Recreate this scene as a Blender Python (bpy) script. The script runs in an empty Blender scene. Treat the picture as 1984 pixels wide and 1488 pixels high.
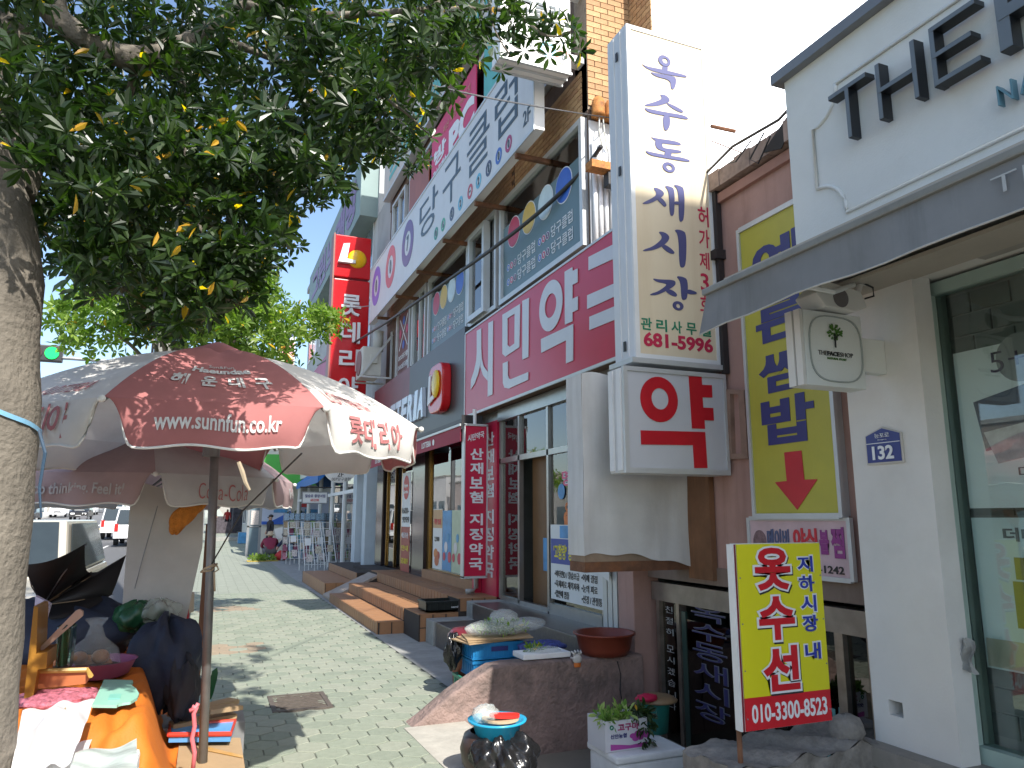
import bpy, math, random
import numpy as np
from mathutils import Vector, Matrix
random.seed(7); rng = np.random.default_rng(7)
sc = bpy.context.scene
COL = sc.collection

# ---------------- camera ----------------
cam = bpy.data.cameras.new('camera'); camo = bpy.data.objects.new('camera', cam); COL.objects.link(camo)
cam.sensor_width = 36.0; cam.lens = 36.0 * 1418 / 1984
camo.location = (0, 0, 1.6)
camo.rotation_euler = (math.radians(90 + 10.35), 0, math.radians(-22.33))
cam.clip_start = .05; cam.clip_end = 2000
sc.camera = camo

# ---------------- sky, sun, exposure ----------------
SUN_DIR = Vector((.15, -1.0, 1.0)).normalized()          # towards the sun
world = bpy.data.worlds.new('World'); sc.world = world; world.use_nodes = True
nt = world.node_tree; N = nt.nodes; Lk = nt.links
bg = N['Background']
sky = N.new('ShaderNodeTexSky'); sky.sky_type = 'NISHITA'; sky.sun_disc = False
sky.sun_elevation = math.asin(SUN_DIR.z); sky.sun_rotation = math.atan2(SUN_DIR.x, SUN_DIR.y)
sky.air_density = 1.0; sky.dust_density = 1.2; sky.ozone_density = 1.6
tc = N.new('ShaderNodeTexCoord')
# thin bright cloud veil over the eastern (+X) half of the sky
dot = N.new('ShaderNodeVectorMath'); dot.operation = 'DOT_PRODUCT'; dot.inputs[1].default_value = (1, 0, .12)
Lk.new(tc.outputs['Generated'], dot.inputs[0])
nz = N.new('ShaderNodeTexNoise'); nz.inputs['Scale'].default_value = 1.1; nz.inputs['Detail'].default_value = 2
Lk.new(tc.outputs['Generated'], nz.inputs['Vector'])
ad = N.new('ShaderNodeMath'); ad.operation = 'MULTIPLY_ADD'; ad.inputs[1].default_value = .12
Lk.new(nz.outputs['Fac'], ad.inputs[0]); Lk.new(dot.outputs['Value'], ad.inputs[2])
mr = N.new('ShaderNodeMapRange'); mr.interpolation_type = 'SMOOTHSTEP'
mr.inputs['From Min'].default_value = .36; mr.inputs['From Max'].default_value = .66
Lk.new(ad.outputs[0], mr.inputs['Value'])
mx = N.new('ShaderNodeMix'); mx.data_type = 'RGBA'; mx.inputs['B'].default_value = (15.5, 15.9, 16.4, 1)
Lk.new(mr.outputs[0], mx.inputs['Factor']); Lk.new(sky.outputs[0], mx.inputs['A'])
Lk.new(mx.outputs['Result'], bg.inputs['Color'])
bg.inputs['Strength'].default_value = .15
sun = bpy.data.lights.new('sun', 'SUN'); suno = bpy.data.objects.new('sun', sun); COL.objects.link(suno)
sun.energy = 4.3; sun.angle = math.radians(.55); sun.color = (1, .955, .88)
suno.rotation_euler = SUN_DIR.to_track_quat('Z', 'Y').to_euler(); suno.location = (3, -10, 20)
sc.view_settings.view_transform = 'Standard'; sc.view_settings.look = 'None'
sc.view_settings.exposure = .88; sc.view_settings.gamma = 1
sc.view_settings.use_curve_mapping = False
try:
    sc.cycles.max_bounces = 7; sc.cycles.transparent_max_bounces = 16
except Exception: pass

# ---------------- helpers: materials ----------------
_M = {}
def mat(name, rgb, rough=.6, metal=0., var=.12, scale=6., bump=0., bscale=None, trans=0., dirt=0., dirtc=(.05,.045,.04), spec=None, streak=False, emis=0.):
    if name in _M: return _M[name]
    m = bpy.data.materials.new(name); m.use_nodes = True; n = m.node_tree.nodes; l = m.node_tree.links
    b = n['Principled BSDF']; b.inputs['Roughness'].default_value = rough; b.inputs['Metallic'].default_value = metal
    if spec is not None: b.inputs['Specular IOR Level'].default_value = spec
    tcn = n.new('ShaderNodeTexCoord'); src = tcn.outputs['Object']
    no = n.new('ShaderNodeTexNoise'); no.inputs['Scale'].default_value = scale; no.inputs['Detail'].default_value = 6; no.inputs['Roughness'].default_value = .6
    l.new(src, no.inputs['Vector'])
    ra = n.new('ShaderNodeMapRange'); ra.inputs['From Min'].default_value = .25; ra.inputs['From Max'].default_value = .75
    ra.inputs['To Min'].default_value = 1 - var; ra.inputs['To Max'].default_value = 1 + var
    l.new(no.outputs['Fac'], ra.inputs['Value'])
    mu = n.new('ShaderNodeMix'); mu.data_type = 'RGBA'; mu.blend_type = 'MULTIPLY'; mu.inputs['Factor'].default_value = 1
    mu.inputs['A'].default_value = (*rgb, 1); l.new(ra.outputs[0], mu.inputs['B'])
    out = mu.outputs['Result']
    if dirt > 0:
        n2 = n.new('ShaderNodeTexNoise'); n2.inputs['Scale'].default_value = 1.0 if streak else scale * .45; n2.inputs['Detail'].default_value = 8; n2.inputs['Roughness'].default_value = .68
        if streak:
            mp = n.new('ShaderNodeMapping'); mp.inputs['Scale'].default_value = (scale * 1.5, scale * 1.5, scale * .12); l.new(src, mp.inputs['Vector']); l.new(mp.outputs[0], n2.inputs['Vector'])
        else: l.new(src, n2.inputs['Vector'])
        r2 = n.new('ShaderNodeMapRange'); r2.inputs['From Min'].default_value = .5; r2.inputs['From Max'].default_value = .74; r2.inputs['To Max'].default_value = dirt
        l.new(n2.outputs['Fac'], r2.inputs['Value'])
        m2 = n.new('ShaderNodeMix'); m2.data_type = 'RGBA'; l.new(r2.outputs[0], m2.inputs['Factor']); l.new(out, m2.inputs['A']); m2.inputs['B'].default_value = (*dirtc, 1); out = m2.outputs['Result']
    l.new(out, b.inputs['Base Color'])
    if bump > 0:
        nb = n.new('ShaderNodeTexNoise'); nb.inputs['Scale'].default_value = bscale or scale * 4; nb.inputs['Detail'].default_value = 5; l.new(src, nb.inputs['Vector'])
        bp = n.new('ShaderNodeBump'); bp.inputs['Strength'].default_value = min(1, bump); bp.inputs['Distance'].default_value = .01
        l.new(nb.outputs['Fac'], bp.inputs['Height']); l.new(bp.outputs[0], b.inputs['Normal'])
    if trans > 0:
        tr = n.new('ShaderNodeBsdfTranslucent'); l.new(out, tr.inputs['Color']); ms = n.new('ShaderNodeMixShader'); ms.inputs[0].default_value = trans
        l.new(b.outputs[0], ms.inputs[1]); l.new(tr.outputs[0], ms.inputs[2]); l.new(ms.outputs[0], n['Material Output'].inputs['Surface'])
    if emis > 0:
        b.inputs['Emission Color'].default_value = (*rgb, 1); b.inputs['Emission Strength'].default_value = emis
    _M[name] = m; return m
def glass(name, tint=(.8,.9,.86), refl=.12, rough=.0):
    if name in _M: return _M[name]
    m = bpy.data.materials.new(name); m.use_nodes = True; n = m.node_tree.nodes; l = m.node_tree.links
    n.remove(n['Principled BSDF'])
    t = n.new('ShaderNodeBsdfTransparent'); t.inputs[0].default_value = (*tint, 1); g = n.new('ShaderNodeBsdfGlossy'); g.inputs['Roughness'].default_value = rough
    lw = n.new('ShaderNodeFresnel'); lw.inputs['IOR'].default_value = 1.5
    ma = n.new('ShaderNodeMath'); ma.operation = 'ADD'; ma.inputs[1].default_value = refl; ma.use_clamp = True
    nn = n.new('ShaderNodeTexNoise'); nn.inputs['Scale'].default_value = 1.3; bp = n.new('ShaderNodeBump'); bp.inputs['Strength'].default_value = .06
    tcn = n.new('ShaderNodeTexCoord'); l.new(tcn.outputs['Object'], nn.inputs['Vector']); l.new(nn.outputs['Fac'], bp.inputs['Height']); l.new(bp.outputs[0], g.inputs['Normal'])
    l.new(lw.outputs[0], ma.inputs[0]); ms = n.new('ShaderNodeMixShader'); l.new(ma.outputs[0], ms.inputs[0]); l.new(t.outputs[0], ms.inputs[1]); l.new(g.outputs[0], ms.inputs[2])
    l.new(ms.outputs[0], n['Material Output'].inputs['Surface']); _M[name] = m; return m
def film(name, rgb=(.9,.95,.93), fac=.35):
    """thin crumpled plastic film: partly see-through, glossy"""
    if name in _M: return _M[name]
    m = bpy.data.materials.new(name); m.use_nodes = True; n = m.node_tree.nodes; l = m.node_tree.links; b = n['Principled BSDF']
    b.inputs['Base Color'].default_value = (*rgb, 1); b.inputs['Roughness'].default_value = .12
    nb = n.new('ShaderNodeTexNoise'); nb.inputs['Scale'].default_value = 14; nb.inputs['Detail'].default_value = 4; tcn = n.new('ShaderNodeTexCoord'); l.new(tcn.outputs['Object'], nb.inputs['Vector'])
    bp = n.new('ShaderNodeBump'); bp.inputs['Strength'].default_value = 1; bp.inputs['Distance'].default_value = .03; l.new(nb.outputs['Fac'], bp.inputs['Height']); l.new(bp.outputs[0], b.inputs['Normal'])
    t = n.new('ShaderNodeBsdfTransparent'); ms = n.new('ShaderNodeMixShader'); ms.inputs[0].default_value = fac
    l.new(t.outputs[0], ms.inputs[1]); l.new(b.outputs[0], ms.inputs[2]); l.new(ms.outputs[0], n['Material Output'].inputs['Surface']); _M[name] = m; return m

# ---------------- helpers: geometry ----------------
class MB:
    def __init__(s): s.v = []; s.f = []; s.mi = []; s.k = 0
    def m(s, k): s.k = k; return s
    def add(s, vs, fs):
        o = len(s.v); s.v += [tuple(map(float, p)) for p in vs]
        for q in fs: s.f.append([i + o for i in q]); s.mi.append(s.k)
        return s
    def box(s, x0, x1, y0, y1, z0, z1):
        return s.add([(x0,y0,z0),(x1,y0,z0),(x1,y1,z0),(x0,y1,z0),(x0,y0,z1),(x1,y0,z1),(x1,y1,z1),(x0,y1,z1)],
                     [(0,3,2,1),(4,5,6,7),(0,1,5,4),(1,2,6,5),(2,3,7,6),(3,0,4,7)])
    def bbox(s, x0, x1, y0, y1, z0, z1, b=.01):
        """box with chamfered edges"""
        import bmesh
        bm = bmesh.new(); bmesh.ops.create_cube(bm, size=1)
        for v in bm.verts: v.co = Vector(((x0+x1)/2 + v.co.x*(x1-x0), (y0+y1)/2 + v.co.y*(y1-y0), (z0+z1)/2 + v.co.z*(z1-z0)))
        bmesh.ops.bevel(bm, geom=bm.edges[:], offset=b, segments=2, affect='EDGES', profile=.6)
        s.frombm(bm); bm.free(); return s
    def frombm(s, bm):
        bm.verts.ensure_lookup_table(); bm.verts.index_update()
        s.add([tuple(v.co) for v in bm.verts], [[v.index for v in f.verts] for f in bm.faces]); return s
    def obox(s, c, ax, ay, az):
        """box from centre and three half-axis vectors"""
        c = Vector(c); ax = Vector(ax); ay = Vector(ay); az = Vector(az); P = []
        for k in (-1, 1):
            for (i, j) in ((-1,-1),(1,-1),(1,1),(-1,1)): P.append(c + ax*i + ay*j + az*k)
        return s.add(P, [(0,3,2,1),(4,5,6,7),(0,1,5,4),(1,2,6,5),(2,3,7,6),(3,0,4,7)])
    def prism(s, pts, ext):
        """closed polygon (3-D points) pushed along ext"""
        n = len(pts); e = Vector(ext); P = [Vector(p) for p in pts]
        return s.add(P + [p + e for p in P], [list(range(n)), list(range(2*n-1, n-1, -1))] + [(i, i+n, (i+1) % n + n, (i+1) % n) for i in range(n)])
    def ring(s, outer, inner, ext):
        n = len(outer); e = Vector(ext); O = [Vector(p) for p in outer]; I = [Vector(p) for p in inner]
        P = O + I + [p+e for p in O] + [p+e for p in I]; F = []
        for i in range(n):
            j = (i+1) % n
            F += [(i, j, n+j, n+i), (2*n+i, 3*n+i, 3*n+j, 2*n+j), (i, 2*n+i, 2*n+j, j), (n+i, n+j, 3*n+j, 3*n+i)]
        return s.add(P, F)
    def tube(s, pts, r, n=8, cap=True):
        P = [Vector(p) for p in pts]; R = r if isinstance(r, (list, tuple)) else [r]*len(P); V = []; F = []
        up = Vector((0,0,1)); 
        for i, p in enumerate(P):
            t = (P[min(i+1, len(P)-1)] - P[max(i-1, 0)]).normalized()
            a = t.cross(up if abs(t.z) < .95 else Vector((1,0,0))).normalized(); b = t.cross(a)
            for k in range(n):
                w = 2*math.pi*k/n; V.append(p + (a*math.cos(w) + b*math.sin(w))*R[i])
        for i in range(len(P)-1):
            for k in range(n): F.append((i*n+k, i*n+(k+1) % n, (i+1)*n+(k+1) % n, (i+1)*n+k))
        if cap: F.append(list(range(n))[::-1]); F.append([(len(P)-1)*n+k for k in range(n)])
        return s.add(V, F)
    def lathe(s, prof, c, n=24, sx=1, sy=1):
        """profile of (r, z) turned about the vertical through c"""
        V = []; F = []
        for (r, z) in prof:
            for k in range(n): w = 2*math.pi*k/n; V.append((c[0]+r*math.cos(w)*sx, c[1]+r*math.sin(w)*sy, c[2]+z))
        for i in range(len(prof)-1):
            for k in range(n): F.append((i*n+k, i*n+(k+1) % n, (i+1)*n+(k+1) % n, (i+1)*n+k))
        return s.add(V, F)
    def sph(s, c, r, n=12, m=8, jit=0, seed=0):
        rx, ry, rz = r if isinstance(r, (tuple, list)) else (r, r, r); R = random.Random(seed); V = []; F = []
        for i in range(m+1):
            a = math.pi*i/m
            for k in range(n):
                w = 2*math.pi*k/n; q = 1 + R.uniform(-jit, jit)
                V.append((c[0]+rx*q*math.sin(a)*math.cos(w), c[1]+ry*q*math.sin(a)*math.sin(w), c[2]+rz*q*math.cos(a)))
        for i in range(m):
            for k in range(n): F.append((i*n+k, (i+1)*n+k, (i+1)*n+(k+1) % n, i*n+(k+1) % n))
        return s.add(V, F)
    def grid(s, fn, nu, nv):
        V = [fn(i/nu, j/nv) for j in range(nv+1) for i in range(nu+1)]
        return s.add(V, [(j*(nu+1)+i, j*(nu+1)+i+1, (j+1)*(nu+1)+i+1, (j+1)*(nu+1)+i) for j in range(nv) for i in range(nu)])
    def mesh(s, name, mats, smooth=False):
        me = bpy.data.meshes.new(name); me.from_pydata(s.v, [], s.f)
        for m in (mats if isinstance(mats, (list, tuple)) else [mats]): me.materials.append(m)
        me.polygons.foreach_set('material_index', s.mi)
        if smooth: me.polygons.foreach_set('use_smooth', [True]*len(s.f))
        me.update(); return me

def obj(name, mb, m, parent=None, local=False, smooth=False, stuff=False):
    me = mb if isinstance(mb, bpy.types.Mesh) else mb.mesh(name, m, smooth)
    o = bpy.data.objects.new(name, me); COL.objects.link(o)
    if parent is not None:
        o.parent = parent
        if not local and parent.type == 'EMPTY': o.location = -parent.location
    if stuff: o['kind'] = 'stuff'
    return o
def tag(o, label, cat, group=None):
    o['label'] = label; o['category'] = cat
    if group: o['group'] = group
    return o
def thing(name, label, cat, loc=(0,0,0), group=None, rz=0):
    o = bpy.data.objects.new(name, None); COL.objects.link(o); o.location = loc; o.rotation_euler = (0,0,rz); o.empty_display_size = .1
    return tag(o, label, cat, group)
def struct(name, mb, m, smooth=False):
    o = obj(name, mb, m, smooth=smooth); o['kind'] = 'structure'; return o
def copy_tree(o, parent=None):
    c = o.copy(); COL.objects.link(c)
    if parent: c.parent = parent
    for ch in list(o.children): copy_tree(ch, c)
    return c
def bevel(me_obj, w=.01, seg=2):
    import bmesh
    bm = bmesh.new(); bm.from_mesh(me_obj.data); bmesh.ops.remove_doubles(bm, verts=bm.verts, dist=1e-5)
    es = [e for e in bm.edges if len(e.link_faces) == 2 and e.calc_face_angle(0) > .5]
    bmesh.ops.bevel(bm, geom=es, offset=w, segments=seg, affect='EDGES', profile=.6, clamp_overlap=True); bm.to_mesh(me_obj.data); bm.free(); return me_obj

# ---------------- helpers: writing ----------------
_T = {}
def glyphs(body, bold=0., ext=.01, shear=0., space=1.):
    key = (body, bold, ext, shear, space)
    if key in _T: return _T[key]
    cu = bpy.data.curves.new('t', 'FONT'); cu.body = body; cu.size = 1; cu.extrude = ext; cu.offset = bold; cu.shear = shear; cu.resolution_u = 3; cu.space_character = space
    o = bpy.data.objects.new('t', cu)
    me = bpy.data.meshes.new_from_object(o); V = np.zeros(len(me.vertices)*3); me.vertices.foreach_get('co', V); V = V.reshape(-1, 3)
    F = [list(p.vertices) for p in me.polygons]; bpy.data.objects.remove(o); bpy.data.curves.remove(cu); bpy.data.meshes.remove(me)
    lo = V.min(0); hi = V.max(0); V = (V - lo)/np.maximum(hi - lo, 1e-9); asp = (hi[0]-lo[0])/(hi[1]-lo[1])
    _T[key] = (V, F, asp); return _T[key]
def put(mb, body, kind, plane, a0, a1, z0, z1, bold=.02, ext=.003, shear=0., tilt=0., space=1.):
    """flat print of `body` filling a rectangle of a sign. kind 'x': the sign faces -X, a0 = far Y (left), a1 = near Y; kind 'y': faces -Y, a0..a1 = X."""
    if not body.strip(): return
    V, F, asp = glyphs(body, bold, .01, shear, space); out = []
    for (u, v, w) in V:
        a = a0 + (a1-a0)*u; z = z0 + (z1-z0)*v + tilt*u; d = plane - ext*w
        out.append((d, a, z) if kind == 'x' else (a, d, z))
    mb.add(out, F)
def text(parent, body, m, kind, plane, a0, a1, z0, z1, bold=.02, ext=.003, name='lettering', shear=0., tilt=0., space=1.):
    mb = MB(); put(mb, body, kind, plane, a0, a1, z0, z1, bold, ext, shear, tilt, space); return obj(name, mb, m, parent)
def column(parent, body, m, kind, plane, a0, a1, z0, z1, gap=.12, bold=.03, ext=.003, name='lettering'):
    """one syllable under another, from z1 down to z0; a blank leaves a half cell"""
    ws = [(.5 if c == ' ' else 1.) for c in body]; tot = sum(ws); z = z1; mb = MB()
    for c, w in zip(body, ws):
        h = (z1-z0)*w/tot
        if c != ' ': put(mb, c, kind, plane, a0, a1, z-h*(1-gap/2), z-h*gap/2, bold, ext)
        z -= h
    return obj(name, mb, m, parent)
def chaikin(pts, it=2):
    P = [Vector(p) for p in pts]
    for _ in range(it):
        Q = []
        for i in range(len(P)): a = P[i]; b = P[(i+1) % len(P)]; Q += [a*.75+b*.25, a*.25+b*.75]
        P = Q
    return P
def ell(c, ru, rv, U=(0,-1,0), W=(0,0,1), n=28, rot=0.):
    c = Vector(c); U = Vector(U); W = Vector(W); out = []
    for k in range(n):
        w = 2*math.pi*k/n; a = math.cos(w)*ru; b = math.sin(w)*rv
        out.append(c + U*(a*math.cos(rot)-b*math.sin(rot)) + W*(a*math.sin(rot)+b*math.cos(rot)))
    return out
def discx(mb, x, y, z, ry, rz=None, ext=.003, n=24): return mb.prism(ell((x, y, z), ry, rz or ry, n=n), (-ext,0,0))
def discy(mb, x, y, z, rx, rz=None, ext=.003, n=24): return mb.prism(ell((x, y, z), rx, rz or rx, (1,0,0), n=n), (0,-ext,0))
def ringx(mb, x, y, z, ro, ri, ext=.003, n=28): return mb.ring(ell((x, y, z), ro, ro, n=n), ell((x, y, z), ri, ri, n=n), (-ext,0,0))
def ringy(mb, x, y, z, ro, ri, ext=.003, n=28): return mb.ring(ell((x, y, z), ro, ro, (1,0,0), n=n), ell((x, y, z), ri, ri, (1,0,0), n=n), (0,-ext,0))

# ---------------- materials ----------------
ALU = mat('aluminium', (.55,.57,.57), .42, .35, .06)
WHITE = mat('white_paint', (.72,.73,.72), .5, 0, .05, 5, dirt=.25, dirtc=(.4,.38,.33))
ACRYL = mat('white_acrylic', (.8,.79,.76), .35, 0, .03, 3, dirt=.15, dirtc=(.55,.5,.42))
RUST = mat('rusty_steel', (.16,.075,.04), .85, .1, .45, 9, bump=.6, dirt=.7, dirtc=(.35,.14,.05))
BLACK = mat('black', (.02,.02,.022), .45, 0, .1)
NAVY = mat('navy_print', (.035,.04,.17), .4, 0, .06)
RED = mat('red_print', (.56,.02,.035), .4, 0, .05)
WPRINT = mat('white_print', (.74,.75,.76), .4, 0, .03)
GREY = mat('grey_metal', (.24,.25,.26), .5, .3, .1)
BRICK = [mat('brick_%s' % k, c, .85, 0, .15, 14, bump=.5, bscale=60) for k, c in zip(('tan','ochre','rust'), ((.42,.26,.13),(.47,.3,.15),(.38,.22,.11)))]
MORTAR = mat('mortar', (.3,.24,.18), .95, 0, .2, 20, bump=.4)
CONC = mat('concrete', (.3,.3,.28), .9, 0, .18, 5, bump=.5, dirt=.5, dirtc=(.14,.13,.12))
DARK = mat('dark_interior', (.03,.028,.028), .8)
GLASS = glass('window_glass'); GLASSD = glass('shop_glass', (.62,.72,.66), .1); GLASSG = glass('green_shop_glass', (.66,.84,.76), .1)


# ================= SETTING =================
def gz(y): return 0. if y < 35 else .021*(y-35) + .00004*(y-35)**2
def strip(x0, x1, ys, dz, th=0.):
    mb = MB(); 
    for a, b in zip(ys[:-1], ys[1:]): mb.add([(x0,a,gz(a)+dz),(x1,a,gz(a)+dz),(x1,b,gz(b)+dz),(x0,b,gz(b)+dz)], [(0,1,2,3)])
    return mb
YS = [-60, -20, 0, 10, 20, 30, 35, 45, 60, 80, 110, 150, 200, 300]
struct('ground', strip(-400, 400, YS + [700], -.32), mat('earth', (.22,.2,.16), .95, 0, .2, 1))
ASPH = mat('asphalt', (.09,.09,.092), .9, 0, .15, 30, bump=.4, dirt=.3, dirtc=(.13,.13,.125))
struct('road', strip(-18.2, -1.35, YS, -.14), ASPH)
LINEW = mat('road_paint_white', (.62,.62,.6), .7, 0, .15, 12, dirt=.4, dirtc=(.3,.3,.3)); LINEY = mat('road_paint_yellow', (.6,.42,.07), .7, 0, .15, 12)
mk = MB()
for x in (-8.35, -8.1): mk.m(1); mk.add(strip(x, x+.12, YS[3:], -.135).v, strip(x, x+.12, YS[3:], 0).f)
for x in (-4.9, -11.6):
    for y in range(10, 150, 8): mk.m(0); mk.add([(x,y,gz(y)-.135),(x+.12,y,gz(y)-.135),(x+.12,y+4,gz(y+4)-.135),(x,y+4,gz(y+4)-.135)], [(0,1,2,3)])
for k in range(9): x = -8 + k*.75; y = 78; mk.add([(x-6,y,gz(y)-.134),(x-5.6,y,gz(y)-.134),(x-5.6,y+3.5,gz(y+3.5)-.134),(x-6,y+3.5,gz(y+3.5)-.134)], [(0,1,2,3)])
struct('road_marking', mk, [LINEW, LINEY])
KERB = mat('kerb_granite', (.34,.33,.31), .85, 0, .15, 25, bump=.3)
kb = MB()
for a, b in zip(YS[:-1], YS[1:]):
    for x0, x1 in ((-1.35,-1.15), (-18.4,-18.2)):
        kb.add([(x0,a,gz(a)-.2),(x1,a,gz(a)-.2),(x1,b,gz(b)-.2),(x0,b,gz(b)-.2),(x0,a,gz(a)+.004),(x1,a,gz(a)+.004),(x1,b,gz(b)+.004),(x0,b,gz(b)+.004)], [(0,3,2,1),(4,5,6,7),(0,1,5,4),(1,2,6,5),(2,3,7,6),(3,0,4,7)])
struct('kerb', kb, KERB)
struct('far_sidewalk', strip(-23, -18.4, YS, .0), mat('far_pavement', (.3,.3,.28), .9))
# sidewalk bed, with material-level pavers only far away
def paver_far():
    m = mat('sidewalk_far', (.25,.27,.22), .9, 0, .12, 3, bump=.3); n = m.node_tree.nodes; l = m.node_tree.links; b = n['Principled BSDF']
    v = n.new('ShaderNodeTexVoronoi'); v.feature = 'DISTANCE_TO_EDGE'; v.inputs['Scale'].default_value = 4.6; v.inputs['Randomness'].default_value = .15
    t = n.new('ShaderNodeTexCoord'); l.new(t.outputs['Object'], v.inputs['Vector'])
    r = n.new('ShaderNodeMapRange'); r.inputs['From Max'].default_value = .05; r.inputs['To Min'].default_value = .62; r.inputs['To Max'].default_value = 1; l.new(v.outputs['Distance'], r.inputs['Value'])
    x = n.new('ShaderNodeMix'); x.data_type = 'RGBA'; x.blend_type = 'MULTIPLY'; x.inputs['Factor'].default_value = 1
    lk = [k for k in m.node_tree.links if k.to_socket == b.inputs['Base Color']][0]; s = lk.from_socket; l.new(s, x.inputs['A']); l.new(r.outputs[0], x.inputs['B']); l.new(x.outputs['Result'], b.inputs['Base Color']); return m
FARP = paver_far()
sw = struct('sidewalk', strip(-1.15, 2.3, [17.25, 30, 35, 45, 60, 80, 110, 150, 200], -.001), FARP)
sb = MB(); sb.add(strip(-1.15, 1.99, [-20, 0, 5.95], -.009).v, strip(0, 1, [0, 1, 2], 0).f); sb.add(strip(-1.15, 2.3, [5.95, 10, 17.3], -.009).v, strip(0, 1, [0, 1, 2], 0).f)
obj('mortar_bed', sb, mat('paver_joint', (.155,.165,.135), .95, 0, .35, 8, bump=.5), sw)
PAV = [mat('paver_%d' % k, c, .88, 0, .13, 16, bump=.45, bscale=70, dirt=.3, dirtc=(.22,.22,.18)) for k, c in enumerate(((.235,.265,.205),(.265,.285,.225),(.215,.245,.19),(.3,.235,.165)))]
def hexpts(cx, cy, r, z, n=6):
    out = []
    for k in range(n):
        w = 2*math.pi*(k+.5)/n; q = r; out.append((cx+q*math.cos(w), cy+q*math.sin(w)*1.0, z))
    return out
R_ = .1208; hexm = []
for mm in PAV:
    h = MB(); n = 6; a = hexpts(0,0,R_,-.014); b = hexpts(0,0,R_,-.003); c = hexpts(0,0,R_-.006,0)
    h.add(a+b+c, [(i, (i+1) % n, n+(i+1) % n, n+i) for i in range(n)] + [(n+i, n+(i+1) % n, 2*n+(i+1) % n, 2*n+i) for i in range(n)] + [list(range(2*n, 3*n))]); hexm.append(h.mesh('paver', mm))
cells = []
dy = .19; dx = .218
for j in range(int(14/dy)):
    y = 3.6 + j*dy
    for i in range(16):
        x = -1.05 + i*dx + (dx/2 if j % 2 else 0)
        if x > 2.25 or (y < 5.95 and x > 1.9) or (.62 < x < 1.12 and 6.75 < y < 7.38): continue
        cells.append((x, y))
vis = [c for c in cells if c[0] > -.05 and c[1] > 5.2]; vis.sort(key=lambda c: c[0]**2 + c[1]**2)
near = set(vis[:300]); rest = MB(); pale = lambda x, y: (abs(x-.35) < .38 and abs(y-10.1) < .35) or (abs(x-.5) < .5 and abs(y-14.5) < .4)
for (x, y) in cells:
    k = 3 if pale(x, y) and random.random() < .7 else random.choice((0,0,1,1,2)); z = random.uniform(-.002, .002)
    if (x, y) in near:
        o = bpy.data.objects.new('paver', hexm[k]); COL.objects.link(o); o.parent = sw; o.location = (x+random.uniform(-.002,.002), y+random.uniform(-.002,.002), z); o.rotation_euler = (random.uniform(-.006,.006), random.uniform(-.006,.006), random.choice((0,1,2))*math.pi/3)
    else:
        n = 6; rest.m(k).add(hexpts(x,y,R_,z-.012) + hexpts(x,y,R_-.006,z), [(i, (i+1) % n, n+(i+1) % n, n+i) for i in range(n)] + [list(range(n, 2*n))])
obj('paver_field', rest, PAV, sw, stuff=True)
# concrete gutter strip between pavers and the building fronts
gut = MB()
gut.add([(2.25,5.98,.005),(3.9,5.98,.005),(3.9,17.5,.005),(2.25,17.5,.005)],[(0,1,2,3)])
gut.add([(2.25,17.5,.005),(7,17.5,.005),(7,35,.005),(2.25,35,.005)],[(0,1,2,3)])
struct('concrete_strip', gut, CONC)
cp = MB().prism([(1.6,2,-.1),(2.0,2,-.1),(2.02,5.9,-.1),(1.52,5.9,-.1)], (0,0,.104))
struct('concrete_apron', cp, mat('pale_concrete', (.4,.38,.33), .9, 0, .15, 7, bump=.5, dirt=.4, dirtc=(.22,.2,.17)))

# drain grate
g = thing('drain_grate', 'rusty square iron drain grate set among the pale hexagonal pavers', 'drain grate', (.87,7.06,0)); GR = mat('grate_iron', (.12,.1,.085), .8, .3, .3, 20, bump=.4)
f = MB(); f.box(.62,1.12,6.76,6.80,-.02,.006).box(.62,1.12,7.33,7.37,-.02,.006).box(.62,.66,6.80,7.33,-.02,.006).box(1.08,1.12,6.80,7.33,-.02,.006); obj('grate_frame', f, GR, g)
for k in range(9): y = 6.83 + k*.057; obj('grate_bar', MB().box(.66,1.08,y,y+.022,-.03,.002), GR, g)
obj('sump', MB().box(.64,1.1,6.78,7.35,-.3,-.05), DARK, g)

# ================= TILED STEPS =================
TILE = mat('terracotta_tile', (.33,.165,.075), .6, 0, .14, 9, bump=.25, dirt=.35, dirtc=(.2,.13,.09)); TILE2 = mat('terracotta_tile_b', (.3,.15,.07), .6, 0, .14, 9, bump=.25, dirt=.4, dirtc=(.18,.12,.09)); GROUT = mat('grout', (.045,.035,.03), .95)
st = thing('tiled_steps', 'two broad terracotta tiled steps up to the burger shop front, sunlit', 'steps', (2.9,12.4,0))
core = MB().box(2.31,2.67,10.52,14.8,0,.16).box(2.67,3.22,9.72,14.8,0,.34).box(3.22,3.8,9.72,17.5,0,.52); obj('step_core', core, GROUT, st)
tm = {}
def tile(parent, x, y, z, w, h, axis, m):
    """one tile: axis 'x' faces -X (w along Y, h along Z); 'y' faces -Y (w along X); 'z' lies flat (w along X, h along Y)"""
    key = (round(w,3), round(h,3), axis, m.name)
    if key not in tm:
        t = .012; b = MB()
        if axis == 'x': b.box(-t,0,0,w,0,h)
        elif axis == 'y': b.box(0,w,-t,0,0,h)
        else: b.box(0,w,0,h,0,t)
        tm[key] = b.mesh('tile', m)
    o = bpy.data.objects.new('tile', tm[key]); COL.objects.link(o); o.parent = parent; o.location = Vector((x, y, z)) - parent.location; return o
G = .02
for (x, y0, y1, z0, z1) in ((2.31,10.52,14.8,0,.17), (2.67,10.5,14.8,.18,.35), (3.22,10.2,14.8,.36,.53)):
    y = y0
    while y < y1-.05: w = .155; tile(st, x, y+G, z0+.002, w-G, z1-z0-.004, 'x', random.choice((TILE,TILE,TILE2))); y += w
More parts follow.
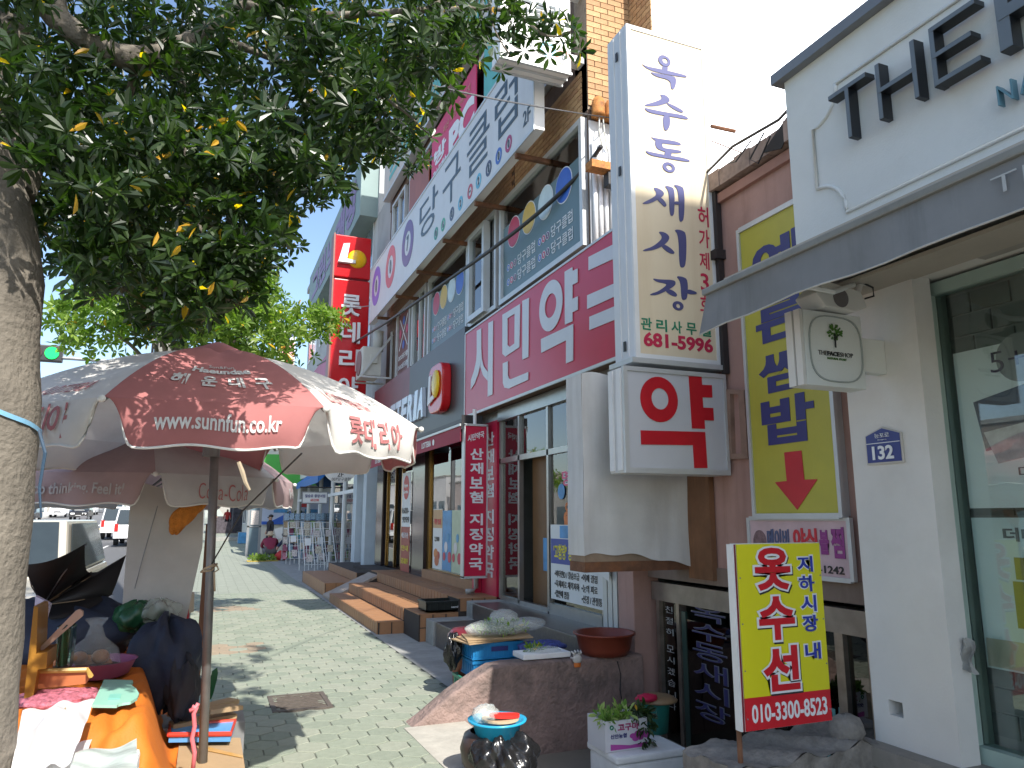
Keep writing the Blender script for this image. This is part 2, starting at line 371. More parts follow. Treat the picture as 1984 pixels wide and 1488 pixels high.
for (x0, x1, y, z0, z1) in ((2.31,2.67,10.52,0,.17), (2.67,3.22,9.72,0,.17), (2.67,3.22,9.72,.18,.35), (3.22,3.8,9.72,.36,.53)):
    x = x0
    while x < x1-.05: w = .18; tile(st, x+G, y, z0+.002, w-G, z1-z0-.004, 'y', random.choice((TILE,TILE2))); x += w
for (x0, x1, y0, y1, z) in ((2.3,2.67,10.51,14.8,.16), (2.66,3.22,9.71,14.8,.34), (3.21,3.8,9.71,15.5,.52)):
    ny = int((y1-y0)/.31); nx = max(1, round((x1-x0)/.31)); w = (x1-x0)/nx; h = (y1-y0)/ny
    for j in range(ny):
        for i in range(nx): tile(st, x0+i*w+G/2, y0+j*h+G/2, z, w-G, h-G, 'z', random.choice((TILE,TILE,TILE2)))
rp = thing('tiled_ramp', 'sloping grey tiled ramp between the two flights of terracotta steps', 'ramp', (2.9,15.2,0))
for k in range(6):
    a = k/6; b_ = (k+1)/6
    obj('paving_slab', MB().prism([(2.3+a*.95,14.85,.02+a*.42),(2.3+b_*.95-.01,14.85,.02+b_*.42),(2.3+b_*.95-.01,15.75,.02+b_*.42),(2.3+a*.95,15.75,.02+a*.42)], (0,0,.05)), mat('ramp_tile', (.33,.27,.22), .7, 0, .15, 9, bump=.3), rp)
obj('ramp_core', MB().prism([(2.32,14.86,0),(3.24,14.86,0),(3.24,14.86,.43)], (0,.88,0)), GROUT, rp)
s2 = thing('far_tiled_steps', 'small flight of terracotta tiled steps beyond the grey ramp', 'steps', (2.9,18,0))
obj('step_core', MB().box(2.36,3.0,15.85,19.8,0,.26).box(3.0,3.8,15.85,19.8,0,.46), GROUT, s2)
for k in range(9):
    w = .42; y = 15.86+k*w; tile(s2, 2.36, y, .01, w-.01, .25, 'x', TILE2); tile(s2, 2.35, y, .26, .64, w-.01, 'z', TILE); tile(s2, 3.0, y, .28, w-.01, .18, 'x', TILE2)
for k in range(3): tile(s2, 2.37+k*.21, 15.85, .01, .2, .25, 'y', TILE)

# pharmacy forecourt slabs (dark granite)
DG = mat('dark_granite', (.075,.06,.055), .35, 0, .3, 40, dirt=.4, dirtc=(.2,.17,.14)); 
ps = thing('pharmacy_steps', 'low dark granite platform in front of the pharmacy door', 'steps', (3.2,8,0))
obj('lower_slab', MB().bbox(2.78,3.5,6.3,9.3,0,.3,.01), DG, ps); obj('upper_slab', MB().bbox(3.3,4.9,6.3,9.4,.1,.5,.01), DG, ps)
obj('end_block', MB().bbox(2.76,3.45,9.34,9.7,0,.3,.012), CONC, ps); obj('plinth', MB().bbox(3.32,3.8,9.42,9.7,.1,.5,.01), CONC, ps)


# ================= BRICK BUILDING (pharmacy, burger shop, billiard club) =================
bld = thing('brick_building', 'tan brick commercial building with shop signs, big windows and rooftop above the steps', 'building', (5,12,0))
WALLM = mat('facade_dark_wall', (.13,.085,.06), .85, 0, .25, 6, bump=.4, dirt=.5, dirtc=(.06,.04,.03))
w = MB()
def plan(mb, x0, z0, z1): return mb.prism([(x0,7.0,z0),(4.7,7.0,z0),(9,13.4,z0),(9,17.6,z0),(x0,17.6,z0)], (0,0,z1-z0))
for (z0, z1) in ((6.3,7.2),(9.32,9.9),(11.2,12.2),(4.45,4.66)): plan(w, 3.84, z0, z1)     # storey bands w.box(3.84,4.1,13.62,13.8,4.66,6.3)
for (a, b) in ((7.0,7.12),(9.72,9.84),(11.15,11.3),(13.62,13.72),(14.9,15.05),(16.35,17.6)): w.box(3.86,4.1,a,b,4.66,6.3)
for (a, b) in ((7.0,7.6),(9.9,10.2),(12.6,13.0),(15.4,15.8),(17.1,17.6)): w.box(3.86,4.1,a,b,7.2,9.32).box(3.86,4.1,a,b,9.9,11.2)
w.prism([(4.45,7.02,0),(4.7,7.02,0),(9,13.4,0),(8.8,13.5,0)], (0,0,12))
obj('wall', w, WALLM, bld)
obj('room_floor', plan(plan(plan(MB(), 4.1, 4.5, 4.6), 4.1, 7.1, 7.18), 4.1, 9.7, 9.8).box(8.8,9,13.4,17.6,0,12), mat('interior_plaster', (.25,.24,.22)), bld)
ro = plan(MB(), 3.7, 12.2, 12.45); obj('roof', ro, CONC, bld)
# bricks: the sunlit return wall (faces -Y) and the shaded strip above the second-floor windows (faces -X)
def brickwall(parent, kind, plane, a0, a1, z0, z1, bl=.2, bh=.075, name='brick', cap=300):
    """running bond; each brick an object sharing a few meshes"""
    meshes = []
    for mm in BRICK:
        b = MB(); e = .012
        (b.box(0,bl-.01,-e,0,0,bh-.01) if kind == 'y' else b.box(-e,0,0,bl-.01,0,bh-.01)); meshes.append(b.mesh('brick', mm))
    n = 0; z = z0; r = 0
    while z < z1-bh*.5:
        a = a0 - (bl/2 if r % 2 else 0)
        while a < a1-.02:
            lo = max(a, a0); hi = min(a+bl-.01, a1)
            if hi-lo > .03 and n < cap:
                if hi-lo > bl-.02: me = random.choice(meshes)
                else:
                    b = MB(); e = .012; (b.box(0,hi-lo,-e,0,0,bh-.01) if kind == 'y' else b.box(-e,0,0,hi-lo,0,bh-.01)); me = b.mesh('brick', random.choice(BRICK))
                o = bpy.data.objects.new(name, me); COL.objects.link(o); o.parent = parent
                o.location = Vector((lo, plane-random.uniform(0,.002), z) if kind == 'y' else (plane-random.uniform(0,.002), lo, z)) - parent.location; n += 1
            a += bl
        z += bh; r += 1
obj('return_wall', MB().box(3.84,4.46,6.99,7.3,6.35,12), MORTAR, bld)
obj('stair_wall', MB().prism([(4.45,6.5,4.5),(4.452,6.5,4.5),(4.7,6.985,4.5),(4.45,6.985,4.5)], (0,0,7.5)), MORTAR, bld)
brickwall(bld, 'y', 6.988, 3.84, 4.45, 6.4, 9.3)
br2 = bld
brickwall(br2, 'x', 4.448, 6.5, 6.98, 6.6, 9.2, cap=90)
brickwall(br2, 'x', 3.838, 7.12, 9.2, 6.33, 6.9, cap=120)
obj('brick_field', (lambda q: ([q.box(3.826,3.838,9.25+i*.2+(.1 if r % 2 else 0),9.44+i*.2+(.1 if r % 2 else 0),6.33+r*.075,6.395+r*.075) for r in range(7) for i in range(40)], q)[1])(MB()), BRICK[2], bld, stuff=True)

# second-floor windows
def window(y0, y1, z0, z1, x=3.8, bars=(), dark=False, fr=.07, parent=None, gl=None):
    f = MB(); d = .09
    f.box(x-.02,x+d,y0,y0+fr,z0,z1).box(x-.02,x+d,y1-fr,y1,z0,z1).box(x-.02,x+d,y0+fr,y1-fr,z1-fr,z1).box(x-.02,x+d,y0+fr,y1-fr,z0,z0+fr)
    for b in bars: f.box(x-.01,x+d-.01,b-fr*.4,b+fr*.4,z0+fr,z1-fr)
    fo = obj('window', f, ALU, parent or bld)
    obj('pane', MB().box(x+.035,x+.041,y0+fr,y1-fr,z0+fr,z1-fr), gl or GLASS, fo)
    return fo
FILM = mat('teal_window_film', (.1,.17,.19), .4, 0, .08, 2, dirt=.25, dirtc=(.16,.2,.2))
def sticker_window(y0, y1, cy, fulltext=True, sc_=1.):
    """billiard-ball window print"""
    wd = window(y0, y1, 4.68, 6.28)
    obj('window_film', MB().box(3.826,3.832,y0+.07,y1-.07,4.75,5.85), FILM, wd)
    cols = ((.48,.02,.06),(.62,.4,.05),(.55,.66,.68),(.03,.12,.5)); n = 4; step = (y1-y0-.5)/4
    for k in range(4):
        cc = y1 - .42 - step*(k+.12); r = .232*sc_
        obj('ball_print', discx(MB(), 3.824, cc, 5.66, r), WPRINT, wd); obj('ball_print', discx(MB(), 3.820, cc, 5.66, r*.94), mat('ball_%d' % k, cols[k], .4), wd)
    cols2 = [mat('ring_%d' % k, c, .4) for k, c in enumerate(((.03,.12,.45),(.5,.03,.1),(.12,.03,.12)))]
    for (ya, zz) in ((y1-.28,4.9),(y1-.28,5.12),((y0+y1)/2-.05,4.9),((y0+y1)/2-.05,5.12)):
        s_ = (y1-y0)/2.8
        for k in range(3):
            mb = MB(); yy = ya - k*.13*s_; ringx(mb, 3.822, yy, zz+.06, .058*s_, .05*s_); obj('ball_print', mb, WPRINT, wd)
            obj('ball_print', ringx(MB(), 3.821, yy, zz+.06, .05*s_, .028*s_), cols2[k], wd); text(wd, '007'[k], WPRINT, 'x', 3.82, yy+.015, yy-.015, zz+.035, zz+.085)
        text(wd, '당구클럽', WPRINT, 'x', 3.822, ya-.37*s_, ya-1.0*s_, zz-.02, zz+.14, bold=.0)
    return wd
sticker_window(7.06, 9.72, 8.2)
sticker_window(11.2, 13.62, 12.3)
window(9.86, 11.14, 4.68, 6.28, bars=(10.35,)); window(10.2, 10.98, 4.72, 6.2, x=3.73, fr=.09)
window(13.8, 14.88, 4.68, 6.28, bars=(14.3,))
w3 = window(15.06, 16.3, 4.68, 6.28)
obj('window_film', MB().box(3.826,3.832,15.13,16.23,4.75,6.2), mat('brown_window_film', (.16,.05,.045), .4), w3)
q = MB(); q.obox((3.818,15.7,5.7),(.003,0,0),(0,.36,.36),(0,-.012,.012)); q.obox((3.814,15.7,5.7),(.003,0,0),(0,.36,-.36),(0,.012,.012)); obj('cue_print', q, WPRINT, w3)
for (yy, zz, c) in ((15.7,5.98,0),(15.4,5.72,1),(16.0,5.72,1),(15.7,5.42,0)): obj('ball_print', discx(MB(), 3.818, yy, zz, .1), mat('ring_%d' % c, (0,0,0)), w3)
for zz in (5.1, 4.88): text(w3, 'OOO당구클럽', WPRINT, 'x', 3.82, 16.15, 15.2, zz, zz+.13, bold=.02)
obj('curtain', MB().box(4.3,4.32,7.2,17.4,4.66,6.3), mat('dusty_blind', (.3,.31,.3), .9, 0, .2, 3), bld)

# third floor: windows, internet-cafe banner, fourth-floor fascia
for (a, b) in ((7.6,9.9),(10.2,12.6),(13.0,15.4),(15.8,17.1)): window(a, b, 7.25, 9.3, bars=((a+b)/2,)); window(a, b, 9.92, 11.18, bars=((a+b)/2,))
pcb = thing('internet_cafe_banner', 'crimson window banner with large white PC letters on the third floor', 'banner', (3.76,10.6,8))
PINK = mat('banner_crimson', (.6,.035,.12), .5, 0, .15, 1.5)
obj('banner', MB().box(3.74,3.76,10.72,13.4,7.3,9.28), PINK, pcb); obj('banner_panel', MB().box(3.74,3.76,13.6,15.2,7.3,9.1), mat('banner_rust', (.3,.08,.04), .5, 0, .2, 2), pcb)
text(pcb, 'PC', WPRINT, 'x', 3.736, 12.22, 10.78, 8.15, 8.78, bold=.06); text(pcb, '방', WPRINT, 'x', 3.736, 13.2, 12.4, 8.45, 8.8, bold=.04)
text(pcb, '고스트캐슬', WPRINT, 'x', 3.736, 13.25, 12.35, 8.15, 8.4, bold=.03); text(pcb, '최신 사양 오버워치', mat('banner_pink_print', (.6,.25,.2), .5), 'x', 3.736, 12.6, 11.0, 8.9, 9.05, bold=.01)
text(pcb, '당구 PC방', WPRINT, 'x', 3.736, 15.1, 13.7, 7.75, 8.15, bold=.03)
TEAL = mat('teal_panel', (.1,.4,.38), .5); obj('teal_panel', MB().box(3.74,3.76,9.55,10.32,7.3,9.28), TEAL, pcb)
PANEL4 = mat('fascia_beige', (.55,.5,.45), .6, 0, .06, 2, dirt=.3)
f4 = thing('upper_fascia_sign', 'long pale fascia sign with teal letters high under the leaves', 'sign', (3.6,12,9.6))
obj('sign_panel', MB().box(3.62,3.8,8.2,17.4,9.55,10.6), PANEL4, f4); text(f4, '스타노래연습장', TEAL, 'x', 3.616, 16.8, 9.0, 9.7, 10.4, bold=.05); obj('soffit_trim', MB().box(3.61,3.8,8.18,17.42,9.5,9.55), ALU, f4)

# ---- the long billiard club sign ----
s7 = thing('billiard_sign', 'long pale grey billiard club sign board on rusty brackets over the second-floor windows', 'sign', (3.4,12.4,6.9))
PANEL = mat('sign_panel_grey', (.6,.61,.62), .4, 0, .05, 2, dirt=.2, dirtc=(.42,.4,.36), streak=True)
obj('sign_panel', MB().box(3.35,3.36,7.47,17.35,6.27,7.58), PANEL, s7)
obj('sign_body', MB().box(3.36,3.49,7.45,17.37,6.24,7.61), ACRYL, s7)
obj('bottom_trim', MB().box(3.34,3.355,7.44,17.38,6.22,6.27).box(3.34,3.355,7.44,17.38,7.58,7.62).box(3.34,3.355,7.44,7.48,6.27,7.58), ALU, s7)
for yy in (8.03,9.6,11.2,12.9,14.6,16.4): obj('bracket', MB().box(3.36,3.86,yy,yy+.06,6.15,6.21), RUST, s7)
DKG = mat('dark_green_print', (.03,.055,.07), .4)
for (yy, c, d) in ((16.62,(.2,.09,.5),'0'),(15.15,(.62,.07,.08),'0'),(13.65,(.13,.06,.2),'7')):
    mc = mat('ball_ring_%s%d' % (d, int(yy)), c, .4); obj('ball_ring', ringx(MB(), 3.348, yy, 7.0, .47, .25), mc, s7)
    text(s7, d, DKG, 'x', 3.347, yy+.08, yy-.08, 6.84, 7.16, bold=.03)
for (c, a, b, z0, z1) in (('당',12.75,11.55,6.68,7.42),('구',11.25,10.3,6.68,7.42),('클',9.98,9.0,6.68,7.42),('럽',8.78,7.96,6.68,7.45)): text(s7, c, DKG, 'x', 3.347, a, b, z0, z1, bold=-.0, name='letter')
text(s7, '2F', DKG, 'x', 3.347, 7.78, 7.55, 6.42, 6.62, bold=.01)
cc = ((.03,.25,.17),(.05,.35,.2),(.05,.07,.12),(.1,.4,.55),(.5,.04,.06),(.1,.4,.55),(.04,.05,.1),(.03,.12,.45),(.4,.02,.12))
for k, (d, yy) in enumerate(zip('0682-2800', (11.62,11.2,10.72,10.28,9.82,9.44,9.02,8.63,8.27))):
    mc = mat('digit_ring_%d' % k, cc[k], .4); obj('ball_ring', ringx(MB(), 3.348, yy, 6.45, .115, .07), mc, s7)
    text(s7, d, DKG, 'x', 3.347, yy+.03, yy-.03, 6.39 if d != '-' else 6.44, 6.51 if d != '-' else 6.46, bold=.03)

# ---- small projecting light box, top ----
pj = thing('projecting_light_box', 'sunlit white projecting light box with small coloured rings above the billiard sign', 'sign', (3.2,7.1,7.5))
obj('sign_body', MB().box(2.73,3.63,7.0,7.26,6.76,8.3), ACRYL, pj); obj('bottom_trim', MB().box(2.72,3.64,6.985,7.02,6.74,6.77).box(2.72,3.64,7.11,7.14,6.74,6.765).box(2.72,3.64,7.24,7.27,6.74,6.77), ALU, pj)
obj('bracket', MB().box(3.63,3.84,7.05,7.2,6.98,7.06).box(3.63,3.84,7.05,7.2,7.9,7.98), WHITE, pj)
for (x, z, c) in ((3.11,7.02,(.5,.5,.5)),(3.33,7.0,(.3,.65,.75)),(3.53,6.95,(.8,.4,.35)),(2.9,7.05,(.35,.6,.4))): obj('ball_ring', ringy(MB(), x, 6.998, z, .1, .06), mat('pale_ring_%d' % int(x*100), c, .4), pj); text(pj, '0', DKG, 'y', 6.997, x-.02, x+.02, z-.04, z+.04)
text(pj, '당구클럽', DKG, 'y', 6.997, 2.8, 3.5, 7.3, 7.6)

# ---- pharmacy fascia ----
ph = thing('pharmacy_sign', 'crimson pharmacy fascia sign with large silver Hangul letters', 'sign', (3.65,8.3,3.8))
CRIM = mat('crimson_panel', (.5,.014,.055), .32, 0, .06, 3); SILV = mat('silver_print', (.56,.57,.59), .35, .0, .04)
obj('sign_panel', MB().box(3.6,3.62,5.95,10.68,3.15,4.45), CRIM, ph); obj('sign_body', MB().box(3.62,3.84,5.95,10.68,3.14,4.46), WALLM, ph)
obj('frame_trim', MB().box(3.59,3.612,5.94,10.69,3.115,3.15).box(3.59,3.612,5.94,10.69,4.45,4.475).box(3.59,3.612,10.68,10.71,3.15,4.45), ALU, ph)
def glyph(polys, rings=(), name='letter', parent=ph, m=SILV, ext=(-.008,0,0)):
    mb = MB()
    for p in polys: mb.prism([Vector(a) + Vector(ext)*.03*random.random() for a in p], ext)
    for (o, i) in rings: mb.ring(o, i, ext)
    return obj(name, mb, m, parent)
glyph([[(3.597, 10.143, 4.381), (3.597, 9.951, 4.373), (3.597, 9.942, 3.956), (3.597, 9.984, 3.82), (3.597, 10.072, 3.697), (3.597, 10.223, 3.581), (3.597, 10.396, 3.519), (3.597, 10.384, 3.668), (3.597, 10.245, 3.79), (3.597, 10.155, 3.92), (3.597, 10.134, 4.035)], [(3.596, 9.943, 4.061), (3.596, 9.909, 3.897), (3.596, 9.833, 3.773), (3.596, 9.658, 3.655), (3.596, 9.655, 3.528), (3.596, 9.845, 3.638), (3.596, 9.967, 3.79)], [(3.597, 9.642, 4.378), (3.597, 9.452, 4.366), (3.597, 9.465, 3.297), (3.597, 9.653, 3.299)]])
glyph([[(3.597, 8.389, 4.359), (3.597, 8.177, 4.341), (3.597, 8.206, 3.58), (3.597, 8.394, 3.582)], [(3.596, 9.071, 3.667), (3.596, 8.888, 3.66), (3.596, 8.888, 3.466), (3.597, 8.851, 3.417), (3.596, 8.772, 3.396), (3.596, 8.207, 3.387), (3.596, 8.214, 3.289), (3.596, 8.851, 3.283), (3.596, 9.006, 3.321), (3.596, 9.063, 3.39)]],
      [([(3.597, 9.089, 4.356), (3.597, 8.464, 4.34), (3.597, 8.495, 3.768), (3.597, 8.977, 3.742), (3.597, 9.086, 3.803)], [(3.597, 8.904, 4.259), (3.597, 8.646, 4.257), (3.597, 8.659, 3.855), (3.597, 8.822, 3.841), (3.597, 8.903, 3.885)])])
glyph([[(3.597, 7.161, 4.361), (3.597, 6.965, 4.353), (3.597, 6.986, 3.734), (3.597, 7.17, 3.74)], [(3.596, 6.966, 4.307), (3.596, 6.841, 4.297), (3.596, 6.846, 4.141), (3.596, 6.971, 4.147)], [(3.596, 6.976, 3.988), (3.596, 6.848, 3.981), (3.596, 6.853, 3.83), (3.596, 6.981, 3.834)],
       [(3.597, 7.823, 3.722), (3.597, 6.97, 3.699), (3.597, 6.988, 3.292), (3.597, 7.157, 3.29), (3.597, 7.149, 3.555), (3.597, 7.816, 3.549)]],
      [(ell((3.597,7.545,4.065),.32,.305,n=36), ell((3.597,7.545,4.065),.16,.145,n=36))])
glyph([[(3.597, 6.587, 4.343), (3.597, 5.974, 4.291), (3.597, 5.982, 4.14), (3.597, 6.593, 4.195)], [(3.597, 6.634, 3.93), (3.597, 5.707, 3.865), (3.597, 5.714, 3.739), (3.597, 6.64, 3.78)], [(3.597, 6.594, 3.683), (3.597, 5.719, 3.638), (3.597, 5.727, 3.505), (3.597, 6.6, 3.541)]])


# ================= PHARMACY FRONT =================
pf = thing('pharmacy', 'steel framed glass pharmacy front with an open brown wooden door', 'shop', (3.8,8,.5))
STEEL = mat('brushed_steel', (.36,.36,.35), .3, .8, .08, 10)
fr = MB()
for y in (9.62,8.95,8.05,6.74): fr.box(3.78,3.84,y,y+.055,.52,2.95)
fr.box(3.84,3.9,9.7,10.7,2.9,3.2).box(3.78,3.84,6.4,9.68,2.35,2.42).box(3.76,3.86,6.0,9.7,2.95,3.12).box(3.78,3.84,8.1,9.62,.5,.56).box(3.78,3.84,6.78,8.06,.5,.62)
obj('door_frame', fr, STEEL, pf)
obj('pane', MB().box(3.815,3.82,6.78,8.05,.62,2.35), GLASSD, pf); obj('pane', MB().box(3.815,3.82,9.0,9.62,.56,2.35), GLASSD, pf); obj('pane', MB().box(3.815,3.82,6.4,9.62,2.42,2.95), GLASSD, pf)
WOOD = mat('brown_wood_door', (.17,.085,.035), .5, 0, .15, 4, bump=.15); obj('inner_door', MB().box(3.95,3.99,8.0,8.9,.5,2.5), WOOD, pf)
obj('white_pilaster', MB().box(3.74,3.9,6.42,6.5,.5,2.95).box(3.74,3.9,6.52,6.6,.5,2.95).box(3.74,3.9,6.62,6.7,.5,2.95), ALU, pf)
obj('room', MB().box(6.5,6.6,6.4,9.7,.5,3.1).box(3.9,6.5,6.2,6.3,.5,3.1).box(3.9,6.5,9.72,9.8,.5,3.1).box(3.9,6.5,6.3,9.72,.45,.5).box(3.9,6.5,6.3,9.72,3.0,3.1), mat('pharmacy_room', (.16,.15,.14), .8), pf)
obj('counter', MB().box(5.2,5.5,6.6,9.4,.5,1.5), mat('counter_wood', (.2,.13,.08)), pf)
def flat(name, label, cat, kind, plane, a0, a1, z0, z1, m, th=.004, loc=None):
    """a flat printed sheet as a thing of its own, with its border"""
    t = thing(name, label, cat, (plane, (a0+a1)/2, z0) if kind == 'x' else ((a0+a1)/2, plane, z0))
    obj('sheet', MB().box(plane, plane+th, min(a0,a1), max(a0,a1), z0, z1) if kind == 'x' else MB().box(min(a0,a1), max(a0,a1), plane, plane+th, z0, z1), m, t); return t
PAPER = mat('white_paper', (.7,.71,.7), .6, 0, .03); BLUEP = mat('poster_blue', (.03,.06,.3), .45, 0, .06, 4); YELP = mat('yellow_paint', (.68,.6,.03), .45, 0, .07, 3); SKYP = mat('poster_sky', (.06,.25,.5), .45, 0, .35, 5)
vp = flat('vitamin_poster', 'blue and white pharmacy poster with a bulleted list low on the shop window', 'poster', 'x', 3.765, 7.97, 6.72, .68, 1.52, PAPER)
obj('header_print', MB().box(3.763,3.765,6.73,7.96,1.08,1.36), BLUEP, vp); obj('header_print', MB().box(3.763,3.765,6.73,7.72,1.37,1.51), SKYP, vp)
text(vp, "'고함량' 종합영양제 메가", YELP, 'x', 3.762, 7.88, 6.78, 1.13, 1.3, bold=.025)
for k, (a, b) in enumerate((('•비타민D / 칼슘보급','•어깨 결림'),('•육체피로 체력저하','•눈의 피로'),('•입안에 염증','•신경 / 관절통'))):
    zz = .97-k*.11; text(vp, a, BLACK, 'x', 3.762, 7.86, 7.25 if k < 2 else 7.5, zz-.04, zz+.04, bold=.01); text(vp, b, BLACK, 'x', 3.762, 7.2, 6.85 if k < 2 else 6.76, zz-.04, zz+.04, bold=.01)
bn = flat('herb_poster', 'narrow pale yellow poster with hand-brushed Korean words on the brown door', 'poster', 'x', 3.94, 8.36, 8.05, 1.35, 2.02, mat('pale_yellow_paper', (.5,.48,.2), .6))
column(bn, '살빠지는', NAVY, 'x', 3.938, 8.32, 8.22, 1.55, 1.98, bold=.01); column(bn, '허브차', mat('magenta_print', (.45,.03,.2), .5), 'x', 3.938, 8.17, 8.07, 1.42, 1.8, bold=.01)
b2 = flat('door_poster', 'blue cloudy poster low on the brown door', 'poster', 'x', 3.935, 8.55, 8.02, .95, 1.35, SKYP); obj('white_print', MB().box(3.933,3.935,8.1,8.4,1.1,1.28), mat('cloud_print', (.4,.5,.55), .5, 0, .4, 9), b2)
b3 = flat('notice_sheet', 'small white notice sheet high on the brown door', 'notice', 'x', 3.935, 8.4, 8.05, 2.08, 2.3, PAPER); obj('logo', ringx(MB(), 3.933, 8.24, 2.22, .035, .025), RED, b3)
ORP = mat('orange_vinyl', (.62,.17,.03), .5); PKP = mat('pink_vinyl', (.62,.1,.2), .5)
st_ = thing('window_stickers', 'orange, pink and blue vinyl figures stuck on the pharmacy glass above the poster', 'stickers', (3.8,7.3,1.5))
for (y, z, r, mm) in ((7.0,1.95,.2,ORP),(7.62,1.6,.07,ORP),(7.6,1.72,.05,ORP)): obj('sticker', ringx(MB(), 3.808, y, z, r*1.08, r*.0+.001), BLACK, st_); obj('sticker', ringx(MB(), 3.805, y, z, r, r*.4), mm, st_)
obj('sticker', MB().box(3.803,3.808,6.8,7.35,1.55,1.72), PAPER, st_); obj('sticker', discx(MB(), 3.806, 7.75, 1.9, .09), SKYP, st_); obj('sticker', MB().box(3.803,3.808,7.52,7.68,1.5,1.62), ORP, st_)
for (c, y, z) in (('명',7.62,2.05),('일',7.36,2.22),('채',7.1,2.4)): text(st_, c, PAPER, 'x', 3.807, y+.1, y-.1, z-.09, z+.09, bold=.07); text(st_, c, PKP, 'x', 3.803, y+.1, y-.1, z-.09, z+.09, bold=.02)
fl = thing('taped_leaflet', 'small white and red leaflet taped on the white pilaster', 'leaflet', (3.6,6.6,1.2)); obj('sheet', MB().prism([(3.70,6.86,1.27),(3.70,6.47,1.2),(3.70,6.5,.98),(3.70,6.84,1.1)], (-.003,0,0)), PAPER, fl); text(fl, '김장 배추', RED, 'x', 3.695, 6.7, 6.52, 1.14, 1.19, tilt=-.02)

# the two red vertical pharmacy signs
bl = thing('red_blade_sign', 'red vertical blade sign with white Hangul standing out from the pharmacy corner', 'sign', (3.5,9.9,.8))
obj('sign_body', MB().bbox(3.34,3.67,9.9,10.0,.8,2.9,.008), CRIM, bl); obj('frame_trim', MB().box(3.33,3.345,9.89,10.01,.78,2.92).box(3.67,3.69,9.89,10.01,.78,2.92).box(3.33,3.69,9.89,10.01,2.9,2.93).box(3.33,3.69,9.89,10.01,.77,.8), ALU, bl)
column(bl, '산재보험 지정약국', WPRINT, 'y', 9.897, 3.42, 3.62, .86, 2.6, bold=.028, gap=.2); text(bl, '시민약국', WPRINT, 'y', 9.897, 3.38, 3.63, 2.66, 2.76, bold=.03, tilt=.08)
obj('bracket', MB().tube([(3.5,9.95,2.93),(3.5,9.95,3.15)], .03), WHITE, bl)
rp_ = thing('red_pillar_sign', 'red wall panel with white vertical Hangul beside the pharmacy door', 'sign', (3.8,10,.5))
obj('sign_panel', MB().box(3.76,3.84,9.72,10.32,.48,2.98), CRIM, rp_); obj('side_panel', MB().box(3.66,3.76,10.33,10.45,.48,3.0), CRIM, rp_)
column(rp_, '산재보험 지정약국', WPRINT, 'x', 3.757, 10.2, 9.82, .75, 2.85, bold=.028, gap=.2)
dp = thing('drain_pipe', 'short grey drain pipe elbow under the red blade sign', 'pipe', (3.6,10.1,.6)); obj('pipe', MB().tube([(3.6,10.1,1.0),(3.6,10.1,.62),(3.56,10.1,.58),(3.45,10.1,.58)], .035, 10), mat('pvc_grey', (.4,.4,.38), .5), dp, smooth=True)

# ================= BURGER SHOP =================
lf = thing('burger_shop_fascia', 'dark grey and maroon burger shop fascia with silver letters and a round red emblem', 'sign', (3.6,13,3.7))
FASC = mat('fascia_charcoal', (.045,.05,.05), .4, 0, .1, 2); MARO = mat('fascia_maroon', (.16,.02,.03), .4, 0, .15, 2)
obj('sign_panel', MB().box(3.6,3.84,10.74,14.2,3.12,4.6), FASC, lf); obj('sign_panel', MB().box(3.6,3.84,14.2,17.6,3.12,4.62), MARO, lf); obj('bottom_trim', MB().box(3.57,3.86,10.73,17.62,3.06,3.12), BLACK, lf)
SL = mat('letter_silver_blue', (.6,.68,.75), .25, .2, .04)
yy = 16.6
for ch in 'LOTTERIA':
    w_ = .26 if ch == 'I' else .5; mb = MB(); put(mb, ch, 'x', 3.54, yy, yy-w_*.86, 3.42, 3.98, bold=.05, ext=.0, shear=.0)
    V, F, _a = glyphs(ch, .05, .01); mb = MB(); mb.add([(3.6-.07*w, yy-w_*.86*u+(-.1*v), 3.42+.56*v) for (u, v, w) in V], F); obj('letter', mb, SL, lf); yy -= w_
REDG = mat('emblem_red', (.55,.015,.02), .15, 0, .03); YELG = mat('emblem_yellow', (.75,.5,.02), .2)
def rrect(c, hw, hh, U, Wd, n=8, p=4.):
    out = []
    for k in range(n*4):
        t = 2*math.pi*k/(n*4); cu_ = math.cos(t); su = math.sin(t)
        out.append(Vector(c) + Vector(U)*hw*math.copysign(abs(cu_)**(2/p), cu_) + Vector(Wd)*hh*math.copysign(abs(su)**(2/p), su))
    return out
eb = MB().prism(rrect((3.6,11.82,3.76),.43,.42,(0,-1,0),(0,0,1)), (-.16,0,0)); e_ = obj('emblem', eb, REDG, lf); bevel(e_, .03, 3)
obj('emblem_ball', MB().sph((3.42,11.72,3.82),(.05,.2,.24),20,12), YELG, e_, smooth=True)
obj('emblem_stroke', MB().prism([(3.425,12.1,4.0),(3.425,12.0,4.02),(3.425,12.02,3.62),(3.425,11.78,3.66),(3.425,11.78,3.58),(3.425,12.16,3.5)], (-.02,0,0)), WPRINT, e_)
AWN = mat('awning_crimson', (.36,.012,.045), .6, 0, .07, 4, trans=.15)
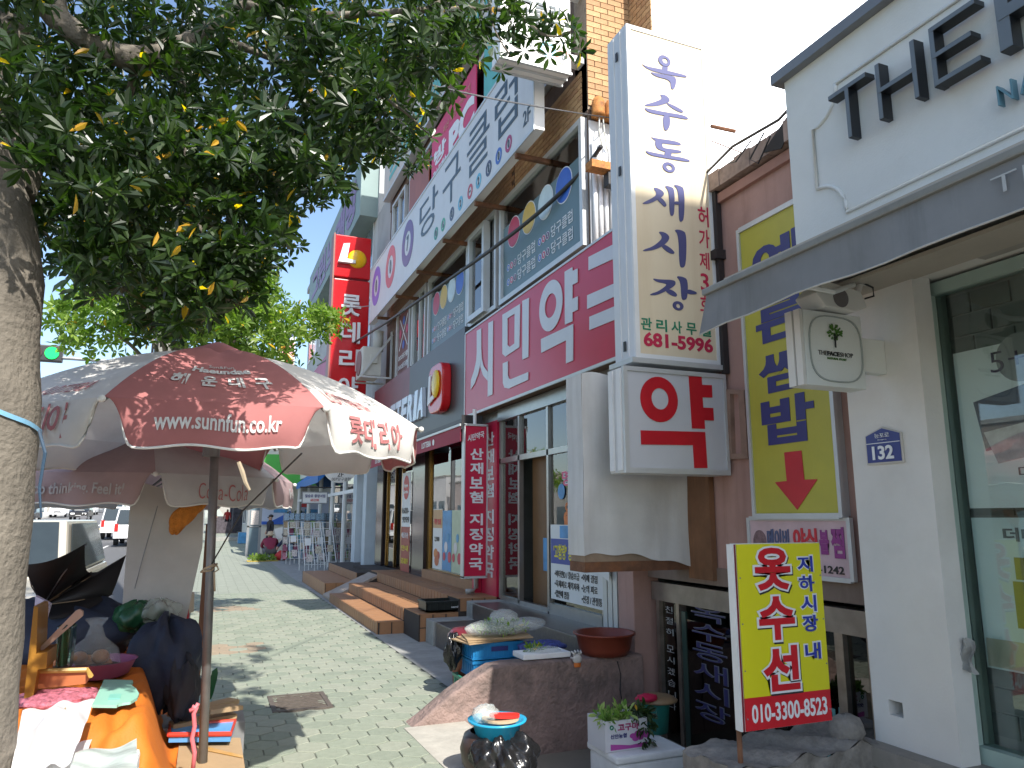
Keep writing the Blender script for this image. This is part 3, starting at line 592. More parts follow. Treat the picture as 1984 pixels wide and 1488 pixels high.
def valance(y0, y1, n):
    a = thing('crimson_awning', n, 'awning', (3.3,(y0+y1)/2,2.9))
    obj('fabric', MB().add([(3.3,y0,2.93),(3.3,y1,2.93),(3.6,y1,3.06),(3.6,y0,3.06)], [(0,1,2,3)]).prism([(3.3,y0,2.68),(3.3,y1,2.68),(3.3,y1,2.9),(3.3,y0,2.9)], (.006,0,0)), AWN, a)
    obj('front_rail', MB().box(3.28,3.32,y0-.02,y1+.02,2.9,2.935), ALU, a); obj('bracket', MB().box(3.3,3.62,y0-.04,y0-.02,2.85,3.06), BLACK, a)
    ym = y0+(y1-y0)*.42; text(a, 'LOTTERIA', WPRINT, 'x', 3.298, ym+.55, ym, 2.745, 2.84, bold=.01); obj('logo', discx(MB(), 3.297, ym-.15, 2.79, .05), WPRINT, a)
valance(9.98, 13.62, 'long crimson awning valance nearest the red blade sign'); valance(13.8, 17.3, 'far crimson awning valance next to the round cue sign')
bf = thing('burger_shop', 'dark glass and brass framed burger shop front behind the terracotta steps', 'shop', (3.8,13.5,.5))
BRASS = mat('brass_frame', (.42,.26,.08), .25, .9, .15, 8); BGR = mat('black_granite', (.025,.02,.024), .15, 0, .3, 30)
obj('pillar', MB().box(3.72,3.95,13.35,14.25,.53,3.06), BGR, bf); obj('pillar', MB().box(3.72,3.95,16.9,17.55,.53,3.06), BGR, bf)
fr = MB()
for y in (10.5,13.2,13.28,15.9,15.3,16.7): fr.box(3.78,3.84,y,y+.05,.55,2.95)
fr.box(3.78,3.84,10.5,13.2,.53,.6).box(3.78,3.84,10.5,13.2,.68,.7); obj('door_frame', fr, BRASS, bf); obj('sill', MB().box(3.7,3.95,10.45,13.35,.53,.68), TILE, bf)
obj('pane', MB().box(3.81,3.815,10.55,13.2,.6,2.95), GLASSD, bf); obj('pane', MB().box(3.81,3.815,14.3,15.25,.55,2.95), GLASSD, bf); obj('pane', MB().box(3.81,3.815,15.95,16.65,.55,2.95), GLASSD, bf)
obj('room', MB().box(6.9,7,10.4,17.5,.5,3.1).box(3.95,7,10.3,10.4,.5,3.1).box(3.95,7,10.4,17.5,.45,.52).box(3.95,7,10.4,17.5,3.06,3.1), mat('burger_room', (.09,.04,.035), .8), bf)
wp = [('menu_poster','burger poster with red round crest, nearest the black pillar','poster',12.98,12.42,.72,1.75,PAPER),('cup_poster','pale blue drinks poster in the burger shop window','poster',12.4,11.9,.72,1.72,SKYP),('sprig_poster','pale green poster in the burger shop window next to the red blade','poster',11.88,11.15,.72,1.72,mat('pale_green_paper', (.42,.5,.36), .5))]
for (n_, l_, c_, a0, a1, z0, z1, m_) in wp:
    p_ = flat(n_, l_, c_, 'x', 3.795, a0, a1, z0, z1, m_)
    if n_ == 'menu_poster':
        obj('banner_print', MB().box(3.792,3.795,a1+.01,a0-.01,1.42,1.74), mat('tan_print', (.5,.3,.14), .5), p_); text(p_, '착한 점심', RED, 'x', 3.79, a0-.08, a1+.08, 1.48, 1.58, bold=.03); text(p_, '2,900', BLACK, 'x', 3.79, a0-.12, a1+.15, 1.18, 1.27, bold=.02)
        for (dy, zz, r, c) in ((.2,.98,.12,(.55,.2,.05)),(.34,.95,.1,(.4,.05,.03)),(.26,.86,.13,(.45,.12,.04)),(.25,.92,.09,(.1,.25,.04))): obj('burger_print', discx(MB(), 3.792-r*.004, a0-dy, zz, r, r*.7), mat('burger_%d' % int(r*100), c, .5), p_)
    else:
        for k in range(4): obj('round_print', discx(MB(), 3.792, a0-.12-.1*k, .95+.16*((k*7) % 3), .07+.02*(k % 2)), mat('roundp_%d' % (k % 3), ((.5,.05,.08),(.6,.6,.62),(.1,.3,.5))[k % 3], .5), p_)
bp_ = thing('delivery_banner', 'tall narrow delivery banner with red crest and a phone number on the black pillar', 'banner', (3.7,14.5,.6))
obj('sheet', MB().box(3.695,3.70,14.27,14.95,1.42,2.5), PAPER, bp_); obj('sheet', MB().box(3.695,3.70,14.27,14.95,.55,1.42), mat('banner_brick_red', (.32,.05,.03), .5), bp_)
obj('crest', discx(MB(), 3.692, 14.6, 2.2, .22, .24), mat('crest_red', (.5,.06,.05), .5), bp_); text(bp_, 'Home', WPRINT, 'x', 3.687, 14.76, 14.45, 2.2, 2.28, bold=.02); text(bp_, 'Service', WPRINT, 'x', 3.687, 14.77, 14.43, 2.08, 2.15, bold=.02)
text(bp_, '1600-', BLACK, 'x', 3.69, 14.9, 14.35, 1.68, 1.8, bold=.02); text(bp_, '9999', BLACK, 'x', 3.69, 14.85, 14.32, 1.5, 1.62, bold=.02)
for k in range(3): text(bp_, ('배달주문','안내','632-0019')[k], YELP if k else WPRINT, 'x', 3.69, 14.88, 14.35, 1.2-k*.25, 1.31-k*.25, bold=.01)
ck = thing('black_bread_crate', 'low black plastic bread crate lying on the terracotta step', 'crate', (3.1,9.95,.36)); CKM = mat('black_plastic', (.012,.016,.015), .35, 0, .1)
c_ = MB()
x0, x1, y0, y1, z0, z1 = 2.78,3.5,9.76,10.16,.372,.5
c_.box(x0,x1,y0,y0+.015,z0,z1).box(x0,x1,y1-.015,y1,z0,z1).box(x0,x0+.015,y0,y1,z0,z1).box(x1-.015,x1,y0,y1,z0,z1).box(x0,x1,y0,y1,z0,z0+.015).box(x0-.012,x1+.012,y0-.012,y0,z1-.03,z1).box(x0-.012,x0,y0,y1,z1-.03,z1)
for k in range(7): c_.box(x0+.05+k*.1,x0+.06+k*.1,y0-.01,y0,z0+.01,z1-.03)
obj('crate_body', c_, CKM, ck); text(ck, 'samlip', WPRINT, 'y', y0-.013, 3.12, 3.26, z0+.03, z0+.06, bold=.02)

# big red vertical burger sign and air conditioner
vs = thing('red_vertical_sign', 'tall bright red vertical sign with white Hangul and a yellow ball emblem', 'sign', (3.1,18.5,5))
obj('sign_body', MB().bbox(2.62,3.56,18.5,18.9,7.76,8.9,.03), REDG, vs); obj('sign_body', MB().bbox(2.62,3.56,18.5,18.9,3.6,7.7,.03), REDG, vs); obj('side_panel', MB().box(2.58,2.62,18.48,18.92,3.6,8.92), mat('side_brown', (.25,.1,.08), .5), vs)
obj('emblem_ball', MB().sph((3.2,18.5,8.28),(.25,.09,.25),24,14), mat('emblem_yellow_b', (.8,.45,.01), .25), vs, smooth=True)
obj('emblem_stroke', MB().prism([(2.82,18.49,8.62),(2.98,18.49,8.65),(2.92,18.49,8.22),(3.14,18.49,8.2),(3.14,18.49,8.12),(2.7,18.49,8.12)], (0,-.12,0)), WPRINT, vs)
zz = 7.3
for ch in '롯데리아': 
    V, F, _a = glyphs(ch, .018, .01); obj('letter', MB().add([(2.84+.5*u, 18.5-.07*w, zz-.58+.56*v) for (u, v, w) in V], F), WPRINT, vs); zz -= .72
ac = thing('air_conditioner', 'off-white outdoor air conditioner unit on a white wall bracket by the red sign', 'air conditioner', (3.5,17,5))
obj('casing', MB().bbox(3.15,3.6,16.95,17.75,4.9,5.6,.02), mat('ac_cream', (.55,.55,.5), .5, 0, .05, 4, dirt=.2), ac); obj('fan_grille', ringx(MB(), 3.148, 17.35, 5.25, .3, .02, .02), mat('ac_grille', (.22,.1,.1), .5), ac)
obj('bracket', MB().box(3.1,3.84,17.76,17.8,4.84,4.88), ALU, ac); obj('bracket', MB().box(3.1,3.84,16.9,16.94,4.84,4.88).box(3.8,3.84,16.88,16.93,4.84,6.0).obox((3.48,16.9,5.4),(.36,0,.52),(0,.012,0),(.02,0,-.014)), ALU, ac)
obj('box_part', MB().box(3.35,3.5,16.9,16.95,5.2,5.4), mat('ac_cream', (0,0,0)), ac); obj('duct', MB().tube([(3.6,17.4,5.6),(3.6,17.4,6.1)], .13, 12), mat('ac_cream', (0,0,0)), ac, smooth=True)

# rusty roof end and pipes on the return wall
tl = thing('roof_tile_end', 'pair of rusty round caps hanging at the foot of the sunlit brick wall', 'roof caps', (4.0,6.9,6.2))
for x in (3.93, 4.1): obj('cap', MB().lathe([(0,.25),(.05,.24),(.075,.19),(.08,.05),(.085,0),(0,0)], (x,6.9,6.22), 16), mat('rusty_orange', (.42,.17,.04), .8, 0, .4, 18, bump=.6, dirt=.8, dirtc=(.1,.05,.03)), tl, smooth=True)
WP = mat('white_pipe', (.72,.73,.74), .45, 0, .05, 6)
pp = thing('wall_pipes', 'bundle of white downpipes on the wall end behind the tall market sign', 'pipes', (4,6.9,5))
for k, x in enumerate((3.88,3.95,4.02,4.1,4.2)): obj('pipe', MB().tube([(x,6.93,4.5),(x,6.93,5.9+.05*(k % 3))], .03, 8), WP, pp, smooth=True)
obj('backing_panel', MB().box(3.84,4.45,6.97,6.985,4.4,6.2), mat('pipe_panel', (.62,.63,.63), .6, 0, .08, 5, streak=True, dirt=.3, dirtc=(.35,.33,.3)), pp)
obj('wire_loop', MB().tube([(3.93,6.88,6.2),(3.9,6.84,6.0),(3.95,6.88,5.85)], .008, 6).tube([(3.98,6.88,6.2),(3.97,6.84,6.0),(4.02,6.88,5.8)], .008, 6).tube([(4.1,6.88,6.2),(4.08,6.84,6.0),(4.05,6.88,5.9)], .008, 6), mat('pale_wire', (.5,.5,.45)), pp)
lb = thing('cable_clamp', 'small rusty orange metal cap with a black junction box beside the blue ball window', 'junction box', (3.85,6.8,5.5))
obj('cap', MB().box(3.72,4.08,6.7,6.86,5.47,5.56), mat('rusty_orange', (0,0,0)), lb); obj('junction', MB().bbox(3.94,4.1,6.72,6.84,5.3,5.46,.01), BLACK, lb)


# ================= MARKET SIGNS AND PINK BUILDING =================
pk = thing('pink_building', 'low pink rendered building with cracked coping and basement market entrance', 'building', (4.2,5.2,0))
PINKW = mat('pink_render', (.42,.26,.22), .85, 0, .09, 4, bump=.3, dirt=.55, dirtc=(.24,.13,.1), streak=True)
obj('wall', MB().box(3.86,9,3.35,4.95,1.2,4.35).box(3.86,9,4.95,6.3,1.2,3.1), PINKW, pk)
obj('pillar', MB().bbox(3.68,4.0,6.02,6.3,-.9,2.4,.01), PINKW, pk)
COP = mat('cracked_coping', (.32,.24,.2), .9, 0, .35, 9, bump=.8, bscale=14, dirt=.7, dirtc=(.12,.08,.06)); cpn = MB()
for k in range(9):
    y = 3.3+k*.19; cpn.box(3.78-.02*random.random(),4.1,y,y+.183,4.33,4.47+.03*random.random())
obj('coping', cpn, COP, pk); obj('moulding', MB().box(3.82,3.9,3.3,4.9,4.22,4.3), mat('pink_moulding', (.36,.2,.16), .85), pk)
obj('loose_wire', MB().tube([(3.78,4.9,4.5),(3.74,4.4,4.56),(3.76,3.9,4.53),(3.72,3.4,4.62)], .012, 6).tube([(3.75,4.05,4.5),(3.73,4.2,4.35),(3.74,4.12,4.28),(3.72,3.95,4.42)], .007, 6).tube([(3.76,4.2,4.52),(3.72,4.35,4.4),(3.74,4.45,4.44)], .006, 6), BLACK, pk)
obj('broken_hollow', MB().prism([(3.775,4.1,4.36),(3.775,3.9,4.3),(3.775,3.72,4.5),(3.775,3.78,4.54)], (-.01,0,0)), DARK, pk)
LINT = mat('lintel_dusty', (.2,.15,.12), .7, 0, .15, 5, dirt=.5, dirtc=(.08,.05,.04), streak=True)
en = thing('market_entrance', 'dark basement market entrance with steel frames and a lettered glass door', 'entrance', (3.9,5,-.9))
obj('lintel', MB().box(3.84,4.0,3.3,6.02,1.06,1.2), LINT, en); obj('lintel', MB().box(3.86,3.98,3.3,6.0,.86,1.02), mat('lintel_steel', (.28,.25,.22), .35, .6, .25, 5), en)
MF = mat('door_steel_worn', (.3,.26,.22), .32, .7, .3, 9); f = MB()
for (y, w_) in ((5.93,.05),(5.62,.045),(3.84,.07),(3.58,.05)): obj('door_frame', MB().box(3.86,3.94,y-w_,y,-1.1,.86), MF, en)
DG_ = glass('green_door_glass', (.25,.36,.33), .05)
obj('pane', MB().box(3.9,3.905,5.64,5.88,-1.1,.85), DG_, en); dr = obj('glass_door', MB().box(3.88,3.89,4.55,5.5,-1.1,.74), DG_, en); obj('door_edge', MB().box(3.872,3.895,5.5,5.56,-1.1,.8), mat('door_edge_dark', (.03,.06,.05), .3), en)
obj('pane', MB().box(3.9,3.905,3.62,4.5,-1.1,.85), DG_, en)
obj('stair_void', MB().box(6.2,6.3,3.3,6.1,-2.5,1.2).box(3.95,6.2,3.2,3.3,-2.5,1.2).box(3.95,6.2,6.0,6.1,-2.5,1.2).box(3.95,6.2,3.3,6.0,1.1,1.2).box(3.95,6.2,3.3,6.0,-2.6,-2.5), mat('stair_dark', (.06,.065,.06), .8, 0, .3, 2), en)
for k in range(6): obj('stair_tread', MB().box(3.95+k*.3,4.25+k*.3,3.3,6.0,-1.2-.2*k-.05,-1.1-.2*k), CONC, en)
DOORP = mat('door_print_navy', (.03,.03,.12), .4); DOORW = mat('door_print_edge', (.16,.17,.2), .4)
t0 = (3.876, 5.187, 0.89); t1 = (3.876, 5.194, -0.032); t2 = (3.876, 5.408, 0.413); t3 = (3.876, 4.978, 0.486); hC = (t0[2]-t1[2])/6
for k, c in enumerate('옥수동새시장'):
    zt = t0[2]-k*hC; text(en, c, DOORW, 'x', 3.878, t2[1]+.01, t3[1]-.01, zt-hC*.88, zt+.0, bold=.015); text(en, c, DOORP, 'x', 3.873, t2[1], t3[1], zt-hC*.87, zt-.004, bold=-.004)
column(en, '친절히 모시겠습니다', mat('white_brush_print', (.45,.47,.46), .4), 'x', 3.895, 5.83, 5.72, (3.895, 5.808, -0.072)[2], (3.895, 5.82, 0.836)[2], bold=-.012, gap=.4)
column(en, '미니슈퍼', mat('teal_print', (.1,.3,.3), .4), 'x', 3.89, 4.0, 3.85, -.5, .4, bold=.02)
obj('paper_note', MB().box(3.87,3.875,4.56,4.68,.1,.5), PAPER, en)

# the tall vertical market sign
ok = thing('market_tower_sign', 'very tall white vertical light-box sign with slate blue brush Hangul and red phone number', 'sign', (3.4,4.9,2.8))
FACE = mat('aged_cream_acrylic', (.7,.6,.43), .35, 0, .05, 2, dirt=.35, dirtc=(.5,.36,.2), streak=True)
obj('sign_face', MB().box(3.04,3.77,4.772,4.785,2.86,5.68), FACE, ok)
obj('sign_body', MB().box(3.0,3.8,4.79,5.08,2.82,5.72), mat('sign_side_paint', (.62,.65,.67), .45, 0, .04, 4, dirt=.2, dirtc=(.3,.28,.25), streak=True), ok)
tr = MB().box(3.0,3.04,4.765,4.79,2.82,5.72).box(3.77,3.8,4.765,4.79,2.82,5.72).box(3.04,3.77,4.765,4.79,5.68,5.72).box(3.04,3.77,4.765,4.79,2.82,2.86)
tr.box(2.992,3.0,4.86,4.868,2.85,5.7).box(2.992,3.0,4.97,4.978,2.85,5.7); obj('frame_trim', tr, WHITE, ok)
obj('bottom_ledge', MB().box(2.95,3.84,4.74,5.1,2.78,2.82), ALU, ok); [obj('hinge', MB().box(2.985,2.992,4.9,4.93,z,z+.08), BLACK, ok) for z in (5.45,4.4,2.9)]
SLB = mat('brush_blue_print', (.07,.075,.2), .45, 0, .08, 6)
def brushes(polys, rings=(), m=SLB, parent=ok, it=2):
    mb = MB()
    for k, p in enumerate(polys): mb.prism(chaikin(p, it), (0,-.003-.0006*k,0))
    for k, (o, i) in enumerate(rings): mb.ring(o, i, (0,-.005-.0006*k,0))
    return obj('letter', mb, m, parent)
E_ = lambda c, rx, rz, n=26: ell(c, rx, rz, (1,0,0), n=n)
brushes([[(3.349, 4.771, 5.418), (3.412, 4.771, 5.427), (3.405, 4.771, 5.366), (3.353, 4.771, 5.353)], [(3.139, 4.771, 5.382), (3.183, 4.771, 5.367), (3.333, 4.771, 5.377), (3.446, 4.771, 5.382), (3.582, 4.771, 5.384), (3.606, 4.771, 5.374), (3.59, 4.771, 5.359), (3.444, 4.771, 5.346), (3.331, 4.771, 5.337), (3.2, 4.771, 5.341)], [(3.222, 4.771, 5.326), (3.296, 4.771, 5.326), (3.465, 4.771, 5.342), (3.491, 4.771, 5.327), (3.482, 4.771, 5.257), (3.455, 4.771, 5.211), (3.43, 4.771, 5.218), (3.428, 4.771, 5.298), (3.274, 4.771, 5.292)]], [(E_((3.375, 4.771, 5.465),.063,.052), E_((3.382, 4.771, 5.467),.026,.024))])
brushes([[(3.311, 4.771, 5.137), (3.376, 4.771, 5.145), (3.419, 4.771, 5.114), (3.404, 4.771, 5.079), (3.283, 4.771, 5.018), (3.16, 4.771, 4.992), (3.161, 4.771, 5.005), (3.264, 4.771, 5.054), (3.342, 4.771, 5.103)], [(3.373, 4.771, 5.072), (3.417, 4.771, 5.074), (3.543, 4.771, 5.042), (3.55, 4.771, 5.022), (3.52, 4.771, 5.012), (3.43, 4.771, 5.033)], [(3.149, 4.771, 4.977), (3.219, 4.771, 4.975), (3.399, 4.771, 4.984), (3.541, 4.771, 4.996), (3.602, 4.771, 4.979), (3.582, 4.771, 4.961), (3.454, 4.771, 4.956), (3.335, 4.771, 4.945), (3.188, 4.771, 4.94)], [(3.335, 4.771, 4.953), (3.412, 4.771, 4.96), (3.405, 4.771, 4.857), (3.366, 4.771, 4.807), (3.339, 4.771, 4.821)]])
brushes([[(3.199, 4.771, 4.723), (3.27, 4.771, 4.721), (3.458, 4.771, 4.737), (3.513, 4.771, 4.723), (3.506, 4.771, 4.706), (3.4, 4.771, 4.695), (3.262, 4.771, 4.681), (3.247, 4.771, 4.701)], [(3.247, 4.771, 4.701), (3.324, 4.771, 4.697), (3.318, 4.771, 4.645), (3.412, 4.771, 4.654), (3.51, 4.771, 4.659), (3.514, 4.771, 4.639), (3.396, 4.771, 4.613), (3.276, 4.771, 4.621), (3.252, 4.771, 4.648)], [(3.339, 4.771, 4.622), (3.411, 4.771, 4.624), (3.406, 4.771, 4.579), (3.339, 4.771, 4.574)], [(3.142, 4.771, 4.587), (3.204, 4.771, 4.584), (3.367, 4.771, 4.587), (3.521, 4.771, 4.598), (3.596, 4.771, 4.587), (3.584, 4.771, 4.569), (3.449, 4.771, 4.563), (3.311, 4.771, 4.556), (3.187, 4.771, 4.554)]], [(E_((3.376, 4.771, 4.481),.062,.045), E_((3.379, 4.771, 4.48),.027,.022))])
brushes([[(3.21, 4.771, 4.273), (3.261, 4.771, 4.277), (3.322, 4.771, 4.251), (3.31, 4.771, 4.21), (3.186, 4.771, 4.128), (3.111, 4.771, 4.108), (3.109, 4.771, 4.122), (3.187, 4.771, 4.167), (3.254, 4.771, 4.22)], [(3.266, 4.771, 4.202), (3.311, 4.771, 4.183), (3.344, 4.771, 4.138), (3.319, 4.771, 4.116), (3.291, 4.771, 4.141), (3.247, 4.771, 4.17)], [(3.321, 4.771, 4.31), (3.382, 4.771, 4.311), (3.426, 4.771, 4.297), (3.412, 4.771, 4.078), (3.391, 4.771, 4.048), (3.365, 4.771, 4.063), (3.369, 4.771, 4.265)], [(3.408, 4.771, 4.335), (3.48, 4.771, 4.336), (3.525, 4.771, 4.315), (3.507, 4.771, 4.045), (3.475, 4.771, 4.009), (3.454, 4.771, 4.029), (3.464, 4.771, 4.294)], [(3.412, 4.771, 4.184), (3.47, 4.771, 4.191), (3.469, 4.771, 4.164), (3.408, 4.771, 4.158)]])
brushes([[(3.244, 4.771, 3.895), (3.307, 4.771, 3.899), (3.357, 4.771, 3.872), (3.343, 4.771, 3.824), (3.274, 4.771, 3.766), (3.195, 4.771, 3.728), (3.098, 4.771, 3.703), (3.098, 4.771, 3.718), (3.184, 4.771, 3.753), (3.271, 4.771, 3.824), (3.284, 4.771, 3.861)], [(3.293, 4.771, 3.795), (3.353, 4.771, 3.774), (3.402, 4.771, 3.738), (3.386, 4.771, 3.719), (3.326, 4.771, 3.73), (3.268, 4.771, 3.773)], [(3.399, 4.771, 3.937), (3.483, 4.771, 3.943), (3.525, 4.771, 3.915), (3.505, 4.771, 3.643), (3.469, 4.771, 3.61), (3.438, 4.771, 3.632), (3.446, 4.771, 3.894)]])
brushes([[(3.171, 4.771, 3.488), (3.232, 4.771, 3.485), (3.376, 4.771, 3.5), (3.399, 4.771, 3.482), (3.386, 4.771, 3.446), (3.227, 4.771, 3.354), (3.148, 4.771, 3.342), (3.151, 4.771, 3.355), (3.228, 4.771, 3.385), (3.308, 4.771, 3.445), (3.302, 4.771, 3.459), (3.214, 4.771, 3.461)], [(3.318, 4.771, 3.417), (3.366, 4.771, 3.41), (3.411, 4.771, 3.38), (3.393, 4.771, 3.354), (3.328, 4.771, 3.372), (3.294, 4.771, 3.395)], [(3.399, 4.771, 3.536), (3.469, 4.771, 3.538), (3.518, 4.771, 3.518), (3.505, 4.771, 3.357), (3.471, 4.771, 3.338), (3.444, 4.771, 3.348), (3.446, 4.771, 3.496)], [(3.506, 4.771, 3.44), (3.586, 4.771, 3.426), (3.603, 4.771, 3.413), (3.584, 4.771, 3.4), (3.498, 4.771, 3.396)]], [(E_((3.41, 4.771, 3.285),.052,.038), E_((3.411, 4.771, 3.283),.02,.018))])
REDB = mat('brush_red_print', (.5,.02,.07), .45)
for k, (ch, x, y, hgt) in enumerate((('허',1369,424,44),('가',1370,462,42),('제',1371,507,38),('3',1372,547,34),('호',1374,588,30))): pass
for (ch, x0, x1, z0, z1) in (('허',(3.679, 4.771, 3.983)[0],(3.787, 4.771, 4.204)[0],(3.728, 4.771, 4.009)[2],(3.738, 4.771, 4.186)[2]),('가',(3.68, 4.771, 3.81)[0],(3.785, 4.771, 3.995)[0],(3.727, 4.771, 3.821)[2],(3.737, 4.771, 3.983)[2]),('제',(3.674, 4.771, 3.619)[0],(3.772, 4.771, 3.787)[0],(3.716, 4.771, 3.629)[2],(3.725, 4.771, 3.78)[2]),('3',(3.674, 4.771, 3.441)[0],(3.756, 4.771, 3.599)[0],(3.711, 4.771, 3.445)[2],(3.719, 4.771, 3.594)[2]),('호',(3.659, 4.771, 3.263)[0],(3.76, 4.771, 3.407)[0],(3.705, 4.771, 3.268)[2],(3.713, 4.771, 3.401)[2])):
    text(ok, ch, REDB, 'y', 4.77, x0-.03, x1-.032, z0, z1, bold=.01)
GRP = mat('green_print', (.01,.2,.11), .45)
for k, ch in enumerate('관리사무실'):
    a = .02+k*.2; text(ok, ch, GRP, 'y', 4.771, 3.055+k*.142, 3.055+k*.142+.1, 3.055, 3.155, bold=.02)
text(ok, '681-5996', REDB, 'y', 4.771, 3.075, 3.735, 2.92, 3.04, bold=.035)

yk = thing('pharmacy_box_sign', 'square silver light-box sign with one big red Hangul syllable for medicine', 'sign', (3.35,4.85,1.94))
obj('sign_face', MB().box(2.9,3.8,4.752,4.765,1.97,2.71), mat('silver_acrylic', (.52,.54,.57), .4, 0, .04, 3), yk)
obj('sign_body', MB().bbox(2.87,3.82,4.765,4.98,1.93,2.74,.008), mat('box_sign_side', (.6,.61,.6), .45, 0, .05, 4, dirt=.3), yk); obj('frame_trim', MB().box(2.865,2.9,4.74,4.77,1.93,2.745).box(3.8,3.825,4.74,4.77,1.93,2.745).box(2.9,3.8,4.74,4.77,2.71,2.745).box(2.9,3.8,4.74,4.77,1.93,1.97), ALU, yk)
obj('side_strip', MB().box(2.855,2.87,4.78,4.84,1.95,2.73).box(2.855,2.87,4.9,4.96,1.95,2.73), WHITE, yk)
RB = mat('signal_red_print', (.5,.008,.02), .4)
mb = MB(); mb.ring(E_((3.184, 4.75, 2.502),.171,.178,36), E_((3.191, 4.75, 2.507),.078,.084,36), (0,-.004,0)); mb.prism([(3.468, 4.75, 2.705), (3.591, 4.75, 2.71), (3.593, 4.75, 2.645), (3.688, 4.75, 2.648), (3.687, 4.75, 2.547), (3.591, 4.75, 2.543), (3.593, 4.75, 2.46), (3.69, 4.75, 2.463), (3.69, 4.75, 2.362), (3.6, 4.75, 2.36), (3.601, 4.75, 2.291), (3.478, 4.75, 2.289)], (0,-.004,0)); mb.prism([(3.007, 4.75, 2.253), (3.6, 4.75, 2.266), (3.607, 4.75, 1.982), (3.483, 4.75, 1.979), (3.479, 4.75, 2.157), (3.008, 4.75, 2.145)], (0,-.004,0)); obj('letter', mb, RB, yk)

cv = thing('wrapped_sign', 'old sign box wrapped in creased pale grey cloth below the silver medicine sign', 'covered sign', (3.3,5.3,1.3))
CL = mat('dusty_canvas', (.6,.6,.58), .85, 0, .1, 3, bump=.5, bscale=9, dirt=.3, dirtc=(.3,.28,.24), streak=True)
def clf(u, v):
    x = 2.8+1.12*u; z = 1.3+.012*math.sin(u*19)+.03*math.sin(u*5)-.07*u+(2.78-1.3)*v; y = 5.3+.012*math.sin(u*6+v*9)*(1-v)**.5+.01*math.sin(u*13-v*4)*(1-v)+.006*math.sin(u*9+v*5)*(1-v)+.004*math.sin(u*23-v*7)-.014*math.exp(-((u-.62-.2*v)**2)/.003)*(1-v)-.008*math.exp(-((u-.25+.1*v)**2)/.006); return (x, y, z)
cl = MB().grid(clf, 60, 24); cl.grid(lambda u, v: (2.8-.004*math.sin(v*9), 5.3+.28*u, clf(0, v)[2]), 6, 24); obj('cloth_cover', cl, CL, cv, smooth=True)
obj('sign_box', MB().box(2.815,3.9,5.33,5.57,1.24,2.7), mat('old_box', (.3,.22,.15), .8, 0, .3, 5), cv); obj('rusty_bottom', MB().box(2.81,3.92,5.315,5.58,1.17,1.25), RUST, cv)
rf = thing('rusty_sign_frame', 'rust-stained brown steel posts carrying the market signs on the pink wall', 'sign frame', (3.9,5.0,1.1))
RP = mat('rust_streaked_post', (.2,.1,.05), .8, .1, .3, 4, bump=.4, dirt=.7, dirtc=(.42,.2,.09), streak=True)
obj('post', MB().box(3.8,3.85,5.0,5.32,1.1,4.4), RP, rf); obj('post', MB().box(3.8,3.85,4.72,4.76,2.75,4.38), mat('dark_post', (.03,.025,.025), .6), rf); obj('post', MB().box(3.78,3.85,4.98,5.02,2.7,4.42), mat('dark_post', (0,0,0)), rf)
obj('hanger', MB().box(3.8,3.86,4.62,5.3,4.34,4.42), mat('dark_post', (0,0,0)), rf); obj('hanger', MB().box(3.76,3.86,4.7,4.98,3.72,3.8), mat('dark_post', (0,0,0)), rf); obj('post', MB().box(3.93,3.98,5.34,5.75,1.2,2.7), RP, rf)
obj('hanger', MB().ring([(3.82, 4.771, 2.629), (3.82, 4.53, 2.585), (3.82, 4.527, 2.048), (3.82, 4.757, 2.059)], [(3.82, 4.697, 2.578), (3.82, 4.598, 2.557), (3.82, 4.596, 2.091), (3.82, 4.711, 2.1)], (.06,0,0)), mat('stained_frame', (.3,.2,.15), .7, .1, .2, 8, dirt=.5, dirtc=(.1,.05,.03)), rf)

ys_ = thing('yellow_arrow_sign', 'tall yellow wall sign with navy brush Hangul above a red down arrow', 'sign', (3.8,4.0,1.6))
obj('sign_face', MB().box(3.78,3.79,3.63,4.42,1.63,3.83), mat('yellow_panel', (.46,.42,.05), .42, 0, .09, 2, dirt=.35, dirtc=(.3,.3,.05)), ys_); obj('sign_body', MB().box(3.79,3.858,3.62,4.43,1.61,3.85), ALU, ys_)
obj('frame_trim', MB().box(3.765,3.79,4.42,4.45,1.6,3.86).box(3.765,3.79,3.6,3.63,1.6,3.86).box(3.765,3.79,3.63,4.42,3.83,3.87).box(3.765,3.79,3.63,4.42,1.59,1.63), ALU, ys_)
for (ch, z0, z1) in (('예',3.3,3.66),('닮',3.2,3.2),('른',2.88,3.2),('쌈',2.50,2.80),('밥',2.12,2.46)):
    if z1 > z0: text(ys_, ch, NAVY, 'x', 3.778, 4.30, 3.78, z0, z1, bold=.035, name='letter')
obj('arrow', MB().prism([Vector(p) for p in [(3.778, 4.09, 2.057), (3.778, 3.924, 2.057), (3.778, 3.916, 1.857), (3.778, 3.798, 1.854), (3.778, 4.001, 1.654), (3.778, 4.201, 1.851), (3.778, 4.083, 1.855)]], (-.003,0,0)), mat('arrow_red', (.5,.02,.03), .42), ys_)
pks = thing('pink_menu_sign', 'small faded pink food sign partly behind the yellow tailor sign', 'sign', (3.8,4,1.2))
obj('sign_face', MB().box(3.8,3.815,3.6,4.52,1.22,1.58), mat('faded_pink', (.55,.4,.42), .5, 0, .15, 5), pks); obj('frame_trim', MB().box(3.79,3.82,4.52,4.55,1.2,1.6).box(3.79,3.82,3.57,3.6,1.2,1.6).box(3.79,3.82,3.6,4.52,1.58,1.61).box(3.79,3.82,3.6,4.52,1.19,1.22), ALU, pks)
obj('photo_print', discx(MB(), 3.798, 4.42, 1.42, .07, .09), mat('food_print', (.2,.12,.13), .5, 0, .5, 30), pks)
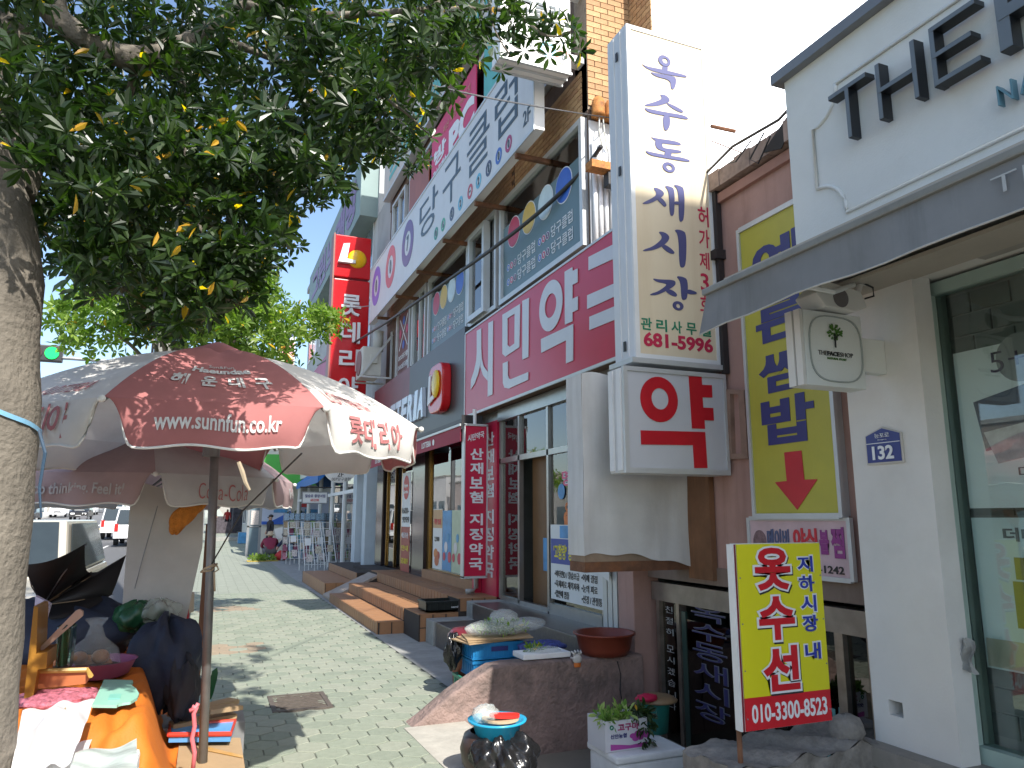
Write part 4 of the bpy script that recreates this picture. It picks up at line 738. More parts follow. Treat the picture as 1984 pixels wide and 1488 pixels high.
text(pks, '메이비', mat('slate_print', (.08,.1,.2), .4), 'x', 3.797, 4.34, 4.12, 1.38, 1.52, bold=.04); text(pks, '야식', RED, 'x', 3.797, 4.08, 3.86, 1.38, 1.53, bold=.04); text(pks, '찜', mat('purple_print', (.25,.03,.2), .4), 'x', 3.797, 3.74, 3.63, 1.34, 1.54, bold=.04); text(pks, '볼', mat('purple_print', (0,0,0)), 'x', 3.797, 3.84, 3.76, 1.36, 1.52, bold=.04); text(pks, '682-1242', BLACK, 'x', 3.797, 4.0, 3.65, 1.24, 1.29, bold=.02)

ts = thing('tailor_sign', 'bright yellow standing sign with red tailor lettering and a red phone band at its foot', 'sign', (3.0,3.3,0))
yS = 3.3; c1 = (2.664, 3.3, 1.454); c2 = (3.259, 3.3, 1.46); c3 = (3.258, 3.3, 0.514); c4 = (2.682, 3.3, 0.496); YP = mat('signal_yellow', (.66,.62,.01), .35, 0, .04, 3)
X0, X1, Z0, Z1 = (c1[0]+c4[0])/2, (c2[0]+c3[0])/2, (c4[2]+c3[2])/2, (c1[2]+c2[2])/2; zb = Z0+.17*(Z1-Z0)
obj('sign_face', MB().box(X0,X1,yS,yS+.006,zb,Z1), YP, ts); obj('phone_band', MB().box(X0,X1,yS-.001,yS+.006,Z0,zb), mat('band_red', (.55,.01,.02), .35), ts)
obj('sign_body', MB().box(X0-.005,X1+.002,yS+.007,yS+.05,Z0-.003,Z1+.003), WHITE, ts); obj('side_stripe', MB().box(X0-.028,X0-.006,yS+.002,yS+.05,Z0,Z1), mat('white_paint', (0,0,0)), ts); obj('side_stripe', MB().box(X0-.018,X0-.008,yS-.001,yS+.002,Z0,Z1), mat('stripe_maroon', (.15,.01,.02), .4), ts)
obj('post', MB().tube([(X0-.0,yS+.06,.2),(X0-.0,yS+.06,Z1)], .014, 8), RUST, ts)
for k in range(4): obj('screw', discy(MB(), X0+.012, yS-.001, Z0+.06+k*(Z1-Z0)/4, .004), GREY, ts); obj('screw', discy(MB(), X1-.012, yS-.001, Z0+.06+k*(Z1-Z0)/4, .004), GREY, ts)
H3 = (Z1-zb); wS = X1-X0
for k, ch in enumerate('옷수선'):
    z1_ = Z1-.02-k*H3*.33; z0_ = z1_-H3*.29; a0 = X0+wS*(.19+.015*k); a1 = a0+wS*.42
    text(ts, ch, BLACK, 'y', yS-.001, a0-.008, a1+.022, z0_-.022, z1_+.0, bold=.07, ext=.001); text(ts, ch, WPRINT, 'y', yS-.003, a0-.014, a1+.014, z0_-.012, z1_+.01, bold=.085, ext=.001); text(ts, ch, mat('band_red', (0,0,0)), 'y', yS-.005, a0, a1, z0_, z1_, bold=.035, ext=.001, name='letter')
BLP = mat('cobalt_print', (.02,.04,.35), .4)
zc = Z1-.07
for ch in '지하시장 내':
    if ch == ' ': zc -= .04; continue
    a0 = X0+wS*.70+(Z1-zc)*.03; text(ts, ch, WPRINT, 'y', yS-.001, a0-.008, a0+wS*.19+.008, zc-.095, zc+.008, bold=.07, ext=.001); text(ts, ch, BLP, 'y', yS-.003, a0, a0+wS*.19, zc-.088, zc, bold=.025, ext=.001); zc -= .107
text(ts, '010-3300-8523', WPRINT, 'y', yS-.002, X0+.04, X1-.03, Z0+.035, zb-.035, bold=.025, ext=.001)

# ================= PARAPETS OF THE BASEMENT STAIR =================
pw = thing('stair_parapet', 'weathered pink and grey concrete parapet sloping down to the pavement', 'parapet', (2.6,6,0))
PWM = mat('weathered_parapet', (.27,.19,.165), .92, 0, .2, 5, bump=.8, bscale=26, dirt=.95, dirtc=(.075,.065,.058)); PWM.node_tree.nodes['Bump'].inputs['Distance'].default_value = .03
pb = MB().prism([(1.55,5.9,-.02),(1.66,5.9,.04),(1.9,5.9,.21),(2.12,5.9,.33),(2.26,5.9,.395),(2.4,5.9,.41),(3.7,5.9,.4),(3.7,5.9,-1.3),(2.0,5.9,-1.3),(2.0,5.9,-.12),(1.55,5.9,-.12)], (0,.22,0))
o = obj('concrete', pb, PWM, pw); bevel(o, .035, 3)
cr = MB().tube([(3.42,5.895,.36),(3.45,5.894,.25),(3.44,5.895,.12),(3.47,5.894,-.05),(3.45,5.895,-.3)], [.006,.004,.006,.004,.002], 5); obj('crack', cr, DARK, pw)
sp = thing('granite_parapet', 'rough grey granite block at the foot of the yellow tailor sign', 'parapet', (3.0,3.4,0))
def gr(u, v): return (2.55+1.0*u, 3.25+.45*v, .33+.05*u+.018*math.sin(u*17+v*5)+.012*math.sin(u*31+v*13))
GRN = mat('rough_granite', (.2,.185,.165), .95, 0, .35, 14, bump=1, bscale=34)
gb = MB().grid(gr, 30, 14); gb.grid(lambda u, v: (2.55+1.0*u, 3.7+.01*math.sin(u*40), gr(u, 1)[2]-.9*v), 30, 3); gb.grid(lambda u, v: (2.55+1.0*u, 3.25-.012*math.sin(u*33), gr(u, 0)[2]-.9*v), 30, 3); gb.grid(lambda u, v: (2.55, 3.25+.45*u, gr(0, u)[2]-.9*v), 8, 3); obj('block', gb, GRN, sp, smooth=True)
obj('boulder', MB().sph((3.42,3.36,.42),(.1,.09,.09),12,8,.1,3), GRN, sp, smooth=True)
st2 = struct('stairwell_floor', MB().add([(2.0,2.5,-1.0),(3.9,2.5,-1.0),(3.9,5.9,-1.0),(2.0,5.9,-1.0)],[(0,1,2,3)]).box(1.98,2.03,2.5,5.9,-1.0,-.06), CONC)


# ================= COSMETICS SHOP (right) =================
fs = thing('cosmetics_shop', 'white rendered cosmetics shop with a big framed fascia, pillar and green tinted window', 'shop', (4,2,0))
FSW = mat('white_render', (.68,.7,.67), .8, 0, .05, 2, bump=.15, bscale=80, dirt=.2, dirtc=(.4,.38,.33)); FSP = mat('pillar_render', (.66,.64,.6), .8, 0, .06, 2, bump=.15, bscale=70, dirt=.25, dirtc=(.36,.33,.28))
HOLEY = (3.13, 3.22)
pl = MB().box(3.6,3.74,2.81,HOLEY[0],.36,3.0).box(3.6,3.9,HOLEY[1],3.33,.36,3.0).box(3.6,3.74,HOLEY[0],HOLEY[1],.36,.52).box(3.6,3.74,HOLEY[0],HOLEY[1],.6,3.0)
obj('pillar', pl, FSP, fs); obj('vent_hole', MB().box(3.72,3.74,HOLEY[0],HOLEY[1],.52,.6), DARK, fs)
obj('wall', MB().box(3.9,9,3.2,3.34,-.9,4.3).box(3.62,3.9,-3,3.33,2.95,3.2).box(3.9,9,-3,3.2,3.0,3.2), FSP, fs)
obj('fascia', MB().box(3.33,3.6,-4,3.38,3.0,4.42), FSW, fs); obj('coping', MB().box(3.27,3.64,-4,3.44,4.42,4.49), mat('coping_grey', (.2,.21,.22), .5, .3, .1), fs); obj('roof', MB().box(3.64,9,-4,3.38,4.3,4.4), CONC, fs)
obj('soffit', MB().box(2.75,3.33,-4,3.38,2.98,3.0), mat('soffit_beige', (.42,.38,.32), .8, 0, .1, 3), fs); obj('ceiling_light', MB().box(3.4,3.7,2.2,2.45,2.935,2.95), mat('light_frame', (.3,.28,.25), .5), fs)
obj('soffit', MB().box(3.33,3.62,-4,3.33,2.93,2.95), mat('soffit_beige', (0,0,0)), fs)
# relief frame on the fascia
rel = MB(); zt, zb_, yl = 4.2, 3.35, 3.17; R = .2
pth = [(3.325, -3.5, zt-.03), (3.325, yl-R, zt-.03)] + [(3.325, yl-R+R*math.sin(a), zt-.03-R+R*math.cos(a)) for a in ()]
for k in range(9): a = math.pi/2*k/8; pth.append((3.325, yl-.0-R+ (R*(1-math.cos(a))), zt-.03-R*math.sin(a)))
pth += [(3.325, yl, zb_+.03+R)]
for k in range(9): a = math.pi/2*k/8; pth.append((3.325, yl-R*math.sin(a), zb_+.03+R*math.cos(a)))
pth += [(3.325, yl-R, zb_+.0), (3.325, -3.5, zb_+.0)]
obj('relief_frame', rel.tube(pth, .012, 8), FSW, fs, smooth=True)
# raised letters, each its own piece
LB = mat('letter_dark', (.015,.018,.022), .3, .2, .05); LT = mat('letter_teal', (.12,.25,.3), .4)
LF = mat('letter_face_grey', (.17,.19,.2), .4, .3, .06)
def stroke_letter(name, segs, y0, w, z0, h, m, t=.075, d=.1, x=3.33):
    """letter from straight bars; segs in unit box (u right, v up)"""
    mb = MB()
    for i_, (u0, v0, u1, v1) in enumerate(segs):
        a = Vector((x-d/2-.02-.0015*i_, y0-w*u0, z0+h*v0)); b = Vector((x-d/2-.02-.0015*i_, y0-w*u1, z0+h*v1)); c = (a+b)/2; dr_ = (b-a); L = dr_.length; dr_.normalize(); n = Vector((1,0,0)).cross(dr_).normalized()
        mb.m(0).obox(c, (d/2,0,0), dr_*(L/2+t/2-.0007*i_), n*(t/2-.0004*i_)); mb.m(1).obox(c-Vector((d/2+.002,0,0)), (.0018,0,0), dr_*(L/2+t/2-.002), n*(t/2-.002))
    return obj(name, mb, [m, LF], fs)
bar = {'T': [(0,1,1,1),(.5,0,.5,.96)], 'H': [(0,0,0,1),(1,0,1,1),(.04,.5,.96,.5)], 'E': [(0,0,0,1),(.04,1,1,1),(.04,.5,.85,.5),(.04,0,1,0)], 'F': [(0,0,0,1),(.04,1,1,1),(.04,.5,.85,.5)],
       'A': [(0,0,.5,1),(1,0,.5,1),(.2,.35,.8,.35)], 'C': [(0,.15,0,.85),(.04,1,1,1),(.04,0,1,0)]}
yc = 2.94; 
for ch, w_, gp, t_ in (('T',.24,.09,.028),('H',.22,.11,.028),('E',.22,.13,.028),('F',.24,.12,.062),('A',.3,.12,.062),('C',.26,.12,.062),('E',.24,.1,.062)):
    stroke_letter('letter', bar[ch], yc, w_, 3.74, .30, LB, t=t_, d=.07); yc -= w_+gp
text(fs, 'NATURAL STORY', LT, 'x', 3.31, 2.02, .9, 3.48, 3.58, bold=-.01, ext=.04, space=1.3)
# awning with hanging valance
AWG = mat('awning_grey', (.22,.23,.24), .75, 0, .12, 4, dirt=.5, dirtc=(.1,.11,.11), streak=True, trans=.1)
aw = thing('grey_awning', 'long dirty grey fabric awning with its end curling over the yellow wall sign', 'awning', (2.9,1,2.9))
def av(u, v): y = 3.42-7*u; return (2.65-.008*math.sin(u*70)*v-.02*v*math.exp(-u*60), y+.06*v*math.exp(-u*90), 2.895-.2*v-.012*v*math.sin(u*45)*math.exp(-u*4)-.03*v*math.exp(-u*140))
obj('valance', MB().grid(av, 120, 6).grid(lambda u, v: (av(u,v)[0]+.005, av(u,v)[1], av(u,v)[2]), 120, 6), AWG, aw, smooth=True)
obj('canopy_fabric', MB().add([(2.66,3.42,2.91),(2.66,-3.6,2.91),(3.32,-3.6,3.2),(3.32,3.42,3.2),(2.66,3.42,2.9),(2.66,-3.6,2.9),(3.32,-3.6,3.19),(3.32,3.42,3.19)], [(0,1,2,3),(7,6,5,4),(0,3,7,4)]), AWG, aw)
obj('front_rail', MB().bbox(2.63,2.68,-3.6,3.44,2.895,2.935,.008), mat('rail_grey', (.24,.24,.22), .5, .2, .1, dirt=.4), aw); obj('piping', MB().tube([av(k/40, 1) for k in range(41)], .005, 5), mat('piping_pale', (.45,.44,.4), .7), aw)
text(aw, 'THEFACESHOP', mat('awning_print', (.4,.42,.42), .6), 'x', 2.636, 1.69, .5, 2.78, 2.85, bold=-.015)
obj('arm', MB().tube([(2.7,3.0,2.88),(3.1,2.9,2.82),(3.36,3.0,2.92)], .016, 8), WHITE, aw)
# shop window
GLASSG2 = glass('pale_shop_glass', (.95,1,.98), .03)
sh = thing('shop_window', 'green tinted shop window with poster panels and a stone sill', 'window', (3.75,1.5,.5))
GRF = mat('green_frame', (.34,.44,.385), .4, .1, .08, 3)
obj('window_frame', MB().box(3.78,3.9,2.84,3.2,.42,2.93).box(3.78,3.86,-3,2.84,2.86,2.93).box(3.76,3.88,-3,2.84,.36,.44), GRF, sh)
obj('pane', MB().box(3.815,3.82,-3,2.84,.44,2.86), GLASSG2, sh)
obj('sill', MB().box(3.48,4.0,-3,3.34,.26,.36), mat('sill_stone', (.24,.22,.19), .8, 0, .15, 12, bump=.3), sh); obj('plinth', MB().box(3.54,4.0,-3,3.34,-.1,.26), FSW, sh)
obj('room', MB().box(7,7.1,-3,3.1,.3,3.0).box(4.0,7,-3,3.1,.3,.36), mat('shop_room', (.5,.55,.5), .8), sh); BRG = mat('decor_brick_grey', (.16,.19,.18), .8, 0, .15, 10)
obj('display_wall', MB().box(3.96,4.0,-3,3.1,.36,2.93), mat('decor_joint', (.25,.28,.26), .8), sh)
nb = 0
for r in range(19):
    for i in range(9):
        z = .47+r*.127; y = 2.95-i*.23-(.11 if r % 2 else 0)
        if y < .9 or (z > 2.35 and y < 2.5): continue
        obj('brick', MB().box(3.945,3.962,max(y-.215,.8),min(y,2.95),z,z+.115), BRG, sh)
for k in range(9): a = math.radians(95+k*11); obj('arch_brick', MB().obox((3.935,1.55+.62*math.cos(math.pi-a)*-1,1.9+.62*math.sin(a)),(.012,0,0),(0,.055,0),(0,0,.1)), BRG, sh)
obj('lower_opening', MB().box(3.93,3.935,.9,2.1,2.0,2.35), DARK, sh)
def poster(n, lab, y0, y1, z0, z1, m): return flat(n, lab, 'poster', 'x', 3.84, y0, y1, z0, z1, m)
PGR = mat('poster_greywhite', (.84,.87,.86), .5, 0, .05, 2)
p1_ = poster('mask_poster', 'upper shop poster with mask packets and the words five plus five', 2.79, 1.2, 1.65, 2.51, PGR); obj('badge', discx(MB(), 3.838, 2.42, 2.42, .13), mat('badge_grey', (.3,.31,.3), .5), p1_)
text(p1_, '5+5', mat('plum_print', (.07,.04,.09), .5), 'x', 3.834, 2.58, 2.3, 2.36, 2.47, bold=-.01); text(p1_, '마스크시트', mat('slate_print2', (.12,.14,.14), .5), 'x', 3.835, 2.5, 2.1, 1.8, 1.86, bold=0)
obj('packet_print', MB().prism([(3.837,2.7,2.22),(3.837,2.3,2.3),(3.837,2.28,2.0),(3.837,2.66,1.95)], (-.002,0,0)), mat('packet_navy', (.05,.07,.12), .5, 0, .3, 20), p1_); obj('packet_print', MB().prism([(3.836,2.66,2.05),(3.836,2.3,2.1),(3.836,2.3,1.93),(3.836,2.6,1.88)], (-.002,0,0)), mat('packet_silver', (.4,.42,.43), .3, 0, .3, 20), p1_)
p2_ = poster('essence_poster', 'lower pale blue shop poster with two amber bottles', 2.56, 1.2, .84, 1.24, mat('poster_paleblue', (.5,.6,.6), .5, 0, .05, 2)) if False else poster('essence_poster', 'lower pale blue shop poster with two amber bottles', 2.79, 1.2, .83, 1.6, mat('poster_paleblue', (.66,.76,.76), .5, 0, .05, 2))
obj('footer_print', MB().box(3.837,3.839,1.2,2.78,.84,.98), mat('footer_cream', (.5,.47,.36), .5), p2_); text(p2_, '더테라피', mat('slate_print2', (0,0,0)), 'x', 3.835, 2.62, 2.25, 1.48, 1.55, bold=.03); text(p2_, '6종 키트', mat('slate_print2', (0,0,0)), 'x', 3.834, 2.55, 2.25, .88, .93, bold=.01)
for k in range(2): obj('bottle_print', MB().box(3.835,3.838,2.5-k*.13,2.6-k*.13,1.05,1.28).box(3.835,3.838,2.52-k*.13,2.58-k*.13,1.29,1.4), mat('bottle_amber_%d' % k, ((.3,.27,.06),(.45,.44,.33))[k], .3), p2_)
# projecting sign, speaker, number plate
ss = thing('tree_logo_sign', 'small white square projecting sign with a green tree emblem', 'sign', (3.2,3.0,2.3))
obj('sign_body', MB().bbox(2.965,3.395,3.0,3.12,2.31,2.735,.006), FSW, ss); obj('side_panel', MB().box(2.94,2.96,3.0,3.045,2.31,2.735).box(2.94,2.96,3.06,3.11,2.31,2.735), FSP, ss)
o1 = rrect((3.185,2.996,2.525),.195,.19,(1,0,0),(0,0,1),8,3.2); i1 = rrect((3.185,2.996,2.525),.188,.183,(1,0,0),(0,0,1),8,3.2); obj('relief_frame', MB().ring(o1, i1, (0,-.006,0)), mat('relief_grey', (.33,.36,.34), .6), ss)
obj('bracket', MB().bbox(3.395,3.6,3.03,3.1,2.42,2.62,.005), FSW, ss)
GRL = mat('leaf_print_green', (.06,.16,.02), .5); mb = MB(); R3 = random.Random(5)
for k in range(48): a = 2*math.pi*R3.random(); r = .055*math.sqrt(R3.uniform(.06,1)); mb.prism(ell((3.18+r*math.cos(a), 2.996-.0001*k, 2.622+r*.72*math.sin(a)), .0105, .0055, (1,0,0), n=8, rot=a), (0,-.001,0))
obj('tree_crown_print', mb, GRL, ss); obj('tree_trunk_print', MB().obox((3.178,2.99,2.572),(.005,0,0),(0,.001,0),(0,0,.04)).obox((3.192,2.99,2.595),(.014,0,.012),(0,.001,0),(-.002,0,.003)), BLACK, ss)
text(ss, 'THE', BLACK, 'y', 2.995, 3.052, 3.112, 2.483, 2.508, bold=-.01); text(ss, 'FACE', BLACK, 'y', 2.995, 3.116, 3.206, 2.483, 2.508, bold=.04); text(ss, 'SHOP', BLACK, 'y', 2.995, 3.21, 3.305, 2.483, 2.508, bold=-.01); text(ss, 'NATURAL STORY', GRL, 'y', 2.995, 3.115, 3.255, 2.462, 2.474, bold=.02)
sk = thing('wall_speaker', 'dusty white hexagonal outdoor loudspeaker hung under the awning', 'speaker', (3.15,3.0,2.8))
o = obj('speaker_body', MB().prism([(3.02,2.95,2.82),(3.1,2.95,2.9),(3.36,2.95,2.87),(3.4,2.95,2.78),(3.3,2.95,2.74),(3.09,2.95,2.75)], (0,.16,0)), FSP, sk); bevel(o, .01, 2)
obj('grille', discy(MB(), 3.2, 2.948, 2.81, .055), mat('speaker_grille', (.16,.14,.14), .6), sk); obj('bracket', MB().tube([(3.38,3.0,2.86),(3.42,3.0,2.94),(3.5,3.0,2.95)], .018, 8), FSP, sk); obj('cable', MB().tube([(3.42,2.98,2.84),(3.48,2.97,2.86),(3.48,2.97,2.91),(3.43,2.98,2.93)], .006, 6), BLACK, sk)
npl = thing('house_number_plate', 'blue house-number plate reading 132 with a pointed top on the white pillar', 'number plate', (3.6,3.09,1.9))
def pent(e, x): return [(x,3.215-e,1.905+e),(x,3.215-e,2.075-e*.3),(x,3.09,2.12-e),(x,2.965+e,2.075-e*.3),(x,2.965+e,1.905+e)]
obj('plate_rim', MB().prism(pent(0,3.598), (-.01,0,0)), mat('plate_rim', (.5,.47,.42), .5), npl); obj('plate', MB().prism(pent(.01,3.587), (-.003,0,0)), mat('plate_blue', (.03,.045,.2), .35), npl)
text(npl, '132', WPRINT, 'x', 3.582, 3.165, 3.02, 1.93, 2.01, bold=.03); text(npl, '능포로', WPRINT, 'x', 3.582, 3.14, 3.04, 2.055, 2.082, bold=.0); text(npl, 'Neungpo-ro', WPRINT, 'x', 3.582, 3.12, 3.06, 2.04, 2.047, bold=0); obj('divider', MB().box(3.581,3.584,2.975,3.205,2.024,2.028), WPRINT, npl)
sc_ = thing('dusty_cloth_scrap', 'grey cloth scrap stuck low on the window edge', 'cloth', (3.7,2.8,.9)); obj('cloth', MB().grid(lambda u, v: (3.69+.02*math.sin(u*9+v*4), 2.83-.09*u-.01*math.sin(v*7), .98-.16*v+.01*math.sin(u*12)), 8, 8), mat('scrap_grey', (.3,.3,.28), .9), sc_)

# block added unseen behind the viewpoint, sized to shade the tall market sign
nbk = thing('shade_block', 'plain rendered four-storey block added out of view to shade the market sign', 'building', (7,-8,0))
obj('wall', MB().box(4.0,10,-14,-2.2,0,10.9), FSP, nbk); obj('roof', MB().box(3.9,10.1,-14.1,-2.1,10.9,11.1), CONC, nbk)
for k in range(3):
    for j in range(4): f_ = obj('window', MB().box(3.96,4.0,-12.5+j*2.8,-10.9+j*2.8,1.8+k*2.9,3.4+k*2.9), ALU, nbk); obj('pane', MB().box(3.94,3.955,-12.4+j*2.8,-11+j*2.8,1.9+k*2.9,3.3+k*2.9), DARK, f_)


# ================= BUILDINGS FURTHER ALONG =================
def facade(name, label, x, y0, y1, z1, wallm, rows, cols, wz0, wh, step, roofm=CONC, depth=8, wx=.03, parts=True):
    b = thing(name, label, 'building', (x+depth/2,(y0+y1)/2,gz(y0)))
    obj('wall', MB().box(x,x+depth,y0,y1,gz(y0)-.5,z1), wallm, b); obj('roof', MB().box(x-.15,x+depth+.1,y0-.05,y1+.1,z1,z1+.25), roofm, b)
    L = (y1-y0)/cols
    for r in range(rows):
        for c in range(cols):
            a = y0+c*L+L*.12; e = y0+(c+1)*L-L*.12; zb2 = wz0+r*step
            f = obj('window', MB().box(x-wx,x,a,e,zb2,zb2+.08).box(x-wx,x,a,e,zb2+wh-.08,zb2+wh).box(x-wx,x,a,a+.08,zb2+.08,zb2+wh-.08).box(x-wx,x,e-.08,e,zb2+.08,zb2+wh-.08).box(x-wx,x,(a+e)/2-.03,(a+e)/2+.03,zb2+.08,zb2+wh-.08), ALU, b)
            obj('pane', MB().box(x-.012,x-.004,a+.08,e-.08,zb2+.08,zb2+wh-.08), mat('far_window_glass', (.12,.17,.2), .08, 0, .2, 1), f)
    return b
B2W = mat('bookshop_building_wall', (.42,.44,.44), .8, 0, .08, 1, dirt=.3)
b2 = facade('shop_building', 'grey-white three-storey building with big windows beyond the red vertical sign', 3.9, 19.4, 35, 12.2, B2W, 2, 4, 5.4, 2.4, 3.2)
obj('corner_wall', MB().box(3.9,7,17.7,19.4,0,10), mat('corner_grey', (.35,.36,.36), .85, 0, .1, 2, dirt=.3), b2)
gf = thing('green_grey_fascia', 'grey-green high fascia board with purple lettering beyond the red vertical sign', 'sign', (3.5,25,10)); obj('sign_panel', MB().box(3.4,3.9,19.5,31,9.95,11.7), mat('greygreen_panel', (.2,.28,.27), .6, 0, .1, 1), gf)
text(gf, '그린노래방', mat('purple_print2', (.2,.12,.25), .5), 'x', 3.39, 30, 20, 10.2, 11.4, bold=.05)
nb_ = thing('bar_window_sign', 'magenta bar window banner with blue lettering on the upper floor', 'banner', (3.7,26,5)); obj('banner', MB().box(3.74,3.8,22,31,5.3,7.6), mat('bar_magenta', (.35,.03,.12), .5, 0, .3, 1.5), nb_); text(nb_, 'BAR', WPRINT, 'x', 3.73, 26.5, 22.5, 5.6, 7.2, bold=.04); obj('banner_panel', MB().box(3.72,3.74,27,31,5.3,6.8), mat('bar_navy', (.03,.06,.15), .5), nb_); text(nb_, 'cola', mat('pale_yellow_print', (.6,.5,.2), .5), 'x', 3.71, 30.8, 27.3, 5.5, 6.6, bold=.06)
bs = thing('bookshop', 'white framed bookshop front with tall glass doors behind the magazine racks', 'shop', (4.0,26,0))
f = MB()
for y in (20.3,22.6,25.0,27.8,31.2,34.8): f.box(3.78,3.9,y,y+.14,0,3.3)
f.box(3.8,3.9,20.3,35,3.3,3.7).box(3.8,3.9,20.3,35,2.3,2.4); obj('door_frame', f, WHITE, bs)
obj('pane', MB().box(3.84,3.85,20.4,35,.1,3.3), GLASSD, bs); obj('pilaster', MB().box(3.6,3.88,18.2,18.6,.3,3.6).box(3.62,3.88,19.6,20.1,0,3.6), mat('blue_white_paint', (.45,.52,.57), .6, 0, .08, 3, dirt=.4, dirtc=(.2,.2,.2), streak=True), bs)
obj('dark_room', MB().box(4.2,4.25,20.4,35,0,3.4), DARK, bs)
ba = thing('blue_awning', 'small bright blue awning over the bookshop door', 'awning', (3.8,28,3)); obj('fabric', MB().prism([(3.35,25.2,2.75),(3.35,25.2,2.98),(3.88,25.2,3.4),(3.88,25.2,3.3)], (0,6.4,0)), mat('awning_blue', (.015,.13,.4), .6, 0, .08, 3), ba)
rs = thing('round_cue_sign', 'round white hanging sign with crossed billiard cues and the text 2F', 'sign', (3.3,19.5,2.9))
c_ = (3.15, 19.5, 2.938); rr = .44
obj('sign_body', discy(MB(), c_[0], 19.55, c_[2], rr*1.02, ext=.14), WHITE, rs); obj('sign_face', discy(MB(), c_[0], 19.41, c_[2], rr*.97, ext=.006), PAPER, rs)
obj('cue_print', MB().obox((c_[0],19.4,c_[2]+.14),(.26,0,.15),(0,.003,0),(-.007,0,.012)).obox((c_[0],19.395,c_[2]+.14),(.26,0,-.15),(0,.003,0),(.007,0,.012)), BLACK, rs)
for (dx, dz, cc2) in ((-.16,.12,'ring_1'),(.16,.16,'ring_1'),(0,.0,'ring_0'),(0,.26,'ring_1')): obj('ball_print', discy(MB(), c_[0]+dx, 19.4, c_[2]+dz, .045), mat(cc2, (0,0,0)), rs)
for k in range(8): obj('ball_ring', ringy(MB(), c_[0]-.3+k*.086, 19.4, c_[2]-.12, .035, .018), mat(('ring_0','ring_1','ring_2')[k % 3], (0,0,0)), rs)
text(rs, '2F', BLACK, 'y', 19.4, c_[0]-.08, c_[0]+.08, c_[2]-.29, c_[2]-.17, bold=.01); text(rs, '007당구클럽', BLACK, 'y', 19.4, c_[0]-.22, c_[0]+.26, c_[2]-.4, c_[2]-.31, bold=.0)
obj('bracket', MB().tube([(c_[0]+rr,19.5,c_[2]),(3.9,19.5,c_[2])], .02).tube([(c_[0]+rr*.7,19.5,c_[2]+.3),(3.9,19.5,c_[2]+.5)], .015), BLACK, rs)
hs = thing('bookshop_hanging_sign', 'small white rectangular hanging bookshop sign on a scrolled iron arm', 'sign', (3.4,25,2.2)); q0 = (2.868, 25, 2.08); q1 = (3.637, 25, 2.416)
obj('sign_board', MB().box(q0[0],q1[0],25,25.05,q0[2],q1[2]), PAPER, hs); obj('frame_trim', MB().box(q0[0]-.03,q0[0],24.98,25.06,q0[2]-.03,q1[2]+.03).box(q1[0],q1[0]+.03,24.98,25.06,q0[2]-.03,q1[2]+.03).box(q0[0],q1[0],24.98,25.06,q1[2],q1[2]+.03).box(q0[0],q1[0],24.98,25.06,q0[2]-.03,q0[2]), GREY, hs)
text(hs, '칠승로 중앙서점', NAVY, 'y', 24.99, q0[0]+.07, q1[0]-.05, q0[2]+.17, q1[2]-.06, bold=.02); text(hs, '6812330', RED, 'y', 24.99, q0[0]+.25, q1[0]-.25, q0[2]+.05, q0[2]+.13, bold=.02); obj('arm', MB().tube([(q0[0]-.1,25.02,q1[2]+.17),(3.9,25.02,q1[2]+.17)], .02), BLACK, hs)
# magazine racks
MAGC = [mat('magazine_%d' % k, c, .4, 0, .7, 30) for k, c in enumerate(((.4,.15,.2),(.2,.3,.38),(.5,.45,.42),(.2,.3,.12),(.3,.22,.12),(.22,.05,.1),(.08,.1,.16),(.42,.38,.3)))]
def magrack(y, x, name_label):
    t = thing('magazine_rack', name_label, 'magazine rack', (x,y,0)); f = MB()
    for (a, b) in ((x-.55,y),(x+.55,y)): f.tube([(a,b,.1),(a,b,1.75)], .015, 6)
    for z in (.3,.7,1.1,1.5): f.tube([(x-.55,y,z),(x+.55,y,z)], .012, 6)
    obj('rack_frame', f, GREY, t)
    for r in range(6):
        for c in range(6): obj('magazine', MB().obox((x-.46+c*.185,y-.05-.03*((r+c) % 2),.28+r*.27+.02*((c*3) % 2)),(.078,0,0),(0,.006,.004),(0,.03,.11)), MAGC[(r*5+c*3+r*c) % 8], t)
    return t
magrack(27.6, 3.1, 'tall magazine rack packed with colourful covers below the bookshop sign'); magrack(27.0, 3.75, 'second magazine rack crowded with covers close to the bookshop door')
def wire_rack(y, x, lab):
    t = thing('wire_rack', lab, 'wire rack', (x,y,0)); f = MB()
    for k in (0, .28, .56): f.tube([(x+k,y,.05),(x+k,y,.25),(x+k,y+1.3,1.45),(x+k,y+1.35,0)], .014, 6)
    for k in range(7): s = k/6; f.tube([(x,y+1.3*s,.25+1.2*s),(x+.56,y+1.3*s,.25+1.2*s)], .009, 5)
    obj('rack_frame', f, mat('white_wire', (.65,.65,.63), .4), t)
    for k in range(5): obj('magazine', MB().obox((x+.14+.28*(k % 2),y+.15+k*.25,.42+k*.23),(.09,0,0),(0,.005,.005),(0,.03,.1)), (MAGC[2],MAGC[7],PAPER)[k % 3], t)
wire_rack(22.6, 2.75, 'white stepped wire rack nearest the terracotta steps'); wire_rack(23.6, 3.25, 'second white stepped wire rack against the bookshop wall'); wire_rack(26.2, 2.7, 'low white wire rack next to the seated trader')
